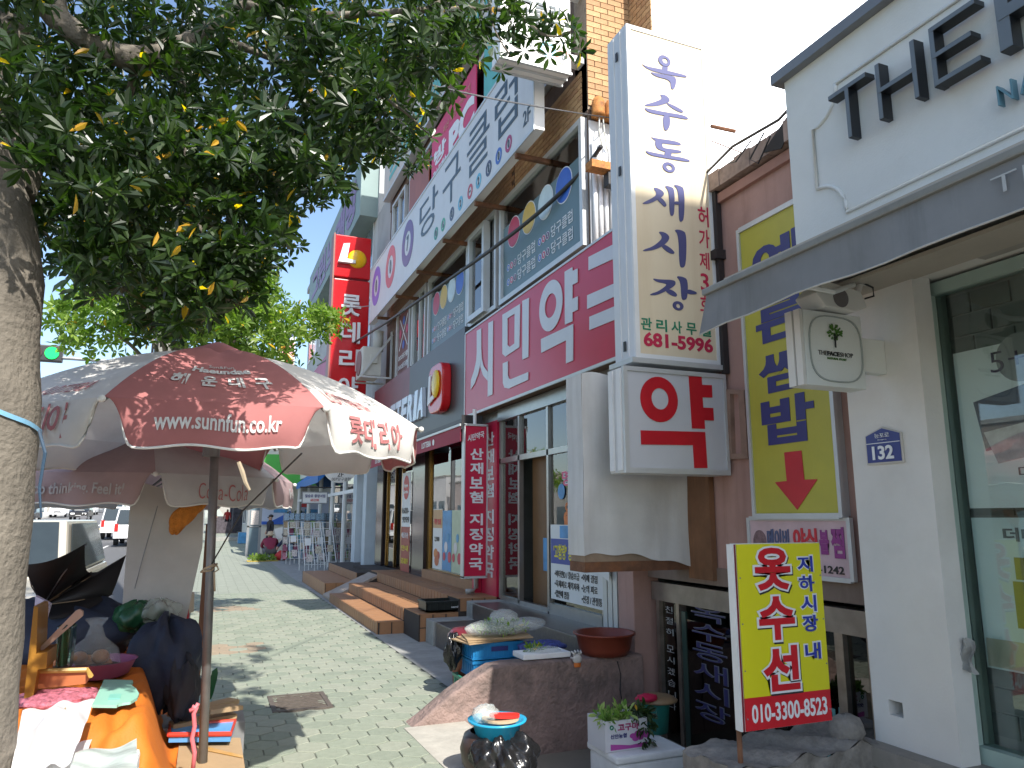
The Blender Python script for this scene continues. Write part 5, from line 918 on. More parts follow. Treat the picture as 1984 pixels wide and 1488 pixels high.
# corner wall with blue banner, glass porch, green sign
cw = facade('white_corner_building', 'white corner building with a blue clinic banner on its side wall', 2.2, 36, 62, 5.2, mat('cream_wall', (.6,.59,.52), .8, 0, .06, 1), 1, 5, 1.2, 1.8, 3, depth=7)
cbn = thing('clinic_banner', 'large pale blue clinic banner behind the walking person in black', 'banner', (2.8,35.9,1.4)); q0 = (2.347, 35.9, 1.293); q1 = (3.618, 35.9, 2.808)
obj('banner', MB().box(q0[0],q1[0],35.88,35.93,q0[2],q1[2]), mat('banner_pale_blue', (.48,.54,.68), .6, 0, .05, 1), cbn); obj('stripe', MB().box(q0[0],q1[0],35.86,35.88,q0[2],q0[2]+.14).prism([(q0[0]+.4,35.87,q0[2]+.14),(q1[0],35.87,q0[2]+.6),(q1[0],35.87,q0[2]+.45),(q0[0]+.9,35.87,q0[2]+.14)], (0,.01,0)), mat('banner_blue', (.03,.12,.5), .5), cbn)
text(cbn, '우리 하나로 의료원', BLUEP, 'y', 35.87, q0[0]+.2, q1[0]-.3, q1[2]-.35, q1[2]-.22, bold=.02); obj('print_box', MB().box(q1[0]-.4,q1[0]-.02,35.86,35.88,q1[2]-.72,q1[2]-.56), RED, cbn); obj('print_box', MB().box(q0[0]+.5,q0[0]+1.1,35.86,35.88,q1[2]-.98,q1[2]-.82), SKYP, cbn)
gp = thing('glass_porch', 'grey aluminium and glass shop porch column left of the clinic banner', 'porch', (1.9,34,0)); obj('porch_frame', MB().box(1.62,1.72,33.6,33.7,0,3.0).box(2.1,2.2,33.6,33.7,0,3.0).box(1.62,2.2,33.6,33.7,2.9,3.1).box(1.62,2.2,33.6,33.7,1.2,1.26).box(1.62,1.7,33.7,36,2.9,3.0), GREY, gp); obj('pane', MB().box(1.72,2.1,33.63,33.65,0,2.9), mat('far_window_glass', (0,0,0)), gp); obj('sticker', MB().box(1.76,2.08,33.6,33.63,1.3,1.9), MAGC[2], gp)
gs = thing('green_shop_sign', 'bright green shop sign board above the clinic banner', 'sign', (2.6,34.5,3.2)); obj('sign_panel', MB().box(2.05,4.0,34.5,34.7,3.05,4.4), mat('leaf_green_panel', (.06,.35,.05), .5, 0, .2, 1), gs); obj('sign_bracket', MB().box(2.1,3.9,34.7,36.1,3.6,3.75), GREY, gs)
npt = thing('potted_climber', 'leafy potted climber against the right edge of the clinic banner', 'plant', (3.6,35,0))
def leaves(mb, pts, size, n=8, R=rng, cols=4, droop=.3, spread=.9):
    """whorls of folded obovate leaves at the given twig tips; appended to mb with material index per leaf"""
    V = []; F = []; MI = []; base = len(mb.v)
    for p in pts:
        p = np.array(p); ax = R.normal(size=3); ax[2] = abs(ax[2])*.6+.25; ax /= np.linalg.norm(ax)
        h = np.cross(ax, [.3,.5,.8]); h /= np.linalg.norm(h); g_ = np.cross(ax, h); k0 = R.uniform(0, 6.28); ci = R.integers(0, cols)
        for k in range(n):
            w = k0+2*math.pi*k/n+R.uniform(-.25,.25); d = (h*math.cos(w)+g_*math.sin(w))*spread+ax*R.uniform(.05,.7)+np.array([0,0,-droop*R.uniform(0,1)]); d /= np.linalg.norm(d)
            s = size*R.uniform(.7,1.25); sd = np.cross(d, ax+R.normal(size=3)*.25); sd /= np.linalg.norm(sd)+1e-9; nn = np.cross(sd, d); b = p+d*s*.12
            o = len(V)+base; m_ = b+d*s*.6
            V += [b, b+d*s*.38+sd*s*.15+nn*s*.05, b+d*s*.74+sd*s*.17+nn*s*.04, b+d*s*1.02-nn*s*.08, b+d*s*.74-sd*s*.17+nn*s*.04, b+d*s*.38-sd*s*.15+nn*s*.05]
            F += [[o,o+1,o+2,o+3],[o,o+3,o+4,o+5]]; c = ci if R.random() < .8 else R.integers(0, cols)
            if R.random() < .012: c = cols
            MI += [int(c), int(c)]
    mb.v += [tuple(v) for v in V]; mb.f += F; mb.mi += MI
def leafmat(name, rgb, tr=.38, rough=.34):
    m = mat(name, rgb, rough, 0, .22, 9, trans=tr); n = m.node_tree.nodes; l = m.node_tree.links
    t = [x for x in n if x.type == 'BSDF_TRANSLUCENT'][0]; lk = [k for k in l if k.to_node == t][0]; s = lk.from_socket; l.remove(lk)
    mu = n.new('ShaderNodeMix'); mu.data_type = 'RGBA'; mu.blend_type = 'MULTIPLY'; mu.inputs['Factor'].default_value = 1; l.new(s, mu.inputs['A']); mu.inputs['B'].default_value = (1.9,2.3,.6,1); l.new(mu.outputs['Result'], t.inputs['Color']); return m
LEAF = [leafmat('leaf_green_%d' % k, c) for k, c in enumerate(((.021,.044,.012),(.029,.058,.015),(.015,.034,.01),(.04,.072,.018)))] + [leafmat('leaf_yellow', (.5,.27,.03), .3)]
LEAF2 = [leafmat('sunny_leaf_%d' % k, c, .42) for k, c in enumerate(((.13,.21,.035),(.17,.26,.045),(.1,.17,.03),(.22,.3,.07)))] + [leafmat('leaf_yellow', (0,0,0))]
mb = MB(); leaves(mb, [(3.6+rng.normal()*.12, 34.9, .3+1.6*rng.random()) for _ in range(50)], .16, 6); obj('foliage', mb, LEAF, npt); obj('pot', MB().lathe([(.12,0),(.17,.3),(.14,.3)], (3.6,34.9,0), 12), TILE2, npt)
# karaoke tower sign and far masses
kt = thing('karaoke_tower_sign', 'far white and pink vertical karaoke sign in front of the blue sky', 'sign', (3.9,40,9)); q0 = (2.935, 40, 9.562); q1 = (3.796, 40, 11.528)
obj('sign_body', MB().box(q0[0],q1[0],40,40.4,5.4,q1[2]+.2), PAPER, kt); obj('sign_face', MB().box(q0[0]+.05,q1[0]-.05,39.97,40,q0[2]-2,q0[2]+1.3), mat('kt_pink', (.6,.3,.3), .5, 0, .3, 1), kt); text(kt, 'NP', NAVY, 'y', 39.96, q0[0]+.1, q1[0]-.1, q1[2]-.5, q1[2]-.1, bold=.03); column(kt, '노래연습', RED, 'y', 39.95, q0[0]+.25, q1[0]-.25, 6, q1[2]-.7, bold=.04)
facade('distant_block', 'distant cream block closing the street beyond the market tents', 3.2, 66, 100, 9, mat('far_cream', (.5,.48,.42), .85), 2, 6, 3.2, 1.6, 3)
opp = [(-24,20,44,9,(.4,.33,.28)),(-24,46,70,7.5,(.5,.49,.46)),(-24,73,100,8.5,(.42,.36,.34)),(-24,102,140,9.5,(.5,.5,.5))]
for k, (x, a, b, z, c) in enumerate(opp):
    o = thing('shop_row_building', ['brown','white','reddish','pale grey'][k] + ' low building across the road, number of storeys two', 'building', (x-4,(a+b)/2,gz(a))); o['label'] = ['brown two-storey building directly across the road','white two-storey building across the road beyond the brown one','reddish low building far across the road by the parked cars','pale grey building at the far end across the road'][k]
    zz = z*.45+gz(a); obj('wall', MB().box(x-8,x,a,b,gz(a)-1,zz+1.6), mat('opp_%d' % k, c, .85, 0, .1, 1), o); obj('roof', MB().box(x-8.1,x+.2,a-.1,b+.1,zz+1.6,zz+1.8), CONC, o)
    n = int((b-a)/4)
    for j in range(n):
        f = obj('window', MB().box(x,x+.05,a+.6+j*4,a+3.4+j*4,gz(a)+.4,gz(a)+2.4), mat('far_window_glass', (0,0,0)), o)

# ================= PEOPLE =================
def person(label, cat, joints, edges, mats, rules, loc, rz=0, extra=None, sub=2):
    """one continuous skinned body. joints: name -> (x,y,z,r); rules: list of (joint names, material index) picked by the nearest joint"""
    names = list(joints); me = bpy.data.meshes.new('person'); me.from_pydata([joints[n][:3] for n in names], [(names.index(a), names.index(b)) for a, b in edges], [])
    o = bpy.data.objects.new('person', me); COL.objects.link(o); m = o.modifiers.new('s', 'SKIN'); m.use_smooth_shade = True
    for i, n in enumerate(names): me.skin_vertices[0].data[i].radius = (joints[n][3], joints[n][3]); me.skin_vertices[0].data[i].use_root = (n == 'pelvis')
    o.modifiers.new('u', 'SUBSURF').levels = sub; dg = bpy.context.evaluated_depsgraph_get(); nm = bpy.data.meshes.new_from_object(o.evaluated_get(dg)); o.modifiers.clear(); o.data = nm; bpy.data.meshes.remove(me)
    nm.materials.clear()
    for x in mats: nm.materials.append(x)
    P = np.array([joints[n][:3] for n in names]); idx = {n: k for ns, k in rules for n in ns}; mids = []; lab = []
    for a, b in edges:
        for t in (0, .25, .5, .75, 1): mids.append(P[names.index(a)]*(1-t)+P[names.index(b)]*t); lab.append(idx.get(a if t < .5 else b, 0))
    mids = np.array(mids)
    for pl_ in nm.polygons: pl_.material_index = lab[int(np.argmin(((mids-np.array(pl_.center))**2).sum(1)))]; pl_.use_smooth = True
    o.location = loc; o.rotation_euler = (0,0,rz); o['label'] = label; o['category'] = cat
    if extra: extra(o)
    return o
SKIN = mat('skin', (.42,.25,.17), .55); HAIR = mat('hair_black', (.012,.01,.01), .5); CBLK = mat('cloth_black', (.02,.02,.025), .85); CRED = mat('cloth_red', (.42,.03,.03), .8, 0, .15, 12); CWIN = mat('cloth_wine', (.2,.02,.05), .8, 0, .15, 9); CGR = mat('cloth_grey', (.1,.1,.11), .85); CNAV = mat('cloth_navy', (.02,.03,.07), .85); BEIGE = mat('hat_beige', (.45,.36,.25), .8); SHOE = mat('shoe_pale', (.4,.38,.4), .6)
ST = dict(pelvis=(0,0,.92,.15), waist=(0,0,1.08,.13), chest=(0,0,1.3,.16), neck=(0,0,1.47,.06), head=(0,-.01,1.58,.085), crown=(0,0,1.68,.075),
          shl=(-.18,0,1.4,.07), ell=(-.24,.02,1.13,.048), hal=(-.24,-.08,.9,.035), shr=(.18,0,1.4,.07), elr=(.24,.02,1.13,.048), har=(.25,-.06,.9,.035),
          hil=(-.1,0,.86,.095), knl=(-.1,-.12,.5,.065), anl=(-.1,.02,.1,.045), tol=(-.1,-.14,.04,.04), hir=(.1,0,.86,.095), knr=(.1,.02,.48,.065), anr=(.1,.2,.12,.045), tor=(.1,.06,.04,.04))
EG = [('pelvis','waist'),('waist','chest'),('chest','neck'),('neck','head'),('head','crown'),('chest','shl'),('shl','ell'),('ell','hal'),('chest','shr'),('shr','elr'),('elr','har'),('pelvis','hil'),('hil','knl'),('knl','anl'),('anl','tol'),('pelvis','hir'),('hir','knr'),('knr','anr'),('anr','tor')]
TOP = ['waist','chest','shl','ell','shr','elr','neck']; LEG = ['pelvis','hil','knl','anl','hir','knr','anr']; FEET = ['tol','tor']; HD = ['head','hal','har']; CR = ['crown']
wloc = (2.511, 33, 1.498)
def glasses(o): obj('sunglasses', MB().box(-.07,.07,-.105,-.09,1.585,1.625), BLACK, o, local=True); obj('hair', MB().sph((0,.02,1.665),(.095,.105,.07),12,8), HAIR, o, local=True, smooth=True)
person('person in black with sunglasses walking past the clinic banner', 'person', ST, EG, [CBLK,SKIN,HAIR,BLACK], [(TOP+LEG,0),(HD,1),(CR,2),(FEET,3)], (wloc[0],33.0,gz(33)), -1.2, glasses)
SQ = dict(pelvis=(0,.1,.3,.19), waist=(0,.02,.45,.19), chest=(0,-.15,.66,.19), neck=(0,-.28,.8,.07), head=(0,-.36,.88,.09), crown=(0,-.38,.97,.08),
          shl=(-.22,-.18,.74,.085), ell=(-.3,-.38,.52,.06), hal=(-.14,-.58,.4,.04), shr=(.22,-.18,.74,.085), elr=(.3,-.38,.52,.06), har=(.14,-.58,.36,.04),
          hil=(-.13,.08,.3,.12), knl=(-.22,-.3,.42,.085), anl=(-.17,0,.12,.05), tol=(-.18,-.16,.05,.045), hir=(.13,.08,.3,.12), knr=(.22,-.3,.42,.085), anr=(.17,0,.12,.05), tor=(.18,-.16,.05,.045))
def hat(o): obj('hat', MB().lathe([(.0,.13),(.09,.12),(.11,.03),(.19,-.02),(.185,-.03),(.1,0)], (0,-.38,.95), 16), BEIGE, o, local=True, smooth=True)
person('person in a wine-red jacket and beige hat crouching with back turned', 'person', SQ, EG, [CWIN,CGR,SKIN,SHOE,BEIGE], [(TOP,0),(LEG,1),(HD,2),(FEET,3),(CR,4)], (2.35,30.2,0), math.pi, hat)
SI = dict(SQ); SI.update(knl=(-.2,-.36,.3,.08), anl=(-.15,-.5,.08,.05), tol=(-.15,-.62,.05,.045), knr=(.2,-.36,.3,.08), anr=(.15,-.5,.08,.05), tor=(.15,-.62,.05,.045))
person('person in a dark navy jacket seated low beside the magazine racks', 'person', SI, EG, [CNAV,CGR,SKIN,SHOE,HAIR], [(TOP,0),(LEG,1),(HD,2),(FEET,3),(CR,4)], (3.1,30.0,0), -.9, lambda o: obj('hair', MB().sph((0,-.36,.96),(.11,.11,.09),12,8), HAIR, o, local=True, smooth=True))
person('distant person in a bright red coat walking away near the white tents', 'person', ST, EG, [CRED,CBLK,SKIN,BLACK,HAIR], [(TOP+['pelvis'],0),(LEG[1:],1),(HD,2),(FEET,3),(CR,4)], (1.45,60,gz(60)), 3.0)
person('distant person in dark clothes standing under the white tents', 'person', ST, EG, [CNAV,CBLK,SKIN,BLACK,HAIR], [(TOP,0),(LEG,1),(HD,2),(FEET,3),(CR,4)], (.55,66,gz(66)), 2.6)
# trader's goods
def simple(name, label, cat, mb, m, loc=None, smooth=False, group=None):
    o = obj(name, mb, m, smooth=smooth); return tag(o, label, cat, group)
vgm = MB(); leaves(vgm, [(1.6+.9*rng.random(), 29.3+.7*rng.random(), .08+.08*rng.random()) for _ in range(40)], .14, 6); vg = thing('vegetable_spread', 'yellow and green vegetables spread on the ground before the crouching person', 'vegetables', (2,29.6,0)); obj('greens', vgm, LEAF2, vg, stuff=True); obj('ground_sheet', MB().box(1.5,2.6,29.2,30.0,.006,.02), mat('sheet_yellow', (.5,.35,.05), .7), vg)
simple('plastic_bag', 'red plastic bag between the crouching and the seated traders', 'bag', MB().sph((2.75,29.7,.18),(.24,.2,.19),12,8,.12,4), CRED, smooth=True)
simple('plastic_crate', 'small blue crate on the far pavement near the kerb step', 'crate', MB().bbox(1.7,2.3,44,44.6,gz(44),gz(44)+.6,.03), SKYP)
simple('teal_tarpaulin', 'teal tarpaulin bundle behind the seated trader', 'tarpaulin', MB().sph((3.45,31,.6),(.5,.4,.4),14,9,.15,9), mat('tarp_teal', (.03,.25,.28), .6), smooth=True)
simple('cardboard_sign', 'white price card propped above the crouching person', 'price card', MB().obox((2.78,30.6,1.02),(.24,0,.06),(0,.01,0),(-.05,0,.2)), PAPER)
# market tents
TN = mat('tent_white', (.75,.74,.72), .7, 0, .05, 2, trans=.25)
for k, (x, y, lb_) in enumerate(((1.1,58,'nearest white market tent over the far pavement'),(-1.6,70,'white market tent further back beside the kerb'),(1.4,76,'farthest white market tent beyond the red coat'))):
    t = thing('market_tent', lb_, 'tent', (x,y,gz(y)), 'white market tents'); z = gz(y)
    obj('canopy', MB().add([(x-1.3,y-1.6,z+2.2),(x+1.3,y-1.6,z+2.2),(x+1.3,y+1.6,z+2.2),(x-1.3,y+1.6,z+2.2),(x,y,z+2.75)], [(0,1,4),(1,2,4),(2,3,4),(3,0,4)]).box(x-1.3,x+1.3,y-1.62,y-1.6,z+2.0,z+2.2).box(x-1.32,x-1.3,y-1.6,y+1.6,z+2.0,z+2.2), TN, t)
    for (dx, dy) in ((-1.25,-1.55),(1.25,-1.55),(1.25,1.55),(-1.25,1.55)): obj('leg', MB().box(x+dx-.03,x+dx+.03,y+dy-.03,y+dy+.03,z,z+2.2), GREY, t)
    obj('counter', MB().box(x-1,x+1,y-.6,y+1,z,z+.8), mat('stall_dark_goods', (.06,.05,.06), .8, 0, .6, 6), t)
for k in range(2): simple('clothes_rail', ['dark clothes hanging on a rail by the nearest tent','more dark clothes on a rail behind the red coat'][k], 'clothes rail', MB().bbox(1.6+k*.1,2.3,52+k*10,54+k*10,gz(53)+.3,gz(53)+1.9+k*.3,.08), mat('dark_clothes', (.03,.03,.04), .9, 0, .8, 5))
step_ = simple('kerb_step', 'low concrete step across the far pavement', 'step', MB().box(.2,2.2,47,48.4,gz(47)-.1,gz(47)+.22), CONC)

# ================= VEHICLES =================
CG = glass('car_glass', (.25,.3,.3), .25); TYRE = mat('tyre', (.015,.015,.016), .8); RIM = mat('wheel_rim', (.35,.36,.37), .35, .7)
HL = mat('headlight', (.7,.7,.68), .1); TLM = mat('tail_lamp', (.4,.01,.01), .2)
def car(label, cat, loc, rz, col, kind='sedan', group='cars on the road', detail=True):
    t = thing('car' if kind != 'van' else 'van', label, cat, loc, group, rz)
    paint = mat('car_paint_%s' % col[0], col[1], .22, .1, .03, 2, spec=.6); dk = mat('car_trim', (.02,.02,.022), .5)
    L, W, H = {'sedan': (4.5,1.78,1.45), 'suv': (4.5,1.85,1.7), 'van': (4.9,1.85,1.93), 'hatch': (3.7,1.6,1.5)}[kind]; h = L/2
    P = {'sedan': ([(-h,.35),(-h,.75),(-h+.1,.85),(-h+1.1,.98),(h-.75,1.0),(h-.05,.92),(h,.4)], [(-h+1.0,.96),(-h+1.85,H),(h-1.7,H),(h-.7,.99)]),
         'suv': ([(-h,.4),(-h,.9),(-h+.1,1.0),(-h+1.1,1.1),(h-.1,1.1),(h,.95),(h,.45)], [(-h+1.0,1.08),(-h+1.6,H),(h-.35,H),(h-.05,1.1)]),
         'van': ([(-h,.4),(-h,.95),(-h+.5,1.1),(h-.02,1.1),(h,.45)], [(-h+.35,1.08),(-h+1.15,H),(h-.15,H),(h-.02,1.08)]),
         'hatch': ([(-h,.35),(-h,.75),(-h+.75,.95),(h-.05,.95),(h,.4)], [(-h+.65,.93),(-h+1.3,H),(h-.45,H),(h-.08,.95)])}[kind]
    lo, up = P; w = W/2
    # front of the car is -Y in local space
    b = MB().prism([(-w,y,z) for y, z in lo], (W,0,0)); body = obj('body', b, paint, t, local=True); bevel(body, .06, 2)
    ti = .16; V = [(-w+.03,y,z) if z < 1.2 else (-w+ti,y,z) for y, z in up] + [(w-.03,y,z) if z < 1.2 else (w-ti,y,z) for y, z in up]
    cb = obj('cabin', MB().add(V, [(0,1,2,3),(7,6,5,4),(0,4,5,1),(1,5,6,2),(2,6,7,3),(3,7,4,0)]), paint, t, local=True); bevel(cb, .05, 2)
    A = [Vector(v) for v in V]
    def panel(a, b_, c, d, n, m=CG, ins=.1, off=.012):
        ce = (a+b_+c+d)/4; q = [p+(ce-p)*ins for p in (a, b_, c, d)]; nn = (q[1]-q[0]).cross(q[2]-q[0]).normalized()
        if nn.dot(ce-Vector((0,0,1))) < 0: nn = -nn
        return obj(n, MB().prism([p+nn*off for p in q], nn*.006), m, t, local=True)
    DGm = mat('car_window_dark', (.03,.04,.045), .06, 0, .1)
    panel(A[0],A[4],A[5],A[1],'windscreen',DGm); panel(A[2],A[6],A[7],A[3],'rear_window',DGm); panel(A[0],A[1],A[2],A[3],'side_window',DGm,.14); panel(A[4],A[5],A[6],A[7],'side_window',DGm,.14)
    for sx in (-1, 1):
        for yy in (-h+.85, h-.85):
            wh = obj('wheel', MB().add([(sx*(w-.1)+sx*q*.14, yy+.32*math.cos(2*math.pi*k/16), .32+.32*math.sin(2*math.pi*k/16)) for q in (-.8,.75) for k in range(16)], [(k,(k+1)%16,16+(k+1)%16,16+k) for k in range(16)]+[list(range(16)),list(range(16,32))]), TYRE, t, local=True)
            if detail: obj('rim', MB().add([(sx*(w+.008), yy+.2*math.cos(2*math.pi*k/12), .32+.2*math.sin(2*math.pi*k/12)) for k in range(12)], [list(range(12))]), RIM, wh, local=True)
        obj('headlight', MB().bbox(sx*(w-.36)-.2,sx*(w-.36)+.2,-h-.03,-h+.05,.62,.8,.02), HL, t, local=True)
        obj('tail_light', MB().bbox(sx*(w-.14)-.09,sx*(w-.14)+.09,h-.04,h+.03,.75,1.0 if kind != 'van' else 1.15,.02), TLM, t, local=True)
        if detail: obj('mirror', MB().bbox(sx*(w+.08)-.08,sx*(w+.08)+.08,-h+1.25,-h+1.4,.98,1.12,.03), paint, t, local=True)
    obj('number_plate', MB().box(-.26,.26,h+.01,h+.03,.55,.67).box(-.26,.26,-h-.03,-h-.01,.42,.54), HL, t, local=True)
    obj('grille', MB().box(-.45,.45,-h-.02,-h+.02,.55,.72), dk, t, local=True); bp2 = obj('bumper', MB().bbox(-w+.02,w-.02,h-.1,h+.07,.38,.58,.04).bbox(-w+.02,w-.02,-h-.07,-h+.1,.32,.5,.04), dk if kind in ('suv',) else paint, t, local=True)
    return t
WC = ('white', (.7,.71,.72)); BC = ('black', (.015,.016,.02)); SC = ('silver', (.38,.39,.4)); GC = ('slate', (.07,.09,.11)); BG_ = ('beige', (.45,.42,.36))
def rd(x, y): return (x, y, gz(y)-.13)
# front is local -Y: rz=pi drives away from the camera
car('white van seen from behind in the nearest lane', 'van', rd(-5.1,54.5), math.pi, WC, 'van')
car('second white van just right of and nearer than the first', 'van', rd(-3.6,47), math.pi, WC, 'van')
car('black SUV facing the camera with a pale sheet on its bonnet', 'car', rd(-13.2,97), 0, BC, 'suv')
car('white saloon parked behind the black SUV', 'car', rd(-15.6,122), 0, WC)
car('beige SUV parked beside the nearest tree trunk, behind the stall', 'car', (-2.25,10.6,-.13), 0, BG_, 'suv')
for k, (x, y, c, kd, lb_) in enumerate(((-17,128,SC,'sedan','silver saloon in the parked row, left of the dark cars'),(-15.8,138,GC,'sedan','dark slate saloon in the far parked row'),(-15.0,146,GC,'suv','dark SUV third in the far parked row'),(-14.2,156,SC,'sedan','silver car near the end of the far parked row'),(-12.3,124,WC,'suv','white SUV facing the camera near the top of the road'),(-11.0,150,BC,'sedan','small black car highest up the road'),(-17.4,92,BC,'sedan','black parked car beside the trunk edge'),(-17.3,110,WC,'van','white delivery van in the far parked row'),(-13.4,170,WC,'sedan','tiny white car at the crest of the road'),(-16.6,160,WC,'sedan','white car at the far end of the parked row'))):
    car(lb_, 'car', rd(x, y), 0, c, kd, 'distant parked cars', detail=False)
obj('bonnet_sheet', MB().box(-.45,.45,-1.95,-1.3,1.09,1.13), PAPER, [o for o in sc.objects if o.get('label','').startswith('black SUV facing')][0], local=True)
mt_ = thing('motorcycle', 'motorcycle ridden away by a rider in dark clothes', 'motorcycle', rd(-7.6,57), None, math.pi)
for yy in (-.65,.65): obj('wheel', MB().add([(sx*.05, yy+.3*math.cos(2*math.pi*k/14), .3+.3*math.sin(2*math.pi*k/14)) for sx in (-1,1) for k in range(14)], [(k,(k+1)%14,14+(k+1)%14,14+k) for k in range(14)]+[list(range(14)),list(range(14,28))]), TYRE, mt_, local=True)
obj('body', MB().tube([(0,-.6,.35),(0,-.4,.8),(0,0,.7),(0,.55,.8)], [.06,.12,.16,.08]), BC and mat('car_paint_black', (0,0,0)), mt_, local=True); obj('handlebar', MB().tube([(-.35,-.3,1.0),(.35,-.3,1.0)], .02), GREY, mt_, local=True)
RD_ = dict(ST); RD_.update({k: (v[0], v[1]+.15, v[2]-.12, v[3]) for k, v in ST.items() if k in ('pelvis','waist','chest','neck','head','crown','shl','shr')}); RD_.update(ell=(-.3,-.08,1.05,.05), hal=(-.3,-.3,1.0,.035), elr=(.3,-.08,1.05,.05), har=(.3,-.3,1.0,.035), hil=(-.12,.1,.78,.1), knl=(-.18,-.25,.62,.07), anl=(-.16,-.1,.28,.05), tol=(-.16,-.22,.24,.04), hir=(.12,.1,.78,.1), knr=(.18,-.25,.62,.07), anr=(.16,-.1,.28,.05), tor=(.16,-.22,.24,.04))
person('rider in dark clothes and helmet on the motorcycle', 'person', RD_, EG, [CGR,CBLK,SKIN,BLACK,HAIR], [(TOP,0),(LEG,1),(HD,4),(FEET,3),(CR,4)], rd(-7.6,57), math.pi)
CONEM = mat('cone_orange', (.75,.13,.02), .5)
cone0 = None; cl_ = [('nearest left','orange traffic post of the near cluster, leftmost'),('','orange traffic post of the near cluster, second from left'),('','orange traffic post of the near cluster, third from left'),('','orange traffic post of the near cluster, rightmost'),('','orange traffic post of the far cluster, leftmost'),('','orange traffic post of the far cluster, second from left'),('','orange traffic post of the far cluster, third from left'),('','orange traffic post of the far cluster, rightmost')]
for k in range(8):
    x, y = ((-8.35+.42*k, 74-k*1.5) if k < 4 else (-9.2+.45*(k-4), 92-(k-4)*2))
    if cone0 is None:
        t = cone0 = thing('traffic_post', cl_[0][1], 'traffic post', rd(x, y), 'orange traffic posts along the centre line'); obj('post', MB().lathe([(.06,0),(.055,.85),(0,.9)], (0,0,.05), 10), CONEM, t, local=True); obj('base', MB().lathe([(0,0),(.2,0),(.2,.05),(0,.06)], (0,0,0), 10), CONEM, t, local=True); obj('band', MB().lathe([(.064,.55),(.063,.68)], (0,0,0), 10), WPRINT, t, local=True)
    else: t = copy_tree(cone0); t.location = rd(x, y); t['label'] = cl_[k][1]
# traffic light
q = (-4.793, 26, 6.634); q2 = (-3.748, 26, 6.589)
tlt = thing('traffic_light', 'traffic light showing green at the left edge of the sky', 'traffic light', (q[0],26,q[2])); obj('housing', MB().bbox(q[0]-1.0,q[0]+.28,26.0,26.25,q[2]-.26,q[2]+.26,.04), BLACK, tlt)
obj('lamp', discy(MB(), q[0], 25.99, q[2], .19, ext=.03), mat('lamp_green', (.0,.6,.08), .3, emis=1.2), tlt); obj('mast_arm', MB().tube([(q[0]-1,26.15,q[2]-.1),(q2[0]+3,26.15,q2[2]-.05)], .055), GREY, tlt)
for dx in (-.42,-.8): obj('lamp', discy(MB(), q[0]+dx, 25.99, q[2], .17, ext=.03), mat('lamp_off', (.05,.02,.02), .3), tlt)
obj('pole', MB().tube([(q2[0]+3,26.15,0),(q2[0]+3,26.15,q2[2]+.1)], .09), GREY, tlt)
# utility pole and wires
up_ = thing('utility_pole', 'grey utility pole bundled with cables behind the leaves', 'utility pole', (-1.0,14,0)); obj('pole', MB().tube([(-.9,14,0),(-.9,14,12)], [.17,.13], 14), CONC, up_, smooth=True)
for k in range(5): obj('cable', MB().tube([(-.9+.17*math.cos(k), 14+.17*math.sin(k), 2), (-.9+.19*math.cos(k+.3), 14-.17, 9), (-.9+.16*math.cos(k), 14-.15, 12)], .022, 6), BLACK, up_)
def wire(label, pts, r, m=BLACK, n=24, nm='cable'):
    P = [Vector(p) for p in pts]; out = []
    for i in range(len(P)-1):
        p0 = P[max(i-1,0)]; p1 = P[i]; p2 = P[i+1]; p3 = P[min(i+2,len(P)-1)]
        for k in range(6 if i < len(P)-2 else 7):
            t = k/6; out.append(.5*((2*p1)+(p2-p0)*t+(2*p0-5*p1+4*p2-p3)*t*t+(3*p1-p0-3*p2+p3)*t**3))
    o = obj(nm, MB().tube(out, r, 8), m, smooth=True); return tag(o, label, 'cable')
wire('thick black cable running from the rusty clamp down along the facade', [(3.889, 6.78, 5.783), (3.841, 7.2, 5.637), (3.718, 8.2, 5.496), (3.598, 9.6, 5.472), (3.469, 11.5, 5.535), (3.277, 14.5, 5.656), (3.214, 19, 6.084), (3.131, 25, 6.682)], .027)
wire('thin twin wire crossing in front of the billiard sign', [(0.224, 3.5, 3.922), (1.401, 4.6, 4.624), (2.443, 5.6, 5.304), (4.042, 6.85, 6.209)], .007)
wire('thin grey wire crossing the red vertical sign', [(2.188, 26, 8.861), (2.777, 20, 7.307), (3.326, 17.5, 6.746), (3.775, 16.5, 6.751)], .012, GREY)
wire('thin wire across the upper windows beyond the red sign', [(3.033, 32, 10.226), (3.127, 28, 9.239), (3.478, 25, 8.586)], .015, GREY)
wire('hair-thin wire against the bright sky on the right', [(4.828, 6, 6.109), (5.945, 6, 6.968), (7.58, 6, 8.195), (9.218, 6, 9.5)], .0035, GREY)
obj('hanger', MB().tube([(4.019, 5, 5.118), (4.289, 5, 5.124)], .018, 6), RUST, rf); obj('hanger', MB().tube([(4.016, 5, 4.97), (4.125, 4.7, 4.718)], .006, 6), RUST, rf)


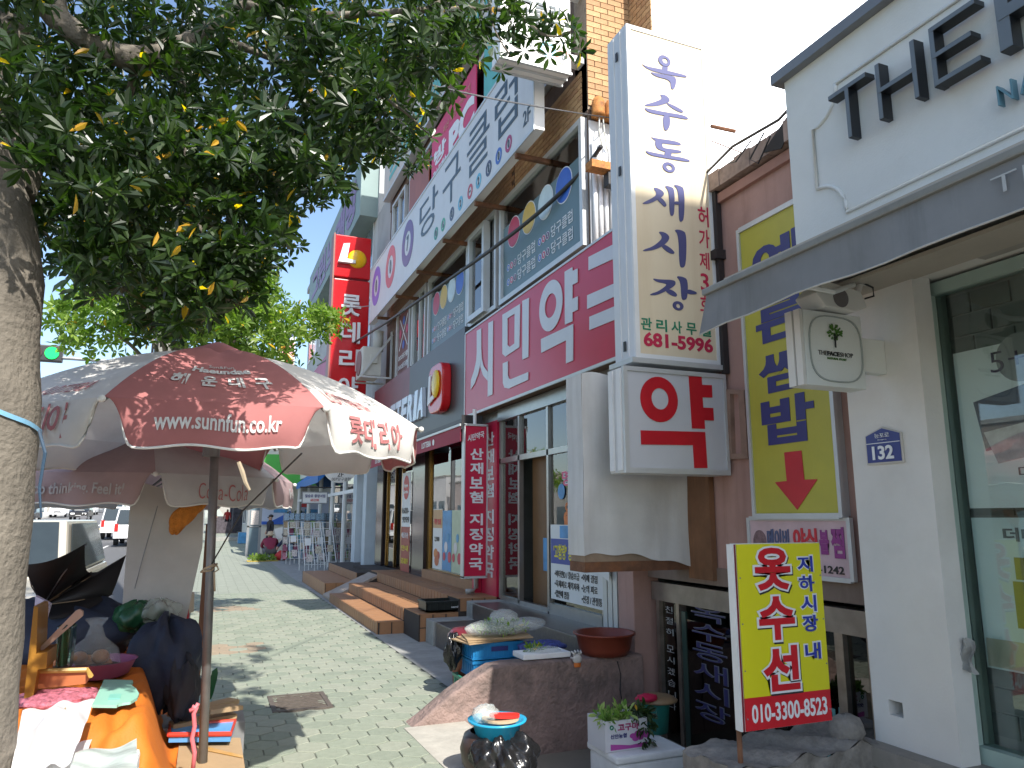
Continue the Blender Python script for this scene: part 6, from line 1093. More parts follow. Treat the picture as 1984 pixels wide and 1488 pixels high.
# ================= STALL UMBRELLAS =================
CW = mat('canopy_cream', (.7,.68,.64), .85, 0, .1, 4, trans=.22, dirt=.35, dirtc=(.38,.36,.32)); CR_ = mat('canopy_faded_red', (.42,.16,.155), .85, 0, .1, 5, trans=.2, dirt=.3, dirtc=(.3,.12,.11)); CGY = mat('canopy_grey', (.5,.5,.5), .85, 0, .12, 4, trans=.2, dirt=.4, dirtc=(.27,.26,.25)); CGR_ = mat('canopy_dusky_pink', (.4,.29,.29), .85, 0, .12, 4, trans=.2, dirt=.3, dirtc=(.22,.17,.17))
PIPEW = mat('piping_white', (.68,.67,.63), .8)
POLE = mat('umbrella_pole', (.19,.19,.19), .45, .5, .25, 9, dirt=.6, dirtc=(.25,.2,.17))
def umbrella(label, cx, cy, zap, zr, R, phase, mats, prints, polefoot, tilt=(0,0), val=.19):
    """eight-panel market parasol; phase = angle of the middle of panel 0 (0 = towards -Y, growing clockwise seen from above)"""
    t = thing('market_umbrella', label, 'umbrella', (cx,cy,0))
    def S(a, r):  # a angle, r 0..1(+)
        ang = phase+a; n = 8; seg = math.pi*2/n; k = round(a/seg); loc = a-k*seg
        rad = math.cos(seg/2)/math.cos(loc) if abs(loc) <= seg/2+1e-6 else 1.
        rr = R*r*rad*(1-.03*math.cos(loc/seg*math.pi)*math.sin(r*math.pi)); sag = .05*math.cos(loc/(seg)*math.pi)**2*math.sin(min(r,1)*math.pi)
        z = zap-(zap-zr)*(.28*r+.72*r**2.1)-sag*(1-.3*r)*.7
        x = rr*math.sin(ang); y = -rr*math.cos(ang)
        return Vector((cx+x, cy+y, z+tilt[0]*x+tilt[1]*y))
    seg = math.pi/4
    def flap(k, s, v):   # s -1..1 across panel, v 0..1 down the hanging valance
        a = k*seg+s*seg/2*.985; p = S(a, 1.); out = Vector((math.sin(phase+k*seg), -math.cos(phase+k*seg), 0))
        prof = 1-.99*max(0,(abs(s)-.8)/.2)**2.2; prof *= 1+.05*math.sin(s*7+k*2)
        bow = .045*math.sin(v*2.2)*(1-abs(s)**4)+.012*math.sin(s*9+k)*v
        side = Vector((out.y*-1, out.x, 0)); pin = -side*0
        c = S(k*seg, 1.); q = p+(c-p)*.12*v*abs(s)**3
        return q+out*(bow-.02*v)+Vector((0,0,-val*v*prof))
    for k in range(8):
        m = mats[k % len(mats)]
        pn = obj('canopy_panel', MB().grid(lambda u, v: S(k*seg+(u-.5)*seg, v*.999+.001), 16, 18), m, t, smooth=True)
        obj('valance', MB().grid(lambda u, v: flap(k, u*2-1, v), 48, 8), m, pn, smooth=True)
        obj('piping', MB().tube([flap(k, s/20, 1)+Vector((0,0,-.002)) for s in range(-20, 21)], .006, 6), PIPEW, pn, smooth=True)
        rb = MB().tube([S(k*seg+seg/2, r/8)-Vector((0,0,.015)) for r in range(9)], .008, 6); obj('rib', rb, POLE, t, smooth=True)
        obj('strut', MB().tube([(cx,cy,zr-.12), S(k*seg+seg/2, .55)-Vector((0,0,.02))], .006, 5), POLE, t)
        obj('rib_cap', MB().sph(tuple(S(k*seg+seg/2, 1.01)), .016, 10, 6), PIPEW, t, smooth=True)
    f0 = polefoot; obj('pole', MB().tube([f0, (cx,cy,zap-.01)], .0235, 14), POLE, t, smooth=True); obj('hub', MB().lathe([(0,0),(.045,0),(.045,.06),(0,.07)], (cx,cy,zr-.15), 14), POLE, t)
    obj('top_cap', MB().lathe([(.2,-.06),(.13,-.01),(.03,.035),(0,.04)], (cx,cy,zap+.005), 16), BLACK if False else mats[0], t, smooth=True)
    for (k, kind, body, s0, s1, v0, v1, m, bold) in prints:
        V, F, a_ = glyphs(body, bold, .01); off = Vector((math.sin(phase+k*seg), -math.cos(phase+k*seg), .5)).normalized(); out = []
        for (u, v, w) in V:
            s = s0+(s1-s0)*u
            p = S(k*seg+s*seg/2, v1+(v0-v1)*v) if kind == 'top' else flap(k, s, v1+(v0-v1)*v); out.append(p+off*((.008 if kind == 'flap' else .005)+.001*w))
        obj('lettering', MB().add(out, F), m, t)
    return t
PW_ = mat('faded_white_print', (.6,.58,.56), .8); PR_ = mat('faded_red_print', (.42,.15,.15), .8); PBR = mat('faded_brown_print', (.4,.34,.28), .8)
# panel 0 faces the camera; panel +1 is to its right in the picture (towards +X), -1 to its left
u1 = umbrella('large red and cream market parasol in front, printed with a web address', .0, 4.36, 2.53, 2.08, 1.14, .02, [CR_, CW], [
    (0,'top','해',-.6,-.4,.76,.87,PW_,.03),(0,'top','운',-.24,-.04,.76,.87,PW_,.03),(0,'top','대',.1,.3,.76,.87,PW_,.03),(0,'top','구',.44,.64,.77,.88,PW_,.03),
    (0,'top','Haeundae',-.42,.46,.65,.72,PW_,.04),(0,'top','Sun&Fun',-.2,.24,.60,.64,PW_,.0),
    (0,'flap','www.sunnfun.co.kr',-.6,.62,.28,.68,PW_,.02),
    (1,'flap','롯데리아',-.68,.5,.08,.82,PR_,.02),(1,'top','LOTTERIA',-.75,.25,.84,.94,PR_,.0),
    (-1,'flap','롯데리아',-.3,.66,.08,.82,PR_,.02),(-1,'top','LOTTERIA',-.2,.6,.84,.93,PR_,.0)], (.08,4.38,0), tilt=(.01,.0))
obj('logo', MB().grid(lambda u, v: Vector((0,0,0)), 1, 1), PBR, u1) if False else None
u2 = umbrella('grey and dusky pink market parasol behind, printed with a slogan', -.47, 6.08, 2.36, 1.87, 1.12, .54, [CGY, CGR_], [
    (0,'flap','Coca-Cola',-.4,.5,.3,.85,PR_,-.01),(-1,'flap','Stop thinking. Feel it!',-.7,.66,.35,.8,mat('faded_grey_print', (.42,.4,.4), .8),.02),(1,'flap','Feel',.0,.6,.3,.7,mat('faded_grey_print', (0,0,0)),0)], (-.47,6.08,0))
# ties and tails
tag(obj('rope', MB().tube([(-0.006, 4.1, 1.331), (0.013, 4.06, 1.352), (0.041, 4.06, 1.363), (0.065, 4.12, 1.368), (0.043, 4.1, 1.339), (0.005, 4.06, 1.338)], .006, 6).tube([(0.042, 4.1, 1.358), (0.065, 4.08, 1.361), (0.075, 4.08, 1.343), (0.055, 4.08, 1.328), (0.064, 4.08, 1.237)], .005, 6), mat('rope_tan', (.35,.28,.19), .9), smooth=True), 'tan rope knotted round the front umbrella pole', 'rope')
tag(obj('guy_line', MB().tube([(0.042, 4.1, 1.372), (0.161, 3.85, 1.632), (0.377, 3.4, 1.885)], .004, 6), BLACK), 'thin dark guy line from the front pole up to the parasol rim', 'line')
tag(obj('hanging_tail', MB().tube([(0.101, 3.05, 1.814), (0.118, 3.05, 1.774), (0.132, 3.05, 1.734), (0.149, 3.05, 1.705)], [.008,.01,.008,.005], 6), mat('rope_tan', (0,0,0))), 'frayed cord hanging from the front parasol rim', 'cord')
tag(obj('ribbon', MB().tube([(-0.002, 3.95, 0.727), (0.018, 3.95, 0.718), (0.008, 3.95, 0.695), (0.016, 3.95, 0.64), (0.008, 3.95, 0.587), (0.024, 3.95, 0.524), (0.022, 3.95, 0.448)], .011, 6).tube([(-0.012, 3.95, 0.709), (0.014, 3.95, 0.718), (0.024, 3.95, 0.74)], .01, 6), mat('ribbon_pink', (.6,.15,.17), .5), smooth=True), 'pink plastic ribbon tied low on the front umbrella pole', 'ribbon')

# ================= STALL =================
ORC = mat('orange_cloth', (.62,.17,.015), .7, 0, .06, 5, trans=.12, bump=.25, bscale=120); 
sst = lambda t: 0 if t <= 0 else (1 if t >= 1 else t*t*(3-2*t))
def tz(x, y):
    z = .75-.42*sst((x+.24+.08*(y-4.2))/.2)-.3*sst((3.66-y)/.3); return z+.012*math.sin(x*19+y*7)+.009*math.sin(x*37-y*23)*(1+2*sst((4.0-y)/.3))-.03*math.exp(-((x+.32+.3*(y-3.8))**2)/.0012)*sst((4.3-y)/.4)
tb = thing('stall_table', 'stall table covered with a creased bright orange cloth', 'table', (-.7,4.8,0))
obj('orange_cover', MB().grid(lambda u, v: (-1.35+1.37*u, 3.3+2.6*v, tz(-1.35+1.37*u, 3.3+2.6*v)), 90, 120), ORC, tb, smooth=True)
obj('tabletop', MB().box(-1.3,-.3,3.75,5.8,.66,.7), WOOD, tb)
for (x, y) in ((-1.2,3.9),(-.38,3.9),(-1.2,5.7),(-.38,5.7)): obj('leg', MB().box(x-.02,x+.02,y-.02,y+.02,0,.66), GREY, tb)
bc_ = (-0.484, 4.702, 0.86); bs_ = thing('pink_basin', 'mauve pink plastic basin of beans on the orange cloth', 'basin', (bc_[0],bc_[1],.76))
obj('basin_body', MB().lathe([(.13,0),(.15,.01),(.18,.08),(.19,.085),(.178,.08),(.135,.02),(0,.02)], (bc_[0],bc_[1],.76), 32), mat('basin_mauve', (.36,.12,.24), .4), bs_, smooth=True); obj('beans', MB().sph((bc_[0],bc_[1],.79),(.15,.15,.035),20,8,.06,2), mat('dark_beans', (.07,.045,.03), .7, 0, .6, 60, bump=1, bscale=90), bs_)
on = thing('bag_of_onions', 'clear plastic bag of brown onions in front of the mauve basin', 'bag', (-.5,4.45,.76)); ONM = mat('onion_skin', (.36,.17,.07), .4, 0, .3, 9)
for (x, y, z, r) in ((.0,.0,.06,.055),(.08,-.02,.05,.05),(.03,.07,.055,.05),(.07,-.05,.1,.045),(-.03,-.05,.1,.04)): q = (-0.519, 4.748, 0.78); obj('onion', MB().sph((q[0]+x-.03,q[1]+y,.76+z),(r,r,r*.85),14,10,.02,int(r*999)), ONM, on, smooth=True)
obj('clear_bag', MB().lathe([(.0,0),(.12,.0),(.14,.06),(.12,.14),(.05,.2),(.03,.26),(.06,.3)], (q[0],q[1],.755), 18, 1, .8), film('clear_film', fac=.16), on, smooth=True)
mt = (-0.34, 4.049, 0.79); ml = thing('mint_tray_lid', 'flat mint green tray lid with one rounded end lying on the orange cloth', 'lid', (mt[0],mt[1],.79)); P_ = [(-0.419, 4.363, 0.79), (-0.286, 4.295, 0.79), (-0.279, 4.241, 0.79), (-0.288, 4.216, 0.79), (-0.281, 4.172, 0.79), (-0.255, 4.09, 0.79), (-0.232, 3.968, 0.79), (-0.233, 3.879, 0.79), (-0.254, 3.809, 0.79), (-0.287, 3.799, 0.79), (-0.299, 3.787, 0.79), (-0.303, 3.763, 0.79), (-0.403, 3.811, 0.79)]
obj('lid_plate', MB().prism(P_, (0,0,.012)), mat('mint_plastic', (.3,.58,.46), .35, 0, .03), ml); obj('lid_ridge', MB().prism([(-0.353, 3.984, 0.803), (-0.305, 3.972, 0.803), (-0.302, 3.871, 0.803), (-0.351, 3.884, 0.803)], (0,0,.003)), mat('mint_plastic_b', (.22,.55,.45), .35), ml)
gbx = thing('glass_block', 'tall clear greenish plastic container beside the basin', 'container', (-.8,4.5,.76)); q0 = (-0.671, 4.5, 0.838); q1 = (-0.594, 4.5, 1.052)
obj('container_wall', MB().bbox(q0[0],q1[0],4.5,4.62,q0[2],q1[2],.012), glass('green_container', (.55,.75,.62), .15), gbx); obj('inner_sheet', MB().grid(lambda u, v: (q0[0]+.02+(q1[0]-q0[0]-.04)*u, 4.55+.015*math.sin(u*9+v*3), q0[2]+.01+(q1[2]-q0[2]-.03)*v), 10, 6), mat('pale_green_sheet', (.3,.4,.28), .5), gbx)
WB = mat('pale_wood', (.42,.27,.2), .6, 0, .1, 6)
ha = thing('wooden_plank', 'pale wooden board with a slot handle leaning up from the tray', 'board', (-.8,4.2,.8)); obj('board', MB().ring([(-0.693, 4.2, 0.989), (-0.684, 4.2, 0.972), (-0.66, 4.2, 0.995), (-0.521, 4.2, 1.132), (-0.523, 4.2, 1.153), (-0.539, 4.2, 1.163), (-0.553, 4.2, 1.158)], [(-0.603, 4.2, 1.073), (-0.602, 4.2, 1.072), (-0.597, 4.2, 1.073), (-0.581, 4.2, 1.088), (-0.58, 4.2, 1.092), (-0.584, 4.2, 1.095), (-0.59, 4.2, 1.091)], (0,.03,0)), WB, ha)
fb = thing('foam_board', 'pale lilac foam board standing beside the trunk', 'board', (-.95,4.3,.8)); obj('board', MB().prism([(-0.754, 4.35, 1.22), (-0.705, 4.35, 1.19), (-0.687, 4.35, 1.177), (-0.705, 4.35, 1.061), (-0.724, 4.35, 0.951), (-0.744, 4.35, 0.955)], (0,.05,0)), mat('foam_lilac', (.55,.52,.66), .7), fb)
ab = thing('amber_crate_post', 'amber plastic crate standing on end beside the trunk', 'crate', (-.9,4.1,.5)); obj('crate_side', MB().prism([(-0.712, 4.1, 1.196), (-0.695, 4.1, 1.192), (-0.682, 4.1, 0.984), (-0.637, 4.1, 0.989), (-0.635, 4.1, 0.916), (-0.668, 4.1, 0.914), (-0.678, 4.1, 0.74), (-0.71, 4.1, 0.743)], (0,.25,0)), mat('amber_plastic', (.42,.2,.03), .35, 0, .12, 4, trans=.25), ab)
bx = thing('bean_tray', 'shallow orange wooden tray of pink shallots at the stall corner', 'tray', (-.8,4.0,.75))
obj('tray_side', MB().prism([(-0.704, 4.18, 0.891), (-0.474, 4.18, 0.889), (-0.46, 4.18, 0.856), (-0.475, 4.18, 0.822), (-0.697, 4.18, 0.813)], (0,.02,0)), mat('orange_wood', (.45,.14,.05), .5, 0, .15, 5), bx); obj('tray_rim', MB().tube([(-0.678, 4.17, 0.895), (-0.476, 4.17, 0.887), (-0.451, 4.1, 0.871)], .012, 6), mat('yellow_rim', (.5,.32,.08), .4), bx)
q = (-0.582, 4.151, 0.77); obj('shallots', MB().sph((q[0],q[1],.77),(.2,.13,.04),26,10,.09,11), mat('shallot_pink', (.4,.12,.16), .5, 0, .7, 45, bump=1, bscale=70), bx)
wb = thing('white_sack', 'crumpled white plastic sack at the near corner of the stall', 'sack', (-.7,3.6,.75))
def sk_(u, v):
    a = Vector((-0.596, 3.445, 0.88)); b = Vector((-0.366, 3.544, 0.88)); c = Vector((-0.481, 2.683, 0.82)); d = Vector((-0.337, 2.769, 0.86))
    p = (a*(1-u)+b*u)*(1-v)+(c*(1-u)+d*u)*v; p.z += .05*math.sin(u*3.1)*math.sin(v*3)+.008*math.sin(u*15+v*4)+.006*math.sin(v*19-u*8); return p
obj('sack_skin', MB().grid(sk_, 30, 24).grid(lambda u, v: sk_(u, v)-Vector((0,-.03,.16)), 8, 8), mat('white_sack_plastic', (.78,.77,.78), .4, 0, .03, 4, trans=.15, bump=.4, bscale=14), wb, smooth=True); obj('cord', MB().tube([(-0.445, 3.367, 0.89), (-0.436, 3.14, 0.87), (-0.454, 2.986, 0.85), (-0.492, 2.952, 0.8)], .004, 6), mat('rope_tan', (0,0,0)), wb)
fm = thing('foam_box', 'white foam box under torn clear film at the bottom of the stall', 'box', (-.4,3.3,.3)); q0 = (-0.324, 3.077, 0.8); q1 = (-0.159, 3.069, 0.8)
obj('box_body', MB().bbox(q0[0]-.2,q1[0],q1[1]-.45,q1[1],.5,.8,.015), mat('foam_white', (.76,.77,.76), .8), fm); obj('support_crate', MB().bbox(q0[0]-.18,q1[0]-.02,q1[1]-.43,q1[1]-.02,0,.498,.01), mat('crate_grey_b', (.2,.2,.2), .7), fm); obj('film_cover', MB().grid(lambda u, v: Vector((-0.345, 2.939, 0.84))*(1-u)*(1-v)+Vector((-0.171, 3.003, 0.84))*u*(1-v)+Vector((-0.326, 2.647, 0.84))*(1-u)*v+Vector((-0.135, 2.569, 0.84))*u*v+Vector((0,0,.02*math.sin(u*7+v*3)*.4+.005*math.sin(v*13-u*4))), 30, 20), mat('milky_film', (.6,.66,.62), .15, 0, .05, 6, trans=.35, bump=.6, bscale=18), fm, smooth=True)
# dark tarpaulins, black umbrella, leaning panel
def heap(name, label, c, r, m, seed, cat='tarpaulin', n=40, mm=24, amp=.12):
    R2 = random.Random(seed); ph = [R2.uniform(0,6) for _ in range(8)]; mb = MB()
    def f(u, v):
        a = 2*math.pi*u; b = math.pi*(v*.98+.01)
        q = 1+amp*math.sin(3*a+ph[0]+2*b)+amp*.7*math.sin(5*a-3*b+ph[1])+amp*.5*math.sin(9*a+ph[2]+4*b)+amp*.35*math.sin(15*a+ph[3]-7*b)+amp*.22*abs(math.sin(23*a+11*b+ph[4]))+amp*.2*abs(math.sin(17*b-13*a+ph[5]))
        return (c[0]+r[0]*q*math.sin(b)*math.cos(a), c[1]+r[1]*q*math.sin(b)*math.sin(a), c[2]+r[2]*q*math.cos(b))
    o = obj(name, mb.grid(f, n, mm), m, smooth=True); return tag(o, label, cat)
NT = mat('navy_tarp', (.022,.03,.055), .7, 0, .2, 4, bump=.4, bscale=30)
heap('tarpaulin', 'dark navy tarpaulin bundled behind the orange cloth on the left', (-.85,5.55,.88), (.5,.3,.2), NT, 3); heap('tarpaulin', 'dark blue tarpaulin heap between the two umbrella poles', (-.17,5.1,.74), (.2,.22,.24), NT, 8); heap('tarpaulin', 'dark grey cloth sagging down beside the front pole', (-.06,4.9,.62), (.09,.13,.16), mat('charcoal_cloth', (.03,.03,.035), .85), 12)
heap('plastic_bag', 'green and clear plastic bags at the foot of the white panel', (-.36,5.25,1.0), (.12,.1,.08), mat('green_bag', (.02,.09,.04), .35, 0, .4, 9), 5, 'bag'); heap('plastic_bag', 'crumpled clear plastic bag resting against the white panel', (-.23,5.2,1.03), (.11,.09,.065), film('clear_film_b', (.5,.55,.48), .45), 6, 'bag')
bu = thing('black_umbrella', 'broken black umbrella lying open on its side behind the stall', 'umbrella', (-.9,5.3,1.1)); BUM = mat('black_nylon', (.012,.011,.012), .55, 0, .1)
hub = Vector((-0.893, 5.45, 1.071)); tips = [Vector(p) for p in ((-0.965, 5.2, 1.331), (-0.665, 5.2, 1.444), (-0.67, 5.6, 1.252), (-0.482, 5.7, 1.35), (-0.535, 5.6, 1.107), (-0.822, 5.35, 0.996))]
for i in range(5):
    a, b = tips[i], tips[i+1]
    obj('fabric_panel', MB().grid(lambda u, v: hub*(1-v)+(a*(1-u)+b*u)*v+Vector((0,-.09*math.sin(v*2.4)-.05*math.sin(u*3.14)*v,.03*math.sin(u*3.14)*v*(-1 if i != 1 else -1.6))), 10, 8), BUM, bu, smooth=True)
for k, tp in enumerate(tips): obj('rib', MB().tube([hub+Vector((0,-.03,0)), (hub+tp)/2+Vector((0,-.11,0)), tp], .004, 5), mat('rib_steel', (.3,.3,.32), .3, .8) if k in (0,1) else mat('rib_tan', (.22,.16,.1), .6), bu, smooth=True)
wp_ = thing('leaning_board', 'tall dusty white board leaning behind the front umbrella pole', 'board', (-.25,5.35,.5)); o = obj('board', MB().prism([(-0.462, 5.35, 1.84), (-0.021, 5.35, 1.718), (-0.012, 5.35, 1.409), (-0.093, 5.35, 0.828), (-0.448, 5.35, 0.849), (-0.456, 5.35, 1.319)], (0,.04,0)), mat('panel_offwhite', (.5,.48,.45), .8, 0, .05, 3, dirt=.2), wp_); obj('crease', MB().tube([(-0.299, 5.34, 1.676), (-0.366, 5.34, 1.31), (-0.389, 5.34, 1.158)], .002, 4), GREY, wp_)
kn = thing('orange_knit_cloth', 'orange knitted cloth hung from the white panel', 'cloth', (-.1,5.2,1.6)); 
def kf(u, v):
    q = Vector((-0.22, 5.22, 1.691))*(1-u)*(1-v)+Vector((-0.037, 5.22, 1.661))*u*(1-v)+Vector((-0.18, 5.22, 1.529))*(1-u)*v+Vector((-0.112, 5.22, 1.508))*u*v; q.y += .05*math.sin(u*11+v*2)-.03; q.x += .03*math.sin(v*5+u*3)+.02*math.sin(v*9); q.z += .035*math.sin(u*9)*(1-v)+.02*math.sin(u*3.1); return q
qk = (-0.123, 5.2, 1.616); mbk = MB()
def kf2(u, v):
    a = 2*math.pi*u; b = math.pi*v; q = 1+.13*math.sin(3*a+b*2)+.07*math.sin(7*a-3*b); w_ = .075*(1.15-.75*v)
    return (qk[0]+.045*math.cos(b)+w_*q*math.sin(b)*math.cos(a)*1.5, qk[1]+.04*q*math.sin(b)*math.sin(a), qk[2]+.105*q*math.cos(b)+.03*math.cos(a)*math.sin(b))
obj('cloth', mbk.grid(kf2, 40, 24), mat('orange_knit', (.5,.17,.02), .9, 0, .3, 30, bump=1, bscale=120), kn, smooth=True)
wpst = thing('wooden_post', 'brown wooden post with a small board behind the front pole', 'post', (0,6.4,0)); obj('post', MB().box(.0,.04,6.4,6.44,0,1.55), mat('post_brown', (.2,.09,.05), .7), wpst); obj('small_board', MB().prism([(0.028, 6.35, 1.576), (0.067, 6.35, 1.572), (0.073, 6.35, 1.34), (0.044, 6.35, 1.335)], (0,.03,0)), mat('board_brown', (.09,.055,.03), .7), wpst)
rbx = simple('box', 'red and white carton standing behind the navy tarpaulin', 'box', MB().m(0).prism([(-0.109, 5.9, 0.883), (-0.096, 5.9, 1.1), (-0.072, 5.9, 1.063), (-0.067, 5.9, 0.893)], (0,.2,0)).m(1).prism([(-0.081, 5.89, 1.064), (-0.044, 5.89, 1.062), (-0.038, 5.89, 0.941), (-0.069, 5.89, 0.928)], (0,.15,0)), [RED, mat('carton_cream', (.6,.5,.38), .8)])
bike = thing('bicycle', 'dark bicycle parked half hidden behind the wooden post', 'bicycle', (-.1,7.6,0))
for yy in (7.2,8.2): obj('wheel', MB().tube([(-.1, yy+.33*math.cos(a*math.pi/10), .34+.33*math.sin(a*math.pi/10)) for a in range(21)], .018, 6, cap=False), BLACK, bike)
obj('frame', MB().tube([(-.1,7.2,.34),(-.1,7.45,.8),(-.1,7.95,.8),(-.1,8.2,.34)], .016, 6).tube([(-.1,7.45,.8),(-.1,7.75,.35),(-.1,7.95,.8)], .016, 6), GREY, bike)
# goods near the front pole
CARD = mat('cardboard', (.36,.25,.14), .85, 0, .1, 6, bump=.2)
q0 = (0.065, 4.925, 0.36); q1 = (0.267, 4.759, 0.36); q2 = (0.267, 4.181, 0.36)
cbx = thing('cardboard_box', 'sunlit cardboard box right of the front umbrella pole', 'box', (.15,4.5,0)); obj('box_body', MB().prism([(q0[0]-.12,q0[1]+.02,0),(q1[0],q1[1],0),(q2[0],q2[1]-.15,0),(q0[0]-.12,q2[1]-.15,0)], (0,0,.355)), CARD, cbx); obj('tape', MB().prism([(0.086, 4.618, 0.358), (0.102, 4.621, 0.358), (0.266, 4.398, 0.358), (0.263, 4.361, 0.358), (0.093, 4.559, 0.358)], (0,0,.002)), mat('tape_amber', (.5,.28,.06), .3), cbx)
q0 = (-0.101, 4.647, 0.42); q1 = (0.232, 4.828, 0.42); tr2 = thing('blue_tray', 'blue plastic tray with a red rim behind the cardboard box', 'tray', (.05,5.0,.3))
PT = [(-0.109, 4.721, 0.42), (0.207, 4.609, 0.42), (0.239, 4.878, 0.42), (-0.112, 4.91, 0.42)]; obj('tray_base', MB().prism(PT, (0,0,-.04)), mat('tray_blue', (.1,.3,.6), .4), tr2); obj('rim', MB().tube(PT+[PT[0]], .013, 8), mat('tray_red', (.55,.05,.03), .4), tr2)
for k, (p0, p1) in enumerate((((-0.109, 4.983, 0.46), (0.243, 5.224, 0.46)),((0.07, 4.84, 0.5), (0.253, 4.963, 0.48)),((-0.107, 4.886, 0.43), (0.237, 4.992, 0.43)))):
    a = Vector(p0); b = Vector(p1); d = (b-a).normalized(); tag(obj('wooden_board', MB().obox((a+b)/2, d*((b-a).length/2), Vector((-d.y,d.x,0))*.05, (0,0,.012)), CARD), ['grey-brown board lying across the goods, farthest from the camera','short board with its end sticking out right of the front pole','board lying just behind the blue tray'][k], 'board')
obj('support_crate', MB().bbox(-.3,.3,4.95,5.3,0,.4,.01), mat('crate_grey', (.2,.2,.2), .7), tr2)
gch = thing('green_chair', 'green plastic chair back just right of the front pole', 'chair', (.3,5.6,0)); GP = mat('green_plastic', (.01,.1,.03), .35); q0 = (0.098, 5.6, 0.398); q1 = (0.147, 5.6, 0.602)
obj('backrest', MB().prism(chaikin([(q0[0],5.6,q0[2]),(q0[0],5.6,q1[2]-.03),(q0[0]+.04,5.6,q1[2]),(q1[0]-.01,5.6,q1[2]),(q1[0],5.6,q1[2]-.05),(q1[0]-.03,5.6,q0[2])], 1), (0,.02,0)), GP, gch); obj('seat', MB().bbox(q0[0]-.2,q1[0]-.02,5.62,6.0,.3,.33,.01), GP, gch)
for (dx, dy) in ((0,.02),(0,.36),(-.18,.02),(-.18,.36)): obj('leg', MB().box(q0[0]+dx,q0[0]+dx+.03,5.6+dy,5.63+dy,0,.32), GP, gch)

# ================= GOODS BY THE PARAPET =================
tub = thing('lidded_tub', 'tall terracotta coloured plastic tub with a dark red lid, black bag hanging off it', 'tub', (2.43,6.95,0)); obj('tub_body', MB().lathe([(0,0),(.14,0),(.165,.45),(.17,.47)], (2.37,6.85,0), 26), mat('tub_brown', (.24,.07,.035), .4, 0, .1, 5), tub, smooth=True); obj('lid', MB().lathe([(.2,.47),(.2,.52),(.15,.57),(0,.59)], (2.37,6.85,0), 26), mat('lid_maroon', (.14,.015,.02), .3), tub, smooth=True)
BAGM = mat('black_bag', (.012,.012,.013), .18, 0, .2, 5, bump=1, bscale=16)
heap('plastic_bag', 'black plastic bag hanging from the left of the brown tub', (2.17,6.7,.4), (.07,.07,.13), BAGM, 21, 'bag', amp=.16)
BLC = mat('crate_blue', (.02,.22,.5), .4, 0, .06, 6)
def crate(name, label, x0, x1, y0, y1, z0, z1, m, grp=None, wr=None):
    t = thing(name, label, 'crate', ((x0+x1)/2,(y0+y1)/2,z0), grp); b = MB(); e = .012
    b.box(x0,x1,y0,y1,z0,z0+e)
    for (a0, a1, c0, c1) in ((x0,x1,y0,y0+e),(x0,x1,y1-e,y1),(x0,x0+e,y0+e,y1-e),(x1-e,x1,y0+e,y1-e)): b.box(a0,a1,c0,c1,z0+e,z1)
    obj('crate_body', b, m, t); r = MB(); r.box(x0-.012,x1+.012,y0-.012,y0-.001,z1-.025,z1).box(x0-.012,x0-.001,y0,y1,z1-.025,z1).box(x0-.008,x1+.008,y0-.009,y0-.001,z0,z0+.015).box(x0-.009,x0-.001,y0,y1,z0,z0+.015)
    n = int((x1-x0)/.045)
    for k in range(n): r.box(x0+.02+k*.045,x0+.03+k*.045,y0-.006,y0-.001,z0+.015,z1-.025)
    for k in range(int((y1-y0)/.05)): r.box(x0-.006,x0-.001,y0+.02+k*.05,y0+.03+k*.05,z0+.015,z1-.025)
    obj('rim', r, m, t); 
    if wr: obj('handle_print', MB().box(x0+.17,x0+.33,y0-.011,y0-.007,z1-.075,z1-.035), NAVY, t)
    return t
q = (2.194, 6.45, 0.213); X0c = q[0]+.07
crate('blue_crate', 'upper blue plastic crate of the pair beside the brown tub', X0c, X0c+.47, 6.42, 6.78, .36, .5, BLC, 'stacked blue crates', True); crate('blue_crate', 'lower blue plastic crate resting on the green crate', X0c+.005, X0c+.475, 6.42, 6.78, .21, .35, BLC, 'stacked blue crates')
crate('green_crate', 'green plastic crate at the bottom of the stack', X0c-.06, X0c+.46, 6.4, 6.78, 0, .2, mat('crate_green', (.03,.2,.13), .45))
for k in range(3): tag(obj('cardboard_sheet', MB().obox((X0c+.2+.03*k,6.55-.02*k,.512+.014*k),(.3,.06-.05*k,0),(-.03+.03*k,.17,0),(.0,0,.005)), CARD), ['lowest cardboard sheet on the upper blue crate','middle cardboard sheet on the upper blue crate','top cardboard sheet under the clear bag of greens'][k], 'cardboard')
cb2 = thing('bag_of_greens', 'puffed clear plastic bag of leafy greens on top of the blue crates', 'bag', (X0c+.3,6.5,.56)); mbg = MB(); leaves(mbg, [(X0c+.28+rng.normal()*.08, 6.5+rng.normal()*.04, .6+.04*rng.random()) for _ in range(60)], .06, 6); obj('greens', mbg, LEAF2, cb2)
R4 = random.Random(4)
obj('clear_bag', MB().sph((X0c+.25,6.5,.61),(.3,.17,.075),28,16,.05,31).sph((X0c+.33,6.52,.68),(.14,.13,.09),22,14,.06,32).sph((X0c+.55,6.5,.63),(.2,.1,.06),22,12,.07,33), film('clear_film_c', (.75,.8,.76), .3), cb2, smooth=True)
wt = thing('white_tray', 'white foam tray of leeks balanced on the parapet top', 'tray', (2.85,6.1,.43)); q0 = (2.522, 6, 0.464); q1 = (2.999, 6, 0.386)
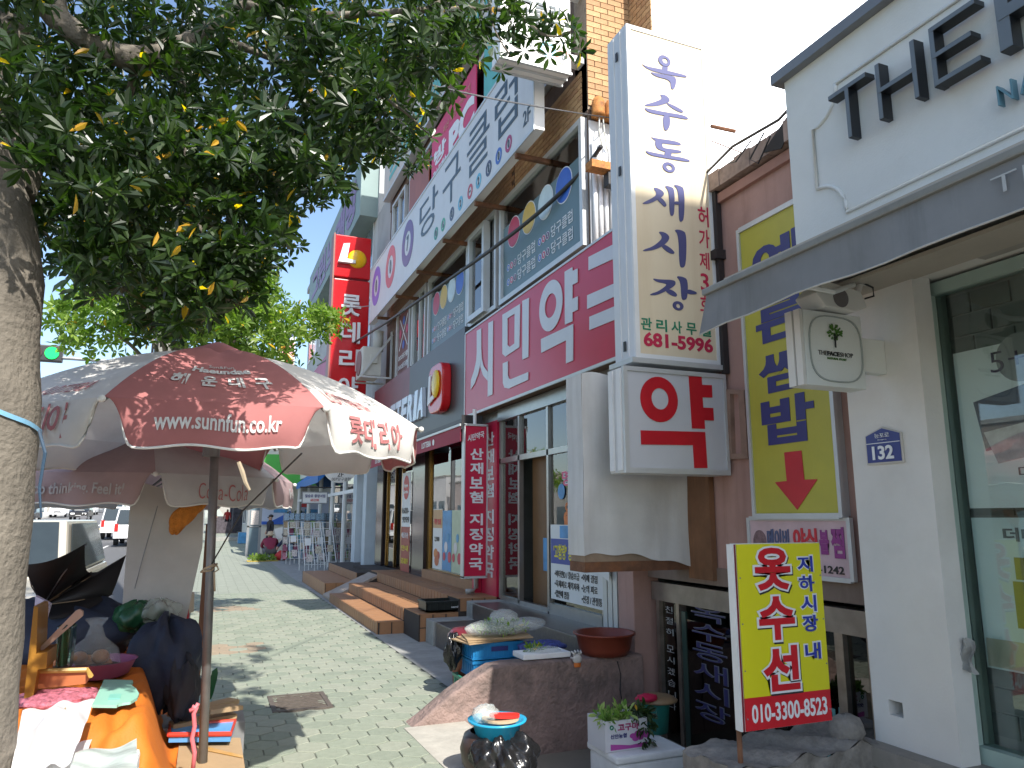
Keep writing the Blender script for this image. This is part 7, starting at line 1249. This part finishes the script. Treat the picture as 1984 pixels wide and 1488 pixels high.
obj('tray_body', MB().bbox(q0[0]+.03,q1[0],5.96,6.2,.415,.46,.008), mat('foam_white', (0,0,0)), wt); mbg = MB(); leaves(mbg, [(q0[0]+.1+.22*rng.random(), 6.05+.08*rng.random(), .475) for _ in range(9)], .06, 5); obj('leeks', mbg, LEAF2, wt); obj('film_cover', MB().sph(((q0[0]+q1[0])/2+.02,6.07,.465),(.17,.1,.035),20,10,.08,7), film('clear_film_c'), wt, smooth=True)
gl = thing('work_glove', 'white work glove with a red cuff hanging over the parapet edge', 'glove', (q1[0]+.03,5.9,.4)); 
gm = MB(); gx = q1[0]+.02
for k, (dx, l) in enumerate(((-.035,.05),(-.012,.065),(.011,.065),(.033,.055))): gm.tube([(gx+dx*.8,5.885,.44),(gx+dx,5.875,.44+l*.4),(gx+dx*1.3,5.9,.445+l*.5)], [.012,.011,.007], 8)
gm.sph((gx,5.88,.41),(.045,.018,.04),14,8).tube([(gx-.03,5.885,.41),(gx-.06,5.88,.425)], [.011,.008], 8); obj('glove_body', gm, mat('glove_white', (.55,.53,.5), .9), gl, smooth=True); obj('cuff', MB().lathe([(.03,0),(.034,.02),(.032,.035)], (gx,5.88,.345), 14, 1, .5), ORP, gl, smooth=True)
lk = thing('carrier_bag', 'dark blue patterned bag lying behind the white tray', 'bag', (2.9,6.4,.5)); obj('bag_body', MB().sph((2.88,6.3,.46),(.24,.12,.05),22,10,.1,17), mat('bag_navy_pattern', (.05,.07,.25), .6, 0, .9, 40), lk, smooth=True)
bb = thing('brown_basin', 'wide empty reddish brown basin on the parapet by the pink pillar', 'basin', (3.37,6.03,.4)); obj('basin_body', MB().lathe([(0,0),(.2,0),(.23,.05),(.255,.17),(.28,.175),(.278,.19),(.25,.185),(.215,.05),(.19,.015),(0,.015)], (3.37,6.03,.405), 36), mat('basin_brown', (.2,.04,.02), .4, 0, .1, 5), bb, smooth=True)
cB = (1.792, 4.611, 0.33)
kb_ = thing('black_tub', 'round dark tub wrapped in a shiny black plastic bag at the foot of the parapet', 'tub', (cB[0],cB[1]+.1,0)); obj('tub_body', MB().lathe([(0,0),(.15,.0),(.2,.07),(.215,.16),(.19,.24),(.15,.26)], (cB[0]+.0,cB[1]+.06,.004), 28), mat('tub_dark_brown', (.05,.03,.025), .4), kb_, smooth=True)
heap('plastic_bag', 'crumpled glossy black bag round the dark tub', (cB[0]+.03,cB[1]-.06,.13), (.205,.19,.15), BAGM, 41, 'bag', 90, 40, .1)
bl2 = thing('blue_basin', 'bright blue plastic basin of red and clear odds standing on the black tub', 'basin', (cB[0],cB[1],.24)); obj('basin_body', MB().lathe([(0,0),(.13,0),(.155,.09),(.185,.1),(.188,.112),(.16,.11),(.13,.015),(0,.015)], (cB[0],cB[1],.235), 36), mat('basin_blue', (.02,.33,.55), .3, 0, .04), bl2, smooth=True)
obj('red_scoop', MB().prism(chaikin([(cB[0]-.08,cB[1]-.02,.375),(cB[0]-.02,cB[1]-.07,.36),(cB[0]+.13,cB[1]-.06,.35),(cB[0]+.15,cB[1]-.01,.352),(cB[0]+.0,cB[1]+.0,.365)], 2), (0,0,.02)), CRED and mat('scoop_red', (.6,.03,.02), .3), bl2, smooth=False); obj('lid_disc', MB().lathe([(0,0),(.12,0),(.12,.012),(0,.014)], (cB[0]+.03,cB[1]+.02,.335), 24), mat('lid_cream', (.5,.38,.24), .5), bl2)
obj('clear_bag', MB().sph((cB[0]-.07,cB[1]+.02,.38),(.09,.08,.055),18,10,.14,19), film('clear_film_c'), bl2, smooth=True)
# vegetable carton, foam cooler, teal bucket on the stairwell step
struct('stair_landing', MB().box(2.62,3.45,4.5,5.3,-1.0,-.5), CONC)
q = (2.674, 4.8, -0.007); q1 = (3.016, 4.8, 0.004); bxv = thing('vegetable_carton', 'white printed carton of lettuce and greens on the foam cooler', 'box', (q[0],4.8,q[2])); WBX = mat('carton_white', (.6,.6,.62), .7, 0, .04); zt_ = q[2]+.2; W_ = q1[0]-q[0]; D_ = .26
e = .012; obj('box_body', MB().box(q[0],q[0]+W_,4.8,4.8+e,q[2],zt_).box(q[0],q[0]+W_,4.8+D_-e,4.8+D_,q[2],zt_).box(q[0],q[0]+e,4.8+e,4.8+D_-e,q[2],zt_).box(q[0]+W_-e,q[0]+W_,4.8+e,4.8+D_-e,q[2],zt_).box(q[0]+e,q[0]+W_-e,4.8+e,4.8+D_-e,q[2],q[2]+.11), WBX, bxv)
MG = mat('magenta_print2', (.4,.06,.3), .6); text(bxv, '고구마', mat('plum_print2', (.35,.02,.12), .6), 'y', 4.798, q[0]+.1, q[0]+.27, q[2]+.13, q[2]+.18, bold=.03); text(bxv, '신안농협', NAVY, 'y', 4.798, q[0]+.04, q[0]+.17, q[2]+.085, q[2]+.115, bold=.02); obj('band_print', MB().prism([(q[0]+.04,4.797,q[2]+.01),(q[0]+W_-.01,4.797,q[2]+.01),(q[0]+W_-.01,4.797,q[2]+.04),(q[0]+.2,4.797,q[2]+.03),(q[0]+.04,4.797,q[2]+.05)], (0,.002,0)), MG, bxv)
for (dx, dz) in ((.22,.09),(.26,.105),(.3,.1),(.24,.07),(.28,.075),(.33,.085)): obj('sweet_potato_print', discy(MB(), q[0]+dx, 4.797-dx*.002, q[2]+dz, .026, .017), MG, bxv)
obj('logo', ringy(MB(), q[0]+.05, 4.797, q[2]+.16, .016, .008), GRP, bxv)
mbg = MB(); leaves(mbg, [(q[0]+.02+.2*rng.random(), 4.83+.16*rng.random(), zt_-.02+.05*rng.random()) for _ in range(34)], .075, 6, droop=.7); obj('lettuce', mbg, [mat('lettuce_%d' % k, c, .5, trans=.3) for k, c in enumerate(((.22,.38,.06),(.3,.45,.1),(.15,.3,.05),(.38,.5,.15),(.1,.2,.04)))], bxv)
mbg = MB(); leaves(mbg, [(q[0]+.27+.12*rng.random(), 4.77+.14*rng.random(), zt_+.05-.22*rng.random()**2) for _ in range(40)], .06, 6, droop=1.2); obj('dark_greens', mbg, LEAF, bxv)
q2 = (2.738, 4.78, -0.004); q3 = (3.255, 4.78, 0); cz = min(q2[2], q3[2]); fc = thing('foam_cooler', 'white foam cooler box beneath the vegetable carton', 'box', (q2[0],4.78,-.5)); obj('cooler_body', MB().bbox(q2[0]-.03,q3[0],4.7,5.1,-.5,q[2]-.055,.02), mat('foam_white', (0,0,0)), fc); obj('lid', MB().bbox(q2[0]-.045,q3[0]+.015,4.685,5.115,q[2]-.052,q[2]-.003,.015), mat('foam_white', (0,0,0)), fc)
q4 = (3.285, 5.12, -0.077); tbk = thing('teal_bucket', 'teal plastic bucket covered by a tan lid beside the carton', 'bucket', (q4[0],5.12,q4[2])); bz = q[2]; obj('bucket_body', MB().lathe([(0,0),(.1,0),(.12,.22),(.125,.23)], (q4[0],5.12,bz), 26), mat('bucket_teal', (.02,.2,.16), .45, 0, .12, 6), tbk, smooth=True); obj('lid', MB().lathe([(.0,.02),(.11,.02),(.155,.0),(.16,.012),(.12,.035),(0,.035)], (q4[0]+.01,5.1,bz+.225), 26), mat('lid_tan', (.25,.16,.08), .5), tbk, smooth=True)
rcl = tag(obj('red_cloth', MB().sph((q4[0]-.12,5.03,bz+.27),(.09,.06,.03),18,10,.15,23), mat('cloth_crimson', (.5,.01,.06), .6), smooth=True), 'small crimson cloth on the rim of the teal bucket', 'cloth')

# ================= TREES =================
BARK = mat('bark_grey', (.18,.158,.128), .95, 0, .25, 7, bump=1, bscale=45, dirt=.6, dirtc=(.07,.06,.05))
bn_ = BARK.node_tree.nodes
tr1 = thing('street_tree', 'large broadleaf street tree whose trunk stands at the left edge with a blue tie', 'tree', (-.76,3.0,0))
def limb(pts, rs, n=14, seed=0, amp=.02):
    R5 = random.Random(seed); P = [Vector(p) for p in pts]; out = []; rr = []
    for i in range(len(P)-1):
        p0 = P[max(i-1,0)]; p1 = P[i]; p2 = P[i+1]; p3 = P[min(i+2,len(P)-1)]
        for k in range(6):
            t = k/6; out.append(.5*((2*p1)+(p2-p0)*t+(2*p0-5*p1+4*p2-p3)*t*t+(3*p1-p0-3*p2+p3)*t**3)); rr.append((rs[i]*(1-t)+rs[i+1]*t)*(1+R5.uniform(-amp,amp)*1.5))
    out.append(P[-1]); rr.append(rs[-1]); return out, rr
def addlimb(mb, pts, rs, n=14, seed=0):
    o, r = limb(pts, rs, n, seed); b0 = len(mb.v); mb.tube(o, r, n)
    R5 = random.Random(seed+9); v = np.array(mb.v[b0:]); 
    for i in range(len(v)): mb.v[b0+i] = tuple(v[i]+np.array([R5.uniform(-1,1) for _ in range(3)])*.0035)
trk = MB(); addlimb(trk, [(-.80,3.0,-.1),(-.76,3.0,.3),(-.76,3.0,1.2),(-.78,3.0,2.0),(-.84,3.0,2.6),(-1.0,3.0,3.1),(-1.2,2.9,3.9)], [.34,.25,.215,.205,.2,.17,.12], 22, 1)
addlimb(trk, [(-.86,3.02,2.55),(-.76,3.1,2.95),(-0.9, 3.2, 3.239),(-0.848, 3.2, 3.57)], [.13,.09,.08,.06], 12, 2); addlimb(trk, [(-1.15,2.95,3.7),(-0.794, 3.1, 3.746),(-0.698, 3.15, 3.59),(-0.552, 3.2, 3.529),(-0.406, 3.2, 3.519),(-0.278, 3.25, 3.634),(-0.151, 3.3, 3.779),(-0.007, 3.3, 3.959),(0.186, 3.3, 4.268)], [.09,.075,.05,.05,.05,.043,.032,.024,.015], 12, 3)
addlimb(trk, [(-0.257, 3.25, 3.632),(-0.227, 3.25, 3.427),(-0.201, 3.25, 3.237),(-0.164, 3.2, 3.029),(-0.115, 3.2, 2.828),(-0.054, 3.2, 2.676)], [.03,.018,.015,.012,.009,.004], 8, 4); addlimb(trk, [(-0.151, 3.3, 3.779),(0.118, 3.2, 3.66),(0.383, 3.1, 3.563),(0.648, 3, 3.44),(0.819, 3, 3.325)], [.02,.014,.011,.008,.003], 7, 5); addlimb(trk, [(-0.007, 3.3, 3.959),(0.37, 3.1, 3.873),(0.755, 2.9, 3.87),(1.119, 2.8, 3.905),(1.305, 2.75, 3.79),(1.439, 2.75, 3.854)], [.022,.016,.012,.009,.005,.002], 7, 6)
addlimb(trk, [(-0.406, 3.2, 3.519),(-0.46, 3.4, 3.359),(-0.57, 3.5, 3.114),(-0.626, 3.5, 2.863)], [.02,.012,.009,.004], 7, 7); addlimb(trk, [(0.755, 2.9, 3.87),(0.992, 2.8, 3.974),(1.03, 2.7, 3.707),(1.104, 2.7, 3.6)], [.01,.006,.004,.002], 6, 8)
addlimb(trk, [(-1.2,2.9,3.9),(-1.0,2.6,5),(-.6,2.4,6.2)], [.11,.08,.03], 10, 9); addlimb(trk, [(-1.2,2.9,3.9),(-1.7,2.6,4.6),(-2.3,2.4,5.2)], [.1,.06,.02], 10, 10)
obj('trunk', trk, BARK, tr1, smooth=True)
blobs = [(-0.74,2.7,3.41,0.15,40),(-1.18,3.9,4.3,0.21,40),(-0.66,3.2,3.84,0.18,40),(-0.94,4.4,4.74,0.24,40),(-0.54,3.9,4.43,0.21,40),(-0.16,3.2,4.07,0.18,40),(-0.24,4.4,4.95,0.24,40),(0.14,2.7,3.68,0.15,40),(0.23,3.9,4.68,0.21,40),(0.46,3.2,4.25,0.18,40),(0.56,4.4,5.27,0.24,40),(0.69,2.7,3.93,0.15,40),(0.99,3.9,4.86,0.21,40),(1.17,3.2,4.44,0.14,29),(1.54,4.4,5.59,0.19,29),(-0.88,3.2,3.56,0.18,40),(-1.17,4.4,4.16,0.24,40),(-0.8,3.9,4.06,0.21,40),(-0.42,3.2,3.6,0.18,40),(-0.6,4.4,4.33,0.24,40),(-0.27,3.9,4.11,0.21,40),(-0.01,3.2,3.69,0.18,40),(0.07,4.4,4.65,0.24,40),(0.25,2.7,3.47,0.15,40),(0.32,3.9,4.31,0.21,40),(0.53,3.2,3.85,0.18,40),(0.73,4.4,4.71,0.24,40),(0.65,2.7,3.55,0.15,40),(1.02,3.9,4.52,0.21,40),(1.01,3.2,3.98,0.14,29),(1.41,4.4,4.96,0.19,29),(-0.73,2.7,3.03,0.15,40),(-1.0,3.9,3.69,0.21,40),(-0.61,3.2,3.36,0.18,40),(-0.84,4.4,4.01,0.24,40),(-0.48,3.9,3.74,0.21,40),(-0.23,3.2,3.42,0.18,40),(-0.29,4.4,4.1,0.24,40),(-0.03,3.9,3.93,0.21,40),(0.24,3.2,3.48,0.18,40),(0.34,4.4,4.34,0.24,40),(0.43,2.7,3.26,0.15,40),(0.63,3.9,4.09,0.21,40),(0.74,3.2,3.72,0.14,29),(1.01,4.4,4.47,0.19,29),(-0.57,2.7,2.82,0.15,40),(-0.84,3.9,3.41,0.21,40),(-0.49,3.2,3.16,0.18,40),(-0.74,4.4,3.63,0.24,40),(-0.28,2.7,2.89,0.15,40),(-0.46,3.9,3.51,0.21,40),(-0.14,3.2,3.18,0.18,40),(-0.21,4.4,3.72,0.24,40),(0.06,2.7,2.96,0.15,40),(0.08,3.9,3.64,0.21,40),(0.37,3.2,3.35,0.18,40),(0.42,4.4,3.9,0.24,40),(0.45,2.7,3.12,0.15,40),(0.74,3.9,3.8,0.21,40),(0.69,3.2,3.39,0.14,29),(1.05,4.4,4.02,0.19,29),(-0.64,3.2,2.91,0.18,40),(-0.89,4.4,3.39,0.24,40),(-0.37,2.7,2.7,0.15,40),(-0.51,3.9,3.19,0.21,40),(-0.24,3.2,2.95,0.18,40),(-0.38,4.4,3.52,0.24,40),(-0.03,2.7,2.8,0.15,40),(-0.12,3.9,3.31,0.21,40),(0.19,3.2,3.09,0.18,40),(0.22,4.4,3.6,0.24,40),(0.3,2.7,2.88,0.12,29),(0.49,3.9,3.45,0.17,29),(-0.54,3.2,2.75,0.18,40),(-0.82,4.4,3.14,0.24,40),(-0.36,2.7,2.62,0.15,40),(-0.53,3.9,3.05,0.21,40),(-0.24,3.2,2.77,0.18,40),(-0.27,4.4,3.16,0.24,40),(0.04,2.7,2.59,0.15,40),(-0.04,3.9,3.09,0.21,40),(0.14,3.2,2.83,0.14,29),(0.25,4.4,3.27,0.19,29),(-0.41,2.7,2.44,0.12,29),(-0.62,3.9,2.78,0.17,29),(-0.41,3.2,2.63,0.14,29),(-0.51,4.4,3.02,0.19,29),(-0.14,2.7,2.48,0.12,29),(-0.28,3.9,2.87,0.17,29),(-0.04,3.2,2.66,0.14,29),(-0.01,4.4,3.03,0.19,29),(0.04,2.7,2.47,0.12,29),(0.05,3.9,2.82,0.17,29),(-0.23,3.2,2.43,0.14,29),(-0.38,4.4,2.76,0.19,29),(-0.1,2.7,2.37,0.12,29),(-0.15,3.9,2.65,0.17,29),(0.9,2.75,3.71,0.1,10),(1.05,2.75,3.85,0.1,10),(1.2,2.75,3.84,0.1,10),(1.33,2.75,3.9,0.1,10),(-1.75,-0.07,6.26,0.42,26),(-1.18,1.0,6.47,0.42,26),(-0.44,0.42,6.57,0.42,26),(-1.16,-0.25,6.07,0.42,26),(-1.99,0.46,6.33,0.42,26),(-0.25,-0.26,5.67,0.42,26),(-1.05,0.91,5.25,0.42,26),(-0.5,-0.12,5.38,0.42,26),(-1.16,2.04,5.03,0.42,26),(0.0,0.18,5.87,0.42,26),(-1.11,0.86,6.18,0.42,26),(-1.1,0.0,5.11,0.42,26),(-2.05,1.83,5.99,0.42,26),(0.63,1.43,4.94,0.42,26),(-0.29,1.64,6.13,0.42,26),(-0.78,0.59,5.68,0.42,26),(0.14,0.37,5.79,0.42,26),(-0.84,2.09,6.27,0.42,26),(0.54,1.79,5.4,0.42,26),(-1.59,0.92,5.34,0.42,26),(-1.0,1.4,6.46,0.42,26),(-0.51,1.74,5.06,0.42,26),(-1.21,2.19,5.15,0.42,26),(-1.03,-0.13,5.05,0.42,26),(0.43,2.17,6.0,0.42,26),(-1.91,0.44,5.29,0.42,26),(-0.25,1.4,5.65,0.42,26),(-0.7,-0.02,5.82,0.42,26),(0.6,1.59,5.06,0.42,26),(-0.72,1.49,5.34,0.42,26),(0.43,0.85,6.1,0.42,26),(-1.07,2.19,6.23,0.42,26),(-0.55,0.06,5.65,0.42,26),(-2.21,1.19,6.4,0.42,26),(-1.75,0.98,5.72,0.42,26),(-1.07,1.48,6.49,0.42,26),(-0.15,0.88,6.54,0.42,26),(-1.29,1.56,6.02,0.42,26),(0.02,1.83,5.28,0.42,26),(-0.41,0.71,6.03,0.42,26),(0.43,3.1,4.62,0.45,26),(-1.05,3.33,6.37,0.45,26),(-0.51,3.65,4.63,0.45,26),(0.34,3.39,5.81,0.45,26),(0.23,3.85,4.8,0.45,26),(-0.03,3.5,5.0,0.45,26),(-0.24,2.96,4.98,0.45,26),(-0.07,1.61,5.82,0.45,26),(-1.14,1.96,5.73,0.45,26),(-1.05,1.81,6.53,0.45,26),(-2.19,1.21,5.57,0.45,26),(0.03,3.18,6.11,0.45,26),(-0.99,3.22,5.27,0.45,26),(-1.63,2.71,4.66,0.45,26),(-2.17,3.46,4.95,0.45,26),(-0.22,3.55,5.41,0.45,26),(-0.44,3.56,6.33,0.45,26),(-2.01,1.69,5.36,0.45,26),(-1.05,2.08,4.62,0.45,26),(-0.78,4.1,5.33,0.45,26),(-0.84,2.35,5.49,0.45,26),(0.12,2.13,5.9,0.45,26),(-1.0,2.82,6.43,0.45,26),(-2.18,3.67,5.21,0.45,26),(-0.53,3.59,5.91,0.45,26),(-1.26,3.72,4.79,0.45,26)]
pts = []  # widest blobs: unseen foliage added overhead to shade the crown in view
for (bx_, by_, bz_, r, n) in blobs:
    for _ in range(n):
        d = rng.normal(size=3); d /= np.linalg.norm(d); d *= r*rng.random()**(1/2.4); pts.append((bx_+d[0], by_+d[1]*1.5, bz_+d[2]))
crown = MB(); leaves(crown, pts, .061, 8, spread=.9)
tri_start = len(crown.f)
# the 300 leaves that show largest are separate leaves hung on the rim sprays, the rest one crown
leafme = []
for m_ in LEAF:
    s = 1.; leafme.append(MB().add([(0,0,0),(.38,.15,.05),(.74,.17,.04),(1.02,0,-.08),(.74,-.17,.04),(.38,-.15,.05)], [(0,1,2,3),(0,3,4,5)]).mesh('leaf', m_))
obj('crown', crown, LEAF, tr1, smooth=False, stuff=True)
sprays = [(0.82,2.77,3.75,0.1),(0.88,2.68,3.55,0.1),(0.99,2.73,3.72,0.1),(1.2,2.86,3.78,0.1),(1.43,2.84,3.88,0.1),(0.8,2.77,3.52,0.1),(0.72,2.64,3.26,0.1),(0.65,2.61,3.09,0.1),(0.65,2.7,3.02,0.1),(0.71,2.61,3.08,0.1),(0.54,2.63,2.92,0.1),(0.5,2.9,3.11,0.1),(0.37,2.56,2.76,0.1),(0.38,2.85,2.84,0.1),(0.28,2.67,2.67,0.1),(0.21,2.67,2.61,0.1),(0.18,2.65,2.52,0.1),(0.11,2.55,2.37,0.1),(0.04,2.7,2.33,0.1),(-0.01,2.59,2.27,0.1),(-0.08,2.7,2.25,0.1),(-0.14,2.64,2.27,0.1),(-0.22,2.88,2.31,0.1),(-0.31,2.89,2.4,0.1),(-0.37,2.7,2.36,0.1),(-0.45,2.78,2.46,0.1),(-0.54,2.89,2.54,0.1),(0.57,2.65,3.27,0.1),(0.4,2.56,3.07,0.1),(0.8,2.62,3.33,0.1),(0.69,2.6,2.94,0.1),(-0.28,2.79,3.11,0.1),(0.05,2.67,2.91,0.1),(-0.36,2.66,2.6,0.1),(0.3,2.84,3.53,0.1),(0.14,2.61,3.1,0.1),(-0.07,2.84,2.55,0.1),(-0.55,2.77,3.32,0.1),(-0.69,2.68,3.22,0.1)]
nl = 0
for (x, y, z, rr) in sprays:
    for _ in range(6):
        if nl >= 294: break
        c = Vector((x+rng.normal()*rr*.5, y+rng.normal()*rr*.6, z+rng.normal()*rr*.45)); ax = Vector((rng.normal()*.4, rng.normal()*.4-.1, rng.normal()*.4-.1)).normalized()
        h = ax.orthogonal().normalized(); g_ = ax.cross(h); k0 = rng.random()*6
        for k in range(7):
            if nl >= 300: break
            w = k0+2*math.pi*k/7; d = (h*math.cos(w)+g_*math.sin(w)*.9+ax*float(rng.uniform(.1,.7))).normalized(); sd = d.cross(ax+Vector(rng.normal(size=3)*.2)).normalized(); nn = sd.cross(d); s = .066*float(rng.uniform(.8,1.2))
            o = bpy.data.objects.new('leaf', leafme[int(rng.integers(0,4)) if rng.random() > .04 else 4]); COL.objects.link(o); o.parent = tr1
            M = Matrix((d, sd, nn)).transposed().to_4x4(); M.translation = c+d*.01-tr1.location; o.matrix_local = M @ Matrix.Scale(s, 4); nl += 1
tie = thing('blue_tie', 'pale blue plastic band tied round the tree trunk', 'tie', (-.77,3.0,1.95)); TB = mat('tie_blue', (.2,.42,.6), .4)
obj('band', MB().grid(lambda u, v: (-.78+.222*math.sin(2*math.pi*u), 3.0-.222*math.cos(2*math.pi*u), 1.955-.015*math.sin(2*math.pi*u)-.05*max(0,math.sin(2*math.pi*u))**3+.016*v+.004*math.sin(u*40)), 60, 2), TB, tie, smooth=True); obj('tail', MB().tube([(-.56,2.97,1.9),(-.53,2.95,1.82),(-.535,2.95,1.7),(-.52,2.95,1.6)], [.006,.006,.005,.003], 6), mat('tie_dark', (.03,.06,.1), .5), tie)
# second tree, sunlit, beyond the umbrellas
def tree(label, x, y, zb, zt, r, n, size=.1, mats=LEAF2, seed=1, th=.12):
    t = thing('street_tree', label, 'tree', (x,y,gz(y))); tk = MB(); R6 = random.Random(seed)
    addlimb(tk, [(x,y,gz(y)-.1),(x+.03,y,gz(y)+1.2),(x-.04,y,zb),(x,y,(zb+zt)/2)], [th*1.3,th,th*.85,th*.4], 12, seed)
    tips = []
    for k in range(9):
        a = k*2.4; q = (x+r*.75*math.cos(a), y+r*.75*math.sin(a), zb+(zt-zb)*(.25+.6*R6.random())); addlimb(tk, [(x,y,zb-.2),((x+q[0])/2,(y+q[1])/2,(zb+q[2])/2+.15),q], [th*.5,th*.25,.012], 7, seed+k); tips.append(q)
    obj('trunk', tk, BARK, t, smooth=True); P = []; rg = np.random.default_rng(seed); cl = [(np.array(q), r*rg.uniform(.32,.5)) for q in tips]+[(np.array((x+rg.normal()*r*.45, y+rg.normal()*r*.45, zb+(zt-zb)*rg.uniform(.15,.95))), r*rg.uniform(.25,.42)) for _ in range(14)]
    for i in range(n):
        c, rr = cl[int(rg.integers(0,len(cl)))]; d = rg.normal(size=3); d /= np.linalg.norm(d); p = c+d*rr*rg.uniform(.55,1.05)*np.array([1,1,.8]); P.append(p)
    mb = MB(); leaves(mb, P, size, 7, R=rg, droop=.05); obj('crown', mb, mats, t, stuff=True); return t
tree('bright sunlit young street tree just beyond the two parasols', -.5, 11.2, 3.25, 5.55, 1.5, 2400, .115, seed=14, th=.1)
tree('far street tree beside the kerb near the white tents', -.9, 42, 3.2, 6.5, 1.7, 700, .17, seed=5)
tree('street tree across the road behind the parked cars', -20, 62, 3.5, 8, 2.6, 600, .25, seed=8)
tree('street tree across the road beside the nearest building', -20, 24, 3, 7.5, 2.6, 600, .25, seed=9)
